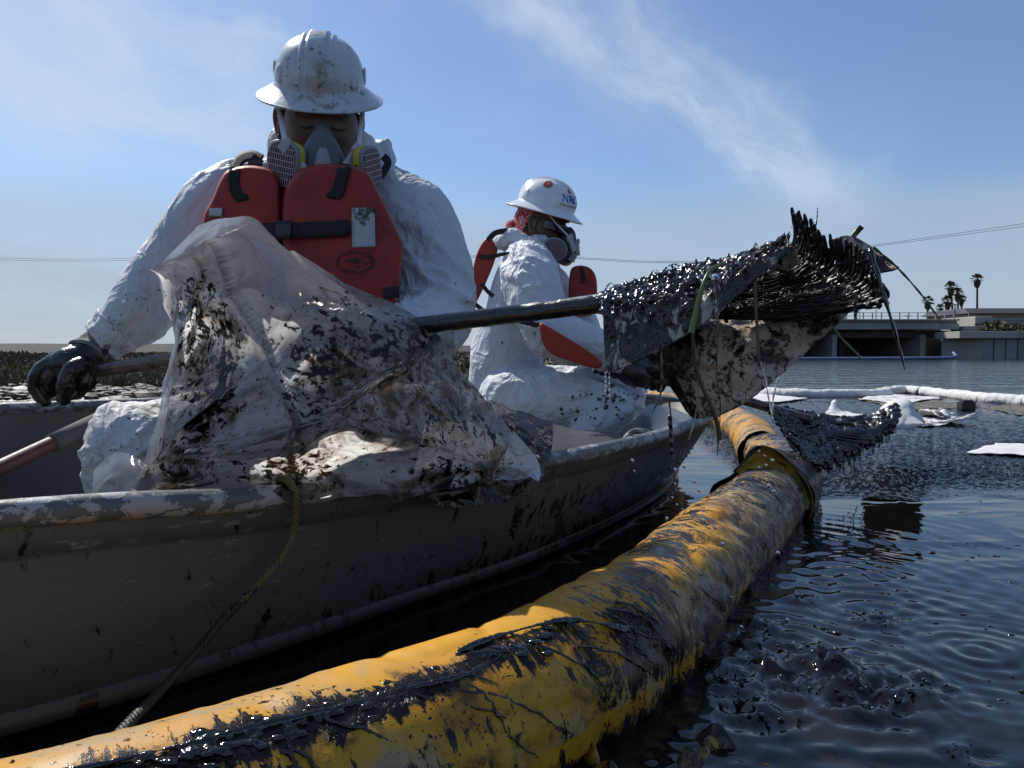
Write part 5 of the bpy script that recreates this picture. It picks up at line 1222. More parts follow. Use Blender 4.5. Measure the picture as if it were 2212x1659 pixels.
def pad_panel(parent, name, poly, Zb, thick, m, curve=0.0, zslope=0.0, vref=500, n=96, label=None):
    """a foam panel: outline in picture columns/rows at distance Zb, real thickness towards the camera, rounded edges"""
    q = cr(np.array(poly, float), n, closed=True); cu = q.mean(0)
    V = []; rings = [(1.0, 0.0), (1.0, .12), (1.0, .55), (.992, .78), (.972, .92), (.94, .985), (.88, 1.0), (.7, 1.01), (.45, 1.015), (.2, 1.02)]
    def depth(u, v, f): return Zb + zslope * (v - vref) / 1000 + curve * ((u - cu[0]) / F * Zb) ** 2 - thick * f
    for s_, f in rings:
        for p_ in q:
            u, v = cu + (p_ - cu) * s_; V.append(P(u, v, depth(u, v, f)))
    nr = len(rings); Fc = [(k * n + i, (k + 1) * n + i, (k + 1) * n + (i + 1) % n, k * n + (i + 1) % n) for k in range(nr - 1) for i in range(n)]
    Fc.append(tuple(range((nr - 1) * n, nr * n))[::-1]); Fc.append(tuple(range(n)))
    V = np.array(V); V = V + np.array([0, -1, 0]) * (.0018 * fbm(V * 22, 3, 3))[:, None]
    o = mk(name, (V, Fc), m, parent, label=label)
    return o, lambda u, v: depth(u, v, 1.02) - .003
def ribbon(parent, name, line, wpx, dep, m, solid=.0025):
    L = cr(np.array([(u, v) for u, v in line], float), 14); T = np.gradient(L, axis=0); T /= np.linalg.norm(T, axis=1)[:, None]; Nn = np.stack([-T[:, 1], T[:, 0]], 1)
    V = []
    for k in range(14):
        for s_ in (-.5, -.25, 0, .25, .5):
            u, v = L[k] + Nn[k] * wpx * s_; V.append(P(u, v, dep(u, v) if callable(dep) else dep))
    return mk(name, grid(np.array(V), 14, 5), m, parent, solid=solid)

def spots(parent, V, areas, seed, rr=(.002, .0065)):
    """small flat splashes of crude on the cloth that faces the camera"""
    r = np.random.default_rng(seed); d = V - np.array([0, 0, CAMH]); fy = d @ _fw; u = U0 + F * d[:, 0] / fy; v = V0 - F * (d @ _up) / fy; parts = []
    for (cu, cv, su, sv, n) in areas:
        for k in range(n):
            a, b = cu + r.normal() * su * .5, cv + r.normal() * sv * .5; m = np.hypot(u - a, v - b) < 7
            if not m.any(): continue
            i = np.where(m)[0]; q = V[i[np.argmin(V[i, 1])]]; s_ = r.uniform(*rr) * r.choice([.6, 1, 1.5]); parts.append(blob(q + (0, -.0005, 0), (s_ * r.uniform(.7, 1.6), .0012, s_ * r.uniform(.6, 1.2)), 9, 6, .6, k))
    mk('oil_spots', join(parts), M['clump'], parent, kind='stuff')
# ------------------------------------------------------------------ the near worker
def person_one():
    p = empty('person', (-.5, 2.0, .05), 'person in white coverall, dirty hard hat and orange red vest, head bowed, nearest in boat', 'person')
    px = lambda u, v, z: P(u, v, z)
    # head
    hc = P(693, 268, 1.93); R = Rz(math.radians(15)) @ Rx(math.radians(16)); HS = 1.16; Rh = Rz(math.radians(6)) @ Rx(math.radians(28)) @ Ry(math.radians(3))
    neck = sweep([hc + (0, .035, -.02), P(693, 330, 1.985), P(690, 400, 2.02)], [.058, .062, .075], n=20)
    body = join([tf(head_geo(), R, hc, HS), tf(ear_geo(-1), R, hc, HS * 1.05), tf(ear_geo(1), R, hc, HS), neck])
    hd = mk('body', body, M['skin1'], p)
    # hair
    V, Fc = head_geo(); V = V * 1.045; nr = 84; keep = (V[:, 2] > .035 - .05 * np.clip((V[:, 1] + .05) * 12, 0, 2.2)) & (V[:, 1] > -.062)
    Fh = [f for f in Fc if all(keep[i] for i in f)]; V = V + .002 * ridged(V * 160, 2, 3)[:, None] * V / .1
    mk('hair', tf((V, Fh), R, hc, HS), M['hair'], p)
    for sx in (-1, 1):
        mk('eyebrow', tf(sweep(cr([(sx * .013, -.1040, .019), (sx * .032, -.1000, .024), (sx * .054, -.0850, .016)], 10), [.001, .003, .0034, .0036, .0036, .0034, .003, .0026, .002, .0008], n=6), R, hc, HS), M['hair'], p)
        mk('eyelash', tf(sweep(cr([(sx * .018, -.0895, -.0040), (sx * .032, -.0930, -.0085), (sx * .047, -.0818, -.0050)], 10), .0017, n=5), R, hc, HS), M['hair'], p)
    helmet(p, Rh, hc + np.array([0, .0, .098]), M['helmet'], .95)
    respirator(p, R, hc + R @ np.array([0, .004, -.024]), (-.72, -.68, .10), (.86, -.50, .10), sc=HS)
    # coverall
    J = dict(sl=px(484, 446, 2.03), ml=px(404, 545, 2.02), el=px(335, 622, 1.99), fl=px(290, 680, 1.96), wl=px(243, 722, 1.94),
             sr=px(884, 470, 2.03), mr=px(938, 585, 1.99), er=px(940, 690, 1.90), fr=px(870, 722, 1.76), wr=px(800, 722, 1.66))
    pel = px(650, 930, 2.02)
    parts = [sweep(cr([pel + (0, 0, -.10), pel, px(655, 760, 2.03), px(668, 590, 2.02), px(680, 450, 2.04), px(690, 385, 2.05), px(692, 345, 2.04)], 24),
                   np.interp(np.linspace(0, 1, 24), [0, .16, .33, .5, .67, .83, 1], [.17, .195, .185, .215, .20, .13, .085]), np.interp(np.linspace(0, 1, 24), [0, .16, .33, .5, .67, .83, 1], [.14, .15, .14, .145, .125, .10, .08]), up=(0, -1, 0), n=28)]
    parts += [round_sweep(cr([px(600, 410, 2.05), J['sl'], J['ml'], J['el'], J['fl'], J['wl']], 26), np.interp(np.linspace(0, 1, 26), [0, .2, .4, .6, .8, 1], [.085, .102, .090, .083, .074, .050]), n=20)]
    parts += [round_sweep(cr([px(780, 410, 2.05), J['sr'], J['mr'], J['er'], J['fr'], J['wr']], 26), np.interp(np.linspace(0, 1, 26), [0, .2, .4, .6, .8, 1], [.085, .106, .094, .092, .072, .048]), n=20)]
    hl, kl, al = px(590, 930, 1.98), px(285, 965, 1.52), px(270, 1190, 1.62)
    hr, kr, ar = px(720, 930, 1.98), px(760, 965, 1.62), px(700, 1150, 1.72)
    parts += [round_sweep(cr([hl, (hl + kl) / 2 + (0, 0, .01), kl], 14), np.linspace(.115, .085, 14), n=20), round_sweep(cr([kl, (kl + al) / 2, al], 10), np.linspace(.088, .060, 10), n=18)]
    parts += [round_sweep(cr([hr, (hr + kr) / 2, kr], 14), np.linspace(.115, .080, 14), n=20), round_sweep(cr([kr, (kr + ar) / 2, ar], 10), np.linspace(.080, .055, 10), n=18)]
    V, Fc, N = remeshed(parts, .0062, 7)
    segs = [(J['sl'], J['el']), (J['el'], J['wl']), (J['sr'], J['er']), (J['er'], J['wr']), (pel, px(680, 450, 2.04)), (hl, kl), (hr, kr), (kl, al)]
    V = wrinkle(V, N, segs, .0120, 11, 3)
    # dirtier fore sleeve and knee
    o = mk('coverall', (V, Fc), [M['tyvek'], M['tyvek_sleeve']], p)
    C = np.array([V[f[0]] for f in Fc]); lim = J['el']; mi = ((C[:, 0] < lim[0] + .03) | ((C[:, 1] < 1.80) & (C[:, 2] < .6))).astype(int).tolist()
    o.data.polygons.foreach_set('material_index', mi)
    spots(p, V, [(330, 640, 60, 70, 12), (250, 700, 50, 40, 10), (960, 660, 50, 80, 6), (260, 960, 50, 70, 12)], 3, (.0007, .0022))
    # collar and bunched hood
    cc = px(694, 345, 2.0); ring = [cc + (math.cos(a) * .118, math.sin(a) * .085 + .02, -.012 * math.sin(a) + .035 * abs(math.cos(a)) + .006 * math.sin(a * 7)) for a in np.linspace(0, 2 * math.pi, 40, endpoint=False)]
    hood = [sweep(ring, .020, .034, n=14, closed=True, caps=False), blob(px(826, 345, 2.08), (.034, .045, .060), 20, 14, .25, 4), blob(px(812, 395, 2.06), (.035, .05, .045), 20, 14, .25, 5), blob(px(700, 345, 2.14), (.13, .05, .055), 24, 14, .2, 6)]
    V, Fc, N = remeshed(hood, .005, 4); V = wrinkle(V, N, [(cc + (-.12, 0, 0), cc + (.12, 0, 0))], .007, 22, 9); mk('hood', (V, Fc), M['tyvek'], p)
    # left hand in the picture: hanging over the end of the pole
    Zg = 1.88
    def q(u, v, dz=0): return px(u, v, Zg + dz)
    ch = [finger([q(150, 782), q(112, 784, -.01), q(84, 802, -.015), q(76, 836, -.01), q(96, 866, .0)], .0185), finger([q(160, 790, -.0), q(120, 800, -.012), q(106, 826, -.012), q(118, 846, .01)], .0170),
          finger([q(175, 788, -.025), q(152, 800, -.045), q(140, 835, -.045), q(138, 862, -.03)], .0190), finger([q(190, 795, 0), q(182, 826, -.01), q(170, 846, .01), q(156, 850, .02)], .0170),
          finger([q(200, 780, .04), q(205, 812, .05), q(188, 838, .05)], .0155)]
    pr = [round_sweep(cr([q(206, 764, .03), q(180, 775, .02), q(150, 782, 0), q(118, 786, -.005)], 10), [.038, .042, .044, .044, .043, .041, .038, .034, .030, .025], n=18), blob(q(165, 796, .0), (.055, .034, .042), 16, 12), blob(q(128, 800, .005), (.040, .026, .028), 14, 10)]
    V, Fc, N = remeshed(pr + ch, .0036, 4); V = V + N * (.0014 * ridged(V * 22, 2, 3))[:, None]; mk('glove', (V, Fc), M['glove'], p)
    cf = cr([px(244, 724, 1.94), px(226, 742, 1.93), px(202, 762, 1.92), px(186, 774, 1.90)], 12); V, Fc = sweep(cf, np.linspace(.040, .049, 12), n=30)
    V = V + (V - np.repeat(cf, 30, 0)) * (.10 * ridged(V * 30, 2, 7) - .05)[:, None]; mk('glove_cuff', (V, Fc), M['cuff'], p, solid=.003)
    sc_ = cr([px(262, 706, 1.945), px(240, 728, 1.94), px(222, 742, 1.935)], 10); V, Fc = sweep(sc_, np.linspace(.060, .052, 10), n=36, caps=False)
    V = V + (V - np.repeat(sc_, 36, 0)) * (.16 * ridged(V * 24, 2, 2) - .08)[:, None]; mk('sleeve_hem', (V, Fc), M['tyvek_sleeve'], p, solid=.002)
    a = px(810, 722, 1.63); mkx = grip_hand(p, P(790, 712, 1.61), P(1300, 655, 1.45) - P(175, 805, 1.90), a + (.03, .05, -.02), .018, M['glove'])
    for nm, ft in (('boot', al), ('boot', ar)):
        mk(nm, round_sweep(cr([ft + (0, .02, .06), ft + (0, 0, -.01), ft + (-.02, -.10, -.035), ft + (-.03, -.16, -.04)], 10), [.055, .055, .054, .05, .048, .046, .045, .044, .042, .036], n=14), M['boot'], p)
    # life vest
    side, _ = pad_panel(p, 'vest_side_panel', [(585, 372), (612, 368), (634, 384), (645, 430), (648, 560), (600, 590), (580, 480)], 1.86, .05, M['red_foam'])
    left, dl = pad_panel(p, 'vest_panel', [(474, 392), (492, 368), (530, 358), (572, 362), (598, 382), (606, 425), (606, 520), (602, 620), (520, 640), (446, 620), (432, 530), (440, 468), (458, 430)], 1.83, .062, M['red_foam'], .6)
    right, dr = pad_panel(p, 'vest_panel', [(628, 388), (655, 363), (710, 353), (765, 359), (797, 376), (815, 410), (838, 455), (862, 508), (871, 530), (868, 575), (858, 640), (846, 662), (760, 664), (650, 655), (618, 610), (610, 500), (611, 440), (616, 408)], 1.80, .075, M['red_foam'], .5)
    ribbon(left, 'strap', [(507, 362), (505, 385), (508, 412), (522, 430)], 23, lambda u, v: dl(u, v) + (0.02 if v < 366 else 0), M['strap'])
    mk('slot', blob(P(522, 427, dl(522, 427) + .004), (.017, .006, .009), 16, 9), M['strap'], left)
    ribbon(left, 'reflective_patch', [(452, 459), (480, 459)], 19, dl, M['patch'])
    ribbon(right, 'strap', [(745, 354), (738, 385), (731, 410), (722, 424)], 27, lambda u, v: dr(u, v) + (0.02 if v < 360 else 0), M['strap'])
    mk('slot', blob(P(722, 422, dr(722, 422) + .004), (.019, .006, .008), 16, 9), M['strap'], right)
    ribbon(right, 'belt', [(552, 499), (600, 498), (650, 497), (700, 495), (748, 492)], 34, 1.712, M['strap'], .004)
    ribbon(right, 'belt_buckle', [(596, 497), (628, 497)], 40, 1.703, M['buckle'], .008)
    mk('slot', blob(P(748, 493, 1.722), (.010, .008, .019), 16, 9), M['strap'], right)
    rp = ribbon(right, 'reflective_patch', [(785, 449), (785, 490), (786, 534)], 50, lambda u, v: dr(u, v), M['patch'], .002)
    ribbon(right, 'strap', [(828, 634), (862, 630)], 24, lambda u, v: dr(u, v) - .001, M['strap'])
    r = np.random.default_rng(4); V = []; Fc = []
    for k in range(420):
        a = r.uniform(0, 6.28); rho = r.choice([r.uniform(.80, 1.0), r.uniform(0, .62)], p=[.55, .45]); u = 767 + 43 * rho * math.cos(a); v = 566 + 24 * rho * math.sin(a)
        if rho < .62 and float(pn(np.array([[u * .09, v * .12, 2.0]]))[0]) < -.02: continue
        w = r.uniform(.7, 2.1); i = len(V)
        for (du, dv) in ((-w, -w * .5), (w * .3, -w), (w, w * .4), (-w * .4, w)): V.append(P(u + du, v + dv, dr(u, v) + .0012))
        Fc.append((i, i + 1, i + 2, i + 3))
    mk('oval_stamp', (np.array(V), Fc), M['stamp'], right, smooth=False)
    # shoulder webbing
    ribbon(p, 'shoulder_strap', [(508, 366), (520, 344), (545, 336), (565, 345)], 22, lambda u, v: 1.90 + (370 - v) * .001, M['strap'])
    ribbon(p, 'shoulder_strap', [(555, 368), (552, 352), (560, 340)], 26, 1.92, M['strap'])
    ribbon(p, 'strap_buckle', [(536, 352), (566, 350)], 12, 1.895, M['buckle'], .004)
    ribbon(p, 'shoulder_strap', [(795, 398), (822, 380), (838, 352), (828, 338)], 16, lambda u, v: 1.88 + (400 - v) * .001, M['strap'])
    return p
person_one()

# ------------------------------------------------------------------ the far worker
def person_two():
    p = empty('person', (.25, 3.2, .05), 'person in white coverall with red bandana and dark glasses, sitting sideways towards the bow', 'person')
    px = P; Z = 3.25
    hc = P(1168, 486, Z); R = Rz(math.radians(74)) @ Rx(math.radians(17)); s_ = 1.10
    body = join([tf(head_geo(), R, hc, s_), tf(ear_geo(-1), R, hc, s_ * 1.05), tf(ear_geo(1), R, hc, s_), sweep([hc + (-.03, 0, -.02), P(1140, 520, Z), P(1135, 570, Z)], [.060, .064, .075], n=20)])
    mk('body', body, M['skin2'], p)
    V, Fc = head_geo(); V2 = V * 1.04
    keep = (V[:, 2] > -.055) & (V[:, 1] > .022 - .0 * V[:, 2]); mk('hair', tf((V2, [f for f in Fc if all(keep[i] for i in f)]), R, hc, s_), M['hair'], p)
    keep = ((V[:, 1] > .028 - .30 * (V[:, 2] + .02)) & (V[:, 2] > -.050)) | (V[:, 2] > .030); V3 = V * 1.085; V3 = V3 + V3 * (.05 * ridged(V3 * 28, 2, 5) - .02)[:, None]
    kn = [tf((V3, [f for f in Fc if all(keep[i] for i in f)]), R, hc, s_), tf(blob((-.01, .108, -.045), (.030, .020, .034), 14, 10, .4, 3), R, hc, s_), tf(round_sweep(cr([(-.02, .10, -.05), (-.035, .108, -.08), (-.03, .10, -.105)], 8), [.016, .018, .017, .015, .013, .011, .008, .005], n=8), R, hc, s_)]
    mk('bandana', join(kn), M['bandana'], p)
    hm = R @ Ry(math.radians(-4)); hp = hc + R @ np.array([0, .000, .080])
    h = helmet(p, hm, hp, M['helmet_clean'], .92, slots=False)
    # round sticker, letters and a line of print
    def patch(nm, pts, Fc, th0, t0, m, off=.0012): return mk(nm, (helmet_patch(pts, th0, t0, hm, hp, .92, off), Fc), m, h, smooth=False)
    def disc(r, n=36): return [(0, 0)] + [(r * math.cos(a), r * math.sin(a)) for a in np.linspace(0, 2 * math.pi, n, endpoint=False)], [(0, i + 1, (i + 1) % n + 1) for i in range(n)]
    tS, sS = math.pi + .06, .46
    SK = 1.55
    patch('round_sticker', *disc(.0185 * SK), tS, sS, M['sticker_red'], .0012); 
    v1 = [(SK * r_ * math.cos(a), SK * r_ * math.sin(a)) for a in np.linspace(0, 2 * math.pi, 36, endpoint=False) for r_ in (.0155, .0168)]
    patch('sticker_ring', v1, [(2 * i, 2 * i + 1, (2 * i + 3) % 72, (2 * i + 2) % 72) for i in range(36)], tS, sS, M['bracket'], .0017)
    d_, f_ = disc(.0062 * SK); patch('sticker_sun', [(x, y + .003) for x, y in d_], f_, tS, sS, M['sticker_orange'], .0018)
    for k in range(9):
        a = math.pi * k / 8; patch('sticker_ray', [(math.cos(a) * .0075 - math.sin(a) * .0007, math.sin(a) * .0075 + .003 + math.cos(a) * .0007), (math.cos(a) * .0075 + math.sin(a) * .0007, math.sin(a) * .0075 + .003 - math.cos(a) * .0007), (math.cos(a) * .0105, math.sin(a) * .0105 + .003)], [(0, 1, 2)], tS, sS, M['sticker_orange'], .0018)
    patch('sticker_bar', [(-.010, -.007), (.010, -.007), (.009, -.010), (-.009, -.010)], [(0, 1, 2, 3)], tS, sS, M['bracket'], .0018)
    tF, sF = -math.pi / 2 - .42, .80
    tv, tfc = text_geo('NRC', .050); patch('lettering', [(x, y - .006) for x, y in tv], tfc, tF, sF, M['ink_blue'], .0012)
    tv, tfc = text_geo('ENVIRONMENTAL SERVICES', .0095); patch('lettering', [(x, y - .022) for x, y in tv], tfc, tF, sF, M['ink_grey'], .0012)
    patch('badge', [(x * .55, y * .75 + .050) for x, y in disc(.017)[0]], disc(.017)[1], tF, sF, M['sticker_red'], .0012)
    # dark glasses
    Vg = []; nu = 30
    for i in range(nu):
        a = -math.pi / 2 + (i / (nu - 1) - .5) * 2.7
        for k in range(7):
            t = k / 6; z = -.018 + .034 * t; wob = 1 - .35 * gauss(a + math.pi / 2, .12) * (1 - t)
            Vg.append((.077 * math.cos(a), .104 * math.sin(a) - .006, z * wob + .002))
    mk('sunglasses', tf(grid(np.array(Vg), nu, 7), R, hc, s_), M['glass_dark'], p, solid=.003)
    respirator(p, R, hc, (-.92, -.38, .0), (.7, -.7, 0), roundish=True, sc=1.08)
    # coverall
    pel = px(1088, 862, Z + .02); sh = px(1146, 610, 3.0); el = px(1190, 716, 2.88); wr = px(1334, 780, 2.92); fa = px(1264, 744, 2.87)
    sh2 = px(1165, 600, 3.42); el2 = px(1245, 690, 3.42); wr2 = px(1290, 770, 3.20)
    parts = [sweep(cr([pel + (0, 0, -.10), pel, px(1094, 770, Z), px(1110, 690, Z), px(1126, 610, Z), px(1132, 560, Z), px(1138, 525, Z)], 24),
                   np.interp(np.linspace(0, 1, 24), [0, .16, .33, .5, .67, .83, 1], [.17, .18, .155, .16, .16, .12, .08]), np.interp(np.linspace(0, 1, 24), [0, .16, .33, .5, .67, .83, 1], [.13, .150, .150, .130, .115, .09, .07]), up=(-1, 0, 0), n=28)]
    parts += [round_sweep(cr([px(1135, 575, 3.2), sh, el, fa, wr], 24), np.interp(np.linspace(0, 1, 24), [0, .25, .5, .75, 1], [.10, .118, .092, .078, .050]), n=20)]
    parts += [round_sweep(cr([px(1140, 575, 3.3), sh2, el2, wr2], 20), np.interp(np.linspace(0, 1, 20), [0, .33, .66, 1], [.09, .105, .08, .05]), n=18)]
    h1, k1, a1 = px(1110, 872, 3.12), px(1318, 878, 2.95), px(1235, 985, 2.90); h2, k2, a2 = px(1130, 850, 3.36), px(1355, 842, 3.24), px(1335, 955, 3.24)
    parts += [round_sweep(cr([h1, (h1 + k1) / 2 + (0, 0, .012), k1], 14), np.linspace(.150, .088, 14), n=22), round_sweep(cr([k1, (k1 + a1) / 2, a1], 10), np.linspace(.088, .062, 10), n=18)]
    parts += [round_sweep(cr([h2, (h2 + k2) / 2, k2], 14), np.linspace(.130, .078, 14), n=20), round_sweep(cr([k2, (k2 + a2) / 2, a2], 10), np.linspace(.080, .058, 10), n=18)]
    V, Fc, N = remeshed(parts, .0085, 3); V = wrinkle(V, N, [(sh, el), (el, wr), (pel, px(1126, 610, Z)), (h1, k1), (h2, k2), (k1, a1)], .013, 8, 13)
    mk('coverall', (V, Fc), M['tyvek'], p)
    spots(p, V, [(1325, 862, 34, 26, 34), (1290, 850, 60, 20, 14), (1250, 900, 60, 50, 16), (1345, 905, 20, 30, 10), (1130, 700, 60, 60, 8), (1370, 850, 20, 25, 8)], 5)
    cc = px(1138, 528, Z); ring = [cc + (math.cos(a) * .105, math.sin(a) * .10, .012 * math.sin(a * 5) - .02 * math.cos(a)) for a in np.linspace(0, 2 * math.pi, 40, endpoint=False)]
    V, Fc, N = remeshed([sweep(ring, .026, .030, n=14, closed=True, caps=False), blob(px(1112, 528, Z), (.075, .09, .026), 20, 12, .25, 3)], .006, 3); V = wrinkle(V, N, [(cc, cc + (.1, 0, 0))], .010, 22, 4); mk('hood', (V, Fc), M['tyvek'], p)
    ax = P(1720, 897, 3.0) - P(1290, 783, 2.96)
    grip_hand(p, P(1408, 818, 2.965), ax, P(1372, 800, 2.93) + (-.02, -.01, .04), .017, M['glove'], 1, 1.12)
    grip_hand(p, P(1312, 790, 2.962), ax, wr2 + (.02, 0, .0), .017, M['glove'], -1, 1.05)
    mk('glove_cuff', round_sweep(cr([px(1335, 785, 2.94), px(1362, 800, 2.93), px(1385, 812, 2.94)], 8), [.048, .050, .052, .054, .054, .053, .050, .045], n=18), M['glove'], p)
    for ft in (a1, a2): mk('boot', round_sweep(cr([ft + (0, 0, .04), ft + (0, 0, -.02), ft + (.08, 0, -.045), ft + (.15, 0, -.05)], 10), [.055, .055, .054, .05, .048, .046, .045, .044, .042, .036], n=14), M['boot'], p)
    bk, db = pad_panel(p, 'vest_back_panel', [(1052, 513), (1066, 520), (1076, 532), (1068, 566), (1052, 606), (1036, 640), (1022, 664), (1019, 640), (1018, 606), (1026, 560), (1038, 530)], 3.30, .06, M['red_foam'], n=60)
    ribbon(bk, 'strap', [(1034, 553), (1050, 556), (1072, 552)], 9, db, M['strap'])
    ft, df_ = pad_panel(p, 'vest_front_panel', [(1231, 590), (1240, 576), (1262, 574), (1280, 584), (1289, 606), (1289, 650), (1280, 680), (1236, 680), (1228, 640)], 3.24, .07, M['red_foam'], n=60)
    ribbon(ft, 'strap', [(1254, 577), (1260, 596), (1258, 612)], 8, df_, M['strap'])
    pad_panel(p, 'vest_side_panel', [(1166, 700), (1185, 706), (1222, 728), (1262, 752), (1300, 782), (1288, 796), (1240, 782), (1194, 766), (1172, 740)], 2.79, .03, M['red_foam'], n=60)
    ribbon(p, 'shoulder_strap', [(1072, 552), (1095, 548), (1125, 550), (1150, 549)], 8, 3.03, M['strap'])
    ribbon(p, 'shoulder_strap', [(1054, 520), (1066, 506), (1082, 500), (1098, 500)], 12, 3.16, M['strap'])
    ribbon(p, 'waist_strap', [(1024, 655), (1050, 674), (1085, 686), (1122, 692)], 9, lambda u, v: 3.05 + .0009 * abs(u - 1085), M['strap'])
    ribbon(p, 'side_strap', [(1040, 612), (1052, 628), (1066, 640)], 9, 3.05, M['strap'])
    ribbon(p, 'waist_strap', [(1118, 692), (1140, 698), (1165, 704), (1185, 712)], 11, 2.80, M['strap'])
    return p
person_two()
# ------------------------------------------------------------------ clear plastic sheet over the pole and the near gunwale
def sheet(name, rows, nu, nv, m, label, cat, creases=(), blobs=(), brown=(), seed=0, ridge_amp=.010, base_amp=.016, solid=None):
    """rows: list of control rows, each a list of (u, v, Z) from left to right"""
    K = np.array([cr(np.array([P(*q) for q in r_]), nv) for r_ in rows])       # nrows, nv, 3
    KP = np.array([cr(np.array([(q[0], q[1], 0) for q in r_], float), nv) for r_ in rows])
    S = np.array([cr(K[:, j], nu) for j in range(nv)]).transpose(1, 0, 2); SP = np.array([cr(KP[:, j], nu) for j in range(nv)]).transpose(1, 0, 2)
    V = S.reshape(-1, 3); U = SP.reshape(-1, 3)[:, :2]
    q = V * 5.5; q = q + .5 * np.stack([pn(q, 1), pn(q, 2), pn(q, 3)], 1)
    dy = base_amp * (fbm(q * .6, 2, seed)) - ridge_amp * np.clip(1 - np.abs(pn(q * .8, seed + 5)) * 5, 0, 1) - ridge_amp * .3 * np.clip(1 - np.abs(pn(q * 2.0, seed + 6)) * 4, 0, 1)
    for (pts, amp, w) in creases:
        pts = np.array(pts, float)
        best = np.full(len(U), 1e9); sd = np.zeros(len(U))
        for a, b in zip(pts[:-1], pts[1:]):
            d = b - a; L = np.hypot(*d); d = d / L; t = np.clip((U - a) @ d, 0, L); c = a + t[:, None] * d; r = np.hypot(*(U - c).T); side = (U[:, 0] - c[:, 0]) * -d[1] + (U[:, 1] - c[:, 1]) * d[0]
            mm = r < best; best[mm] = r[mm]; sd[mm] = np.sign(side[mm])
        e = np.exp(-best / w); dy -= amp * 1.5 * e * np.where(sd > 0, 1, .12)
    V = V + np.stack([0 * dy, dy, .25 * dy], 1)
    D = np.zeros(len(U)); Bm = np.zeros(len(U))
    for (u, v, su, sv, g) in blobs: D += g * np.exp(-((U[:, 0] - u) / su) ** 2 - ((U[:, 1] - v) / sv) ** 2)
    D = np.clip(D, 0, 1.0)
    for (u, v, su, sv, g) in brown: Bm += g * np.exp(-((U[:, 0] - u) / su) ** 2 - ((U[:, 1] - v) / sv) ** 2)
    return mk(name, grid(V, nu, nv), m, label=label, cat=cat, attr={'dirt': D, 'brown': np.clip(Bm, 0, 1)}, solid=solid)
def gd(u): return gun_at(u)[1][1]
rows = [
 [(432, 486, 1.60), (470, 473, 1.57), (500, 470, 1.56), (535, 467, 1.57), (560, 476, 1.62)],
 [(362, 560, 1.58), (430, 520, 1.50), (490, 500, 1.47), (560, 510, 1.52), (622, 530, 1.62)],
 [(350, 600, 1.58), (430, 590, 1.48), (520, 585, 1.44), (640, 590, 1.50), (740, 606, 1.62)],
 [(362, 660, 1.58), (460, 660, 1.47), (580, 660, 1.42), (740, 660, 1.47), (880, 672, 1.60)],
 [(388, 715, 1.58), (500, 730, 1.45), (640, 740, 1.41), (800, 735, 1.44), (945, 722, 1.58)],
 [(370, 780, 1.55), (490, 810, 1.44), (660, 820, 1.38), (840, 810, 1.42), (990, 792, 1.60)],
 [(350, 860, 1.50), (480, 890, 1.40), (670, 900, 1.34), (880, 890, 1.40), (1055, 872, 1.62)],
 [(328, 940, 1.44), (470, 960, 1.36), (670, 970, 1.33), (900, 960, 1.40), (1118, 940, 1.66)],
 [(305, 1020, 1.38), (460, 1030, 1.34), (660, 1020, 1.38), (900, 1020, 1.50), (1165, 1005, 1.70)],
 [(284, 1082, gd(284) + .05), (460, 1072, gd(460) + .03), (640, 1060, gd(640) - .025), (900, 1046, gd(900) - .035), (1160, 1040, gd(1160) - .045)],
 [(286, 1130, gd(284) + .12), (460, 1120, gd(460) + .10), (660, 1082, gd(660) - .035), (900, 1056, gd(900) - .045), (1135, 1064, gd(1140) - .06)]]
sheet('plastic_sheet', rows, 330, 330, M['sheet'], 'large crumpled clear plastic sheet spattered with crude, draped over the near gunwale', 'plastic sheet',
      creases=[([(352, 572), (420, 540), (492, 505)], .035, 16), ([(492, 505), (520, 610), (600, 740), (650, 860), (690, 930)], .045, 20), ([(430, 955), (520, 945), (640, 905), (760, 850), (880, 762)], .055, 16),
               ([(478, 965), (540, 970), (640, 960), (760, 880)], .030, 10), ([(420, 690), (400, 800), (370, 960), (330, 1070)], .035, 22), ([(700, 860), (780, 900), (1000, 960), (1100, 1010)], .030, 22), ([(500, 860), (600, 800), (640, 740)], .03, 16),
               ([(880, 762), (930, 860), (1040, 960)], .025, 24), ([(1100, 940), (1060, 1000), (940, 1035), (860, 1055)], .04, 18), ([(300, 1060), (420, 900), (560, 790)], .040, 14), ([(620, 520), (700, 620), (860, 700)], .02, 25)],
      blobs=[(470, 720, 70, 110, 1.0), (440, 900, 60, 150, .9), (620, 1000, 130, 50, .8), (850, 740, 110, 50, 1.25), (930, 700, 40, 40, .8), (800, 880, 130, 110, .35), (700, 780, 60, 120, .75), (420, 640, 50, 50, .8), (650, 1040, 90, 30, 1.2), (960, 900, 90, 80, .7), (380, 1020, 40, 70, .9),
             (1010, 1020, 120, 40, 1.0), (600, 850, 120, 90, .5), (620, 700, 60, 40, .3), (740, 650, 90, 40, .5), (1060, 900, 40, 90, .55)],
      brown=[(850, 860, 110, 110, 1.8), (760, 800, 70, 60, .9), (930, 780, 70, 50, .5), (400, 620, 30, 40, .5), (900, 700, 60, 30, .5), (700, 930, 60, 40, .5), (1050, 900, 50, 100, .35), (640, 1000, 110, 40, .7), (440, 760, 50, 90, .5), (980, 860, 60, 80, .6)], seed=3)
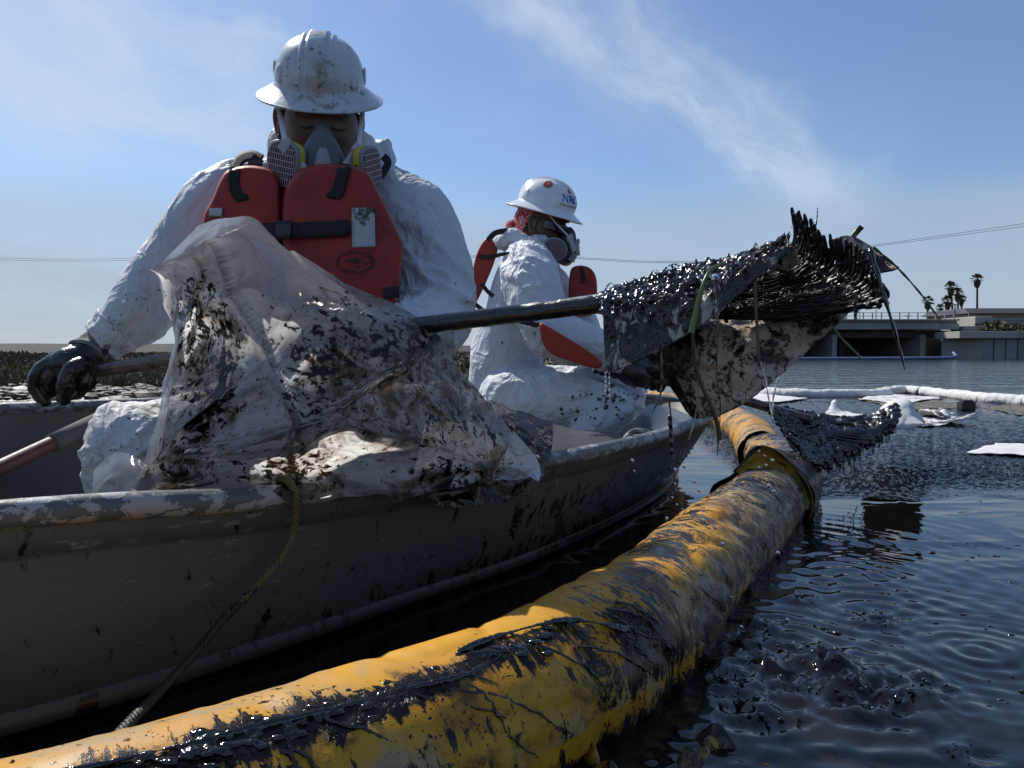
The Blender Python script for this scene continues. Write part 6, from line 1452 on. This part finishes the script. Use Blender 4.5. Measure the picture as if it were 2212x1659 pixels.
# the oily hem hanging outside the boat
rows = [[(880, 1040, gd(880) - .02), (960, 1018, gd(960) - .0), (1040, 1008, gd(1040) - .01), (1120, 1000, gd(1120) - .03), (1170, 985, gd(1170) - .04)],
        [(900, 1056, gd(900) - .035), (970, 1044, gd(970) - .045), (1050, 1040, gd(1050) - .05), (1130, 1030, gd(1130) - .06), (1176, 1020, gd(1170) - .07)],
        [(935, 1074, gd(930) - .04), (985, 1070, gd(985) - .055), (1050, 1064, gd(1050) - .06), (1110, 1062, gd(1110) - .07), (1158, 1046, gd(1160) - .08)],
        [(968, 1092, gd(970) - .045), (1000, 1096, gd(1000) - .055), (1050, 1082, gd(1050) - .065), (1096, 1078, gd(1100) - .07), (1132, 1066, gd(1130) - .08)]]
sheet('plastic_hem', rows, 90, 130, M['sheet_dark'], 'oil blackened corner of plastic hanging outside the near gunwale', 'plastic sheet', blobs=[(1000, 1050, 90, 40, .8)], brown=[(1060, 1060, 60, 30, .7)], seed=8, ridge_amp=.02, base_amp=.05)
rows = [[(1020, 870, 1.95), (1060, 862, 2.0), (1100, 880, 2.02), (1130, 910, 2.04)],
        [(1060, 920, 1.90), (1100, 905, 1.93), (1150, 912, 1.97), (1188, 912, 2.0)],
        [(1100, 970, 1.85), (1130, 950, 1.86), (1165, 945, 1.90), (1194, 945, 1.92)],
        [(1130, 1010, 1.83), (1150, 1000, 1.83), (1175, 985, 1.86), (1184, 990, 1.86)]]
sheet('plastic_bag', rows, 80, 80, M['sheet_dark'], 'smaller blackened plastic bag slumped behind the big sheet', 'plastic bag', blobs=[(1130, 940, 60, 60, .8)], seed=12, ridge_amp=.03, base_amp=.06)
# clear plastic lying in the boat by the second worker's feet
rows = [[(1180, 915, 2.62), (1290, 920, 2.75), (1380, 880, 2.9), (1440, 880, 3.05), (1520, 905, 3.2)],
        [(1175, 950, 2.45), (1270, 940, 2.55), (1370, 915, 2.7), (1450, 905, 2.9), (1500, 915, 3.05)],
        [(1185, 985, 2.30), (1270, 975, 2.38), (1350, 950, 2.50), (1420, 935, 2.62), (1480, 925, 2.8)],
        [(1195, 1010, 2.20), (1270, 1000, 2.30), (1340, 985, 2.38), (1400, 960, 2.5), (1450, 945, 2.65)]]
sheet('plastic_bag', rows, 90, 130, M['sheet_clean'], 'clean milky plastic bag lying open in the bow under the fork', 'plastic bag', blobs=[(1320, 920, 60, 30, .5)], seed=22, ridge_amp=.022, base_amp=.06)
rows = [[(196, 1010, 1.42), (240, 985, 1.38), (290, 985, 1.36), (330, 1000, 1.38)],
        [(192, 1050, 1.36), (240, 1030, 1.32), (290, 1030, 1.30), (330, 1040, 1.32)],
        [(190, 1110, 1.33), (240, 1105, 1.28), (290, 1105, 1.26), (320, 1110, 1.28)]]
sheet('plastic_bag', rows, 60, 60, M['sheet_clean'], 'crinkled clean plastic tucked under the near worker knee', 'plastic bag', seed=31, ridge_amp=.02, base_amp=.03)

# ------------------------------------------------------------------ the near fork: pole, tines, pad
PA, PB = P(172, 806, 1.89), P(1320, 652, 1.45)
def near_fork():
    f = empty('fork', P(1500, 680, 1.35), 'raised long handled fork dripping black crude, its tines curled up at right', 'fork')
    d = PB - PA
    c = np.array([PA + d * t for t in np.linspace(0, 1.0, 60)]); c[:, 2] += .004 * np.sin(np.linspace(0, 3.14, 60))
    mk('handle', round_sweep(c[:36], .0165, n=20), M['pole_wood'], f)
    V, Fc = round_sweep(c[35:], .0178, n=26); V = V + np.array([0, 0, -1]) * (.0035 * np.clip(pn(V * 30, 3), 0, 1))[:, None]; mk('oiled_handle', (V, Fc), M['pole_oil'], f)
    n = 27; arc = cr([(1712, 460), (1726, 462), (1742, 478), (1765, 500), (1800, 514), (1835, 522), (1862, 545), (1884, 578), (1897, 606), (1908, 622)], n)
    B = cr([(1700, 560), (1738, 580), (1790, 612), (1840, 640), (1884, 660)], n); S = cr([(1548, 612), (1530, 630), (1512, 655), (1500, 682)], n)
    web = []; r = np.random.default_rng(5)
    for k in range(n):
        t = k / (n - 1); z0 = 1.52 - .20 * t
        s = P(*S[k][:2], 1.43 - .015 * t); b = P(*B[k][:2], z0 - .10); m1 = (s + b) / 2 + (0, 0, -.010); e = P(arc[k][0] + r.normal() * 2, arc[k][1] + (r.normal() * 7 if k < 12 else r.normal() * 3), z0 - .13)
        bb = b + (e - b) * .35 + (b - s) / np.linalg.norm(b - s) * .012
        path = cr([s, m1, b - (b - s) * .08, bb, e], 26); rad = (.0028 + .0016 * ridged(path * 40, 2, k)) * np.interp(np.linspace(0, 1, 26), [0, .6, .9, 1], [1.15, 1.2, .95, .7])
        mk('tine', round_sweep(path, np.clip(rad, .0022, .006), n=7), M['tine'], f)
        web.append(path)
    web = np.array(web)             # oil filmed between the tines, holes near the tips
    # matting on the flat of the fork
    Wf = web[:, :17]; V = np.array([cr(Wf[:, j], 110) for j in range(17)]).transpose(1, 0, 2).reshape(-1, 3); V = V + .004 * np.stack([pn(V * 50, 1), pn(V * 50, 2), pn(V * 50, 3)], 1) + (0, .003, 0)
    mk('oil_mat', grid(V, 110, 17), M['oil_web'], f, solid=.003)
    Wf = web[:20, 16:23]; V = np.array([cr(Wf[:, j], 96) for j in range(7)]).transpose(1, 0, 2).reshape(-1, 3) + (0, .003, 0)
    nv = 7; g = grid(V, 96, nv); h = pn(V * 70, 4) ; Fk = [q for q in g[1] if (q[0] % nv) < 3 or h[q[0]] > -.12 + .06 * (q[0] % nv)]
    mk('oil_film', (V, Fk), M['oil_web'], f, solid=.0015)
    gb = []; rg = np.random.default_rng(31)
    for k in range(420):
        i = rg.integers(0, n); j = rg.integers(2, 24); z = rg.uniform(.0025, .0060) * (1.0 if j < 17 else .75); gb.append(blob(web[i, j] + rg.normal(size=3) * .003, (z, z, z * rg.uniform(.8, 1.8)), 8, 6, .6, k))
    for k in range(46):
        i = rg.integers(0, n - 2); j = rg.integers(17, 25); a_, b_ = web[i, j], web[i + rg.integers(1, 3), min(25, j + rg.integers(-2, 3))]; gb.append(round_sweep(cr([a_, (a_ + b_) / 2 + (0, 0, -.006), b_], 7), .0012, n=5))
    Vg, Fg, Ng = remeshed(gb, .0022, 2); mk('oil_clots', (Vg, Fg), M['tine'], f, kind='stuff')
    # tangled strands lying along the tines
    st = []
    for k in range(160):
        a = r.uniform(0, 1) * (n - 1.01); i = int(a); q = web[i] * (1 - (a - i)) + web[i + 1] * (a - i); j0 = r.integers(0, 12); j1 = min(25, j0 + r.integers(5, 14)); q = q[j0:j1] + (0, -.005, 0) + r.normal(size=(1, 3)) * .003 + .002 * r.normal(size=(j1 - j0, 3))
        st.append(round_sweep(q, r.uniform(.0008, .0018), n=4))
    mk('strands', join(st), M['tine'], f, kind='stuff')
    V = sweep([P(1290, 655, 1.455), P(1400, 660, 1.44), P(1520, 640, 1.42)], [.020, .026, .03], n=14); mk('socket', V, M['pole_oil'], f)
    return f, web
FK, WEB = near_fork()
def surf(rows, nu, nv):
    K = np.array([cr(np.array([P(*q) for q in r_]), nv) for r_ in rows]); return np.array([cr(K[:, j], nu) for j in range(nv)]).transpose(1, 0, 2)
def oiled_pad():
    p = empty('soaked_pad', P(1520, 640, 1.40), 'oil soaked sorbent pad folded over the raised fork', 'pad')
    # front flap under thick crude
    rows = [[(1302, 640, 1.47), (1345, 622, 1.46), (1405, 608, 1.45), (1480, 582, 1.43), (1560, 570, 1.40), (1630, 545, 1.38), (1702, 512, 1.36)],
            [(1300, 652, 1.42), (1350, 640, 1.41), (1410, 626, 1.40), (1485, 606, 1.385), (1560, 592, 1.36), (1630, 560, 1.345), (1704, 520, 1.34)],
            [(1302, 690, 1.385), (1350, 675, 1.38), (1410, 658, 1.365), (1480, 636, 1.35), (1555, 612, 1.335), (1630, 572, 1.325), (1704, 528, 1.33)],
            [(1305, 745, 1.37), (1350, 728, 1.36), (1405, 705, 1.35), (1470, 672, 1.335), (1545, 636, 1.325), (1625, 588, 1.315), (1704, 534, 1.32)],
            [(1310, 806, 1.36), (1355, 788, 1.35), (1415, 760, 1.34), (1480, 722, 1.33), (1545, 680, 1.32), (1628, 606, 1.31), (1706, 541, 1.315)]]
    S = surf(rows, 150, 260); S0 = S; V = S.reshape(-1, 3); t = np.repeat(np.linspace(0, 1, 150), 260); s = np.tile(np.linspace(0, 1, 260), 150)
    th = np.clip(1.15 - t * 1.25 + .2 * s, .12, 1); lump = ridged(V * 38 + .5 * np.stack([pn(V * 30, 1), pn(V * 30, 2), pn(V * 30, 3)], 1), 3, 4)
    d = th * (.013 * (lump - .4) + .010 * fbm(V * 20, 2, 6)); drip = np.clip(pn(np.stack([V[:, 0] * 55, V[:, 1] * 9, V[:, 2] * 8], 1), 7), 0, 1)
    V = V + np.array([0, -.7, .7]) * (d + .005 * drip * (t > .2))[:, None] - np.array([0, 0, 1]) * (.012 * drip * np.clip(t * 3 - 1.9, 0, 1) * (s < .7))[:, None] * .3
    mk('front_flap', grid(V, 150, 260), M['pad_top'], p, attr={'oil': np.clip(-.75 + 0.2 + t * -.9 + .9 - .25 * 0, -1, 1) * .3 + .55 * (t < .45) * (1 - t)})
    # pale cut edge of the flap
    e = S[-1] + (0, .004, 0); mk('flap_edge', round_sweep(e[::4], .0026, n=6), M['pad_oiled'], p)
    # hanging rear part
    rows = [[(1372, 752, 1.43), (1440, 715, 1.44), (1520, 672, 1.455), (1620, 662, 1.445), (1740, 656, 1.39), (1850, 660, 1.33)],
            [(1400, 775, 1.43), (1460, 745, 1.415), (1540, 722, 1.40), (1620, 712, 1.38), (1720, 705, 1.36), (1800, 712, 1.33)],
            [(1428, 805, 1.43), (1480, 790, 1.41), (1540, 780, 1.39), (1610, 775, 1.37), (1680, 770, 1.36), (1738, 768, 1.345)],
            [(1455, 842, 1.43), (1495, 838, 1.405), (1540, 838, 1.385), (1590, 836, 1.37), (1630, 832, 1.36), (1665, 826, 1.35)],
            [(1482, 882, 1.42), (1505, 882, 1.40), (1535, 884, 1.385), (1560, 882, 1.375), (1585, 878, 1.37), (1605, 870, 1.36)],
            [(1500, 905, 1.41), (1512, 906, 1.40), (1525, 906, 1.39), (1538, 904, 1.385), (1550, 900, 1.38), (1562, 895, 1.37)]]
    S = surf(rows, 120, 150); V = S.reshape(-1, 3); V = V + np.array([0, 1, 0]) * (.014 * fbm(V * 9, 3, 2) + .004 * ridged(V * 24, 2, 3))[:, None]
    mk('hanging_flap', grid(V, 120, 150), M['pad_oiled'], p, solid=.004)
    rows = [[(1790, 520, 1.34), (1820, 510, 1.35), (1850, 514, 1.36), (1880, 532, 1.36), (1912, 558, 1.34), (1942, 578, 1.32)],
            [(1800, 545, 1.34), (1830, 538, 1.35), (1858, 545, 1.355), (1884, 558, 1.35), (1912, 572, 1.335), (1936, 581, 1.32)],
            [(1820, 590, 1.33), (1845, 585, 1.34), (1866, 584, 1.345), (1888, 584, 1.34), (1908, 583, 1.33), (1925, 584, 1.32)],
            [(1840, 640, 1.32), (1855, 630, 1.33), (1870, 618, 1.335), (1880, 606, 1.335), (1890, 594, 1.33), (1900, 588, 1.325)]]
    S = surf(rows, 60, 80); V = S.reshape(-1, 3); V = V + np.array([0, 1, 0]) * (.006 * fbm(V * 15, 3, 2))[:, None]
    mk('rear_corner', grid(V, 60, 80), M['pad_oiled'], p, solid=.004)
    rows = [[(1640, 560, 1.39), (1690, 540, 1.37), (1715, 530, 1.35)], [(1650, 575, 1.39), (1695, 560, 1.37), (1722, 550, 1.35)], [(1690, 588, 1.38), (1712, 578, 1.36), (1728, 570, 1.345)]]
    S = surf(rows, 16, 20); mk('fold', grid(S.reshape(-1, 3), 16, 20), M['pad_oiled'], p, solid=.004)
    # thick crude heaped along the fold
    r = np.random.default_rng(14); parts = []
    ridge = cr([P(1308, 640, 1.455), P(1350, 622, 1.45), P(1405, 608, 1.44), P(1480, 582, 1.42), P(1560, 570, 1.39), P(1630, 545, 1.37), P(1695, 514, 1.36)], 400)
    for k in range(900):
        tt = min(.75, abs(r.normal()) * .22); j_ = r.integers(0, 240); s_ = r.uniform(.002, .0085) * (1 - tt * .8) * (1 if j_ < 215 else .6); parts.append(blob(S0[int(tt * 149), j_] + (0, -.004, .002), (s_ * 1.4, s_ * 1.1, s_ * .8), 9, 6, .8, k))
    for k in range(26):
        i = r.integers(10, 380); p0 = ridge[i] + (0, -r.uniform(0, .03), .002); a = r.uniform(-.02, .02); q = cr([p0, p0 + (a, -.008, r.uniform(.004, .012)), p0 + (a * 2, -.02, -.004)], 8); parts.append(round_sweep(q, .0013, n=5))
    Vc, Fc_, Nc = remeshed(parts, .0022, 2); mk('crude_clumps', (Vc + Nc * (.0018 * ridged(Vc * 90, 2, 3))[:, None], Fc_), M['clump'], p, kind='stuff')
oiled_pad()

# ------------------------------------------------------------------ the second fork, resting on the boom
def far_fork():
    f = empty('fork', P(1780, 940, 3.0), 'second fork heaped with black crude, resting across the yellow boom', 'fork')
    h = cr([P(1282, 781, 2.96), P(1450, 826, 2.965), P(1590, 860, 2.98), P(1700, 893, 3.0), P(1745, 905, 3.0)], 40)
    mk('handle', round_sweep(h, .0185, n=14), M['pole_wood'], f)
    rows = [[(1655, 878, 2.99), (1700, 888, 3.05), (1760, 900, 3.12), (1820, 908, 3.15), (1880, 905, 3.15), (1935, 880, 3.12)],
            [(1668, 900, 2.95), (1712, 915, 2.98), (1765, 930, 3.02), (1820, 935, 3.05), (1880, 920, 3.08), (1938, 890, 3.08)],
            [(1690, 935, 2.90), (1725, 955, 2.92), (1765, 968, 2.95), (1820, 960, 3.0), (1880, 935, 3.04), (1936, 900, 3.06)],
            [(1725, 972, 2.86), (1742, 990, 2.87), (1770, 990, 2.90), (1825, 972, 2.97), (1882, 943, 3.02), (1932, 910, 3.04)],
            [(1738, 1000, 2.84), (1752, 1008, 2.85), (1780, 1002, 2.89), (1830, 982, 2.96), (1882, 952, 3.01), (1928, 918, 3.04)]]
    S = surf(rows, 110, 190); V = S.reshape(-1, 3); l = ridged(V * 26 + .5 * np.stack([pn(V * 18, 1), pn(V * 18, 2), pn(V * 18, 3)], 1), 3, 4)
    V = V + np.array([0, -.5, .85]) * (.020 * (l - .5) + .014 * fbm(V * 11, 2, 8))[:, None]
    mk('crude_load', grid(V, 110, 190), M['clump'], f, solid=.006)
    rb = np.random.default_rng(9); bl = []
    for k in range(420):
        q = S[rb.integers(0, 110), rb.integers(0, 190)]; z = rb.uniform(.005, .014); bl.append(blob(q + (0, -.008, .012), (z * 1.3, z, z * .8), 8, 6, .6, k))
    Vc, Fc_, Nc = remeshed(bl, .005, 2); mk('crude_clumps', (Vc + Nc * (.003 * ridged(Vc * 60, 2, 3))[:, None], Fc_), M['clump'], f, kind='stuff')
    r = np.random.default_rng(3)
    L = [cr([P(u0, v0, z0), P((u0 + u1) / 2, (v0 + v1) / 2 + 6, (z0 + z1) / 2), P(u1, v1, z1)], 14) for (u0, v0, z0, u1, v1, z1) in [(1668 + 6 * k, 884 + 3 * k, 3.0, 1745 + 15 * k, 1004 - 6.5 * k - (k > 6) * 1.5 * (k - 6), 2.86 + .014 * k) for k in range(13)]]
    for q in L: mk('tine', round_sweep(q + (0, .0, -.014), np.linspace(.004, .0055, 14), n=6), M['clump'], f)
    dr = []
    edge = cr([P(1742, 1004, 2.84), P(1785, 1006, 2.88), P(1835, 986, 2.95), P(1885, 956, 3.0), P(1930, 922, 3.03)], 60)
    for k in range(44):
        q = edge[r.integers(0, 60)] + r.normal(size=3) * .004; ln = r.uniform(.008, .040); w = r.uniform(.003, .007); dr.append(round_sweep(cr([q + (0, 0, .012), q, q + (0, 0, -ln * .5), q + (0, 0, -ln)], 8), [w, w * 1.1, w, w * .8, w * .6, w * .8, w * .6, w * .2], n=7))
    for k in range(60):
        q = edge[r.integers(0, 60)] + r.normal(size=3) * .005; s_ = r.uniform(.005, .012); dr.append(blob(q, (s_, s_, s_ * 1.2), 8, 6, .5, k))
    mk('hanging_crude', join(dr), M['clump'], f, kind='stuff')
far_fork()

# ------------------------------------------------------------------ blades, strands and drops
def strand(pts, r0, r1, m, name, label, cat, group=None, flat=None):
    q = cr([P(*a) for a in pts], 40); rr = np.linspace(r0, r1, 40)
    if flat: V, Fc = sweep(q, rr, rr * flat, up=(0, 1, 0), n=8)
    else: V, Fc = round_sweep(q, rr * (1 + .25 * np.sin(np.linspace(0, 31, 40))), n=7)
    mk(name, (V, Fc), m, label=label, cat=cat, group=group)
strand([(1567, 568, 1.33), (1535, 585, 1.315), (1515, 630, 1.30), (1500, 690, 1.295), (1494, 720, 1.29)], .0026, .0062, M['weed_green'], 'grass_blade', 'bright green blade curving down over the front flap', 'grass blade', flat=.25)
strand([(1624, 568, 1.325), (1630, 600, 1.315), (1634, 680, 1.31), (1640, 790, 1.31)], .0044, .0022, M['weed_olive'], 'grass_blade', 'straight olive blade hanging across the dark tines', 'grass blade', flat=.3)
strand([(1496, 715, 1.31), (1504, 800, 1.32), (1545, 900, 1.33), (1555, 950, 1.335)], .0026, .0045, M['weed_olive'], 'grass_blade', 'long olive blade hanging to the bow below the fork', 'grass blade', flat=.3)
strand([(1888, 535, 1.27), (1935, 575, 1.27), (1985, 630, 1.26), (2030, 690, 1.25)], .0020, .0011, M['weed_olive'], 'grass_blade', 'thin blade drooping right from the corner of the pad', 'grass blade')
strand([(1798, 704, 1.34), (1815, 728, 1.33), (1852, 765, 1.32), (1858, 774, 1.32)], .0020, .0017, M['weed_green'], 'grass_blade', 'short green blade sticking out under the fork, drop at its tip', 'grass blade')
strand([(1880, 540, 1.20), (1895, 590, 1.18), (1916, 660, 1.17), (1940, 740, 1.17), (1954, 797, 1.17)], .0042, .0014, M['clump'], 'oiled_stem', 'long black stem hanging from the last tines past the bridge', 'stem')
strand([(1766, 449, 1.36), (1765, 470, 1.36), (1760, 505, 1.36)], .0006, .0012, M['oil'], 'oiled_stem', 'thin upright black stem above the tines', 'stem')
strand([(1842, 512, 1.36), (1852, 500, 1.36), (1862, 489, 1.355)], .0045, .0050, M['weed_olive'], 'grass_blade', 'short yellow black blade poking up behind the tines', 'grass blade', flat=.2)
SG = 'oily strings hanging from the fork'
for pts, r0, r1, mm, lb in (
    ([(1428, 735, 1.32), (1430, 800, 1.32), (1428, 845, 1.32), (1410, 890, 1.32)], .0024, .0012, 'clump', 'black string down the front flap, its end bending left'),
    ([(1445, 860, 1.40), (1452, 930, 1.40), (1456, 1000, 1.40), (1458, 1100, 1.40)], .0018, .0010, 'clump', 'longest black string, hanging in front of the gunwale'),
    ([(1447, 900, 1.398), (1449, 940, 1.398), (1451, 985, 1.40)], .0038, .0026, 'clump', 'thick short black string beside the longest one'),
    ([(1500, 740, 1.325), (1506, 830, 1.33), (1502, 900, 1.34), (1488, 950, 1.35)], .0010, .0009, 'drop', 'clear water string falling beside the long olive blade'),
    ([(1553, 690, 1.32), (1548, 800, 1.325), (1556, 880, 1.33), (1549, 985, 1.34)], .0012, .0009, 'clump', 'thin dark string reaching below the bow tip'),
    ([(1642, 780, 1.31), (1655, 830, 1.31), (1668, 905, 1.31)], .0010, .0014, 'drop', 'clear water string left of the fork head rim'),
    ([(1715, 768, 1.345), (1690, 800, 1.35), (1672, 850, 1.35), (1668, 900, 1.35)], .0024, .0012, 'drop', 'clear water string curving off the lower pad edge'),
    ([(1308, 806, 1.36), (1308, 850, 1.36)], .0011, .0018, 'drop', 'short water string at the lower left pad corner'),
    ([(1316, 806, 1.36), (1317, 862, 1.36)], .0011, .0018, 'drop', 'second short water string at the lower left pad corner'),
    ([(1846, 655, 1.22), (1849, 690, 1.22)], .0036, .0016, 'clump', 'stubby black drip under the tine ends'),
    ([(1545, 600, 1.30), (1552, 660, 1.305), (1545, 700, 1.31)], .0070, .0016, 'drop', 'broad clear dribble off the fold above the hanging flap')):
    strand(pts, r0, r1, M[mm], 'hanging_string', lb, 'string', SG)
for k, (pts) in enumerate(([(1822, 990, 2.94), (1824, 1020, 2.94), (1838, 1046, 2.93)], [(1836, 985, 2.95), (1840, 1020, 2.95), (1853, 1052, 2.94)], [(1843, 985, 2.95), (1845, 1015, 2.95), (1849, 1040, 2.95)], [(1852, 975, 2.96), (1860, 1010, 2.96), (1872, 1043, 2.95)])):
    strand(pts, .0022, .0016, M['clump'], 'hanging_string', ['leftmost of four thin black strings under the second fork', 'second from left of four black strings under the second fork', 'third from left, shortest of four black strings under the second fork', 'rightmost of four thin black strings under the second fork'][k], 'string', 'strings under the second fork')
r_ = np.random.default_rng(77); dg = None
DR = [(1458, 1015), (1465, 1030), (1458, 1045), (1470, 1052), (1478, 1008), (1452, 1075), (1462, 1090), (1474, 1100), (1488, 1085), (1440, 1120), (1495, 1112), (1640, 975), (1652, 985), (1655, 1005), (1640, 1010), (1668, 995), (1668, 1030), (1660, 1050), (1672, 1062),
      (1366, 995), (1370, 1018), (1510, 1060), (1520, 1125), (1545, 1140), (1390, 845), (1394, 852), (1858, 772), (1706, 633), (1668, 672), (1500, 1040), (1450, 1145), (1580, 1290), (1600, 1355), (1680, 1195), (1535, 1190), (1700, 1340), (1478, 1240), (1560, 1175)]
base = None
for k, (u, v) in enumerate(DR):
    s_ = r_.uniform(.0014, .0034); z = 1.34 + r_.normal() * .04 if not (1355 < u < 1400) else 1.5
    c = P(u, v, z)
    g = blob((0, 0, 0), (1, 1, 1.25), 10, 8, .25, 3)
    if base is None:
        base = mk('water_drop', (g[0] * .002 + c, g[1]), M['drop'], label='small clear water drop falling from the raised fork', cat='water drop', group='falling water drops', base=c); o = base
    else:
        o = base.copy(); COL.objects.link(o); o.location = c
    o.scale = (s_ / .002,) * 3; o.rotation_euler = (r_.uniform(-.5, .5), r_.uniform(-.5, .5), 0)
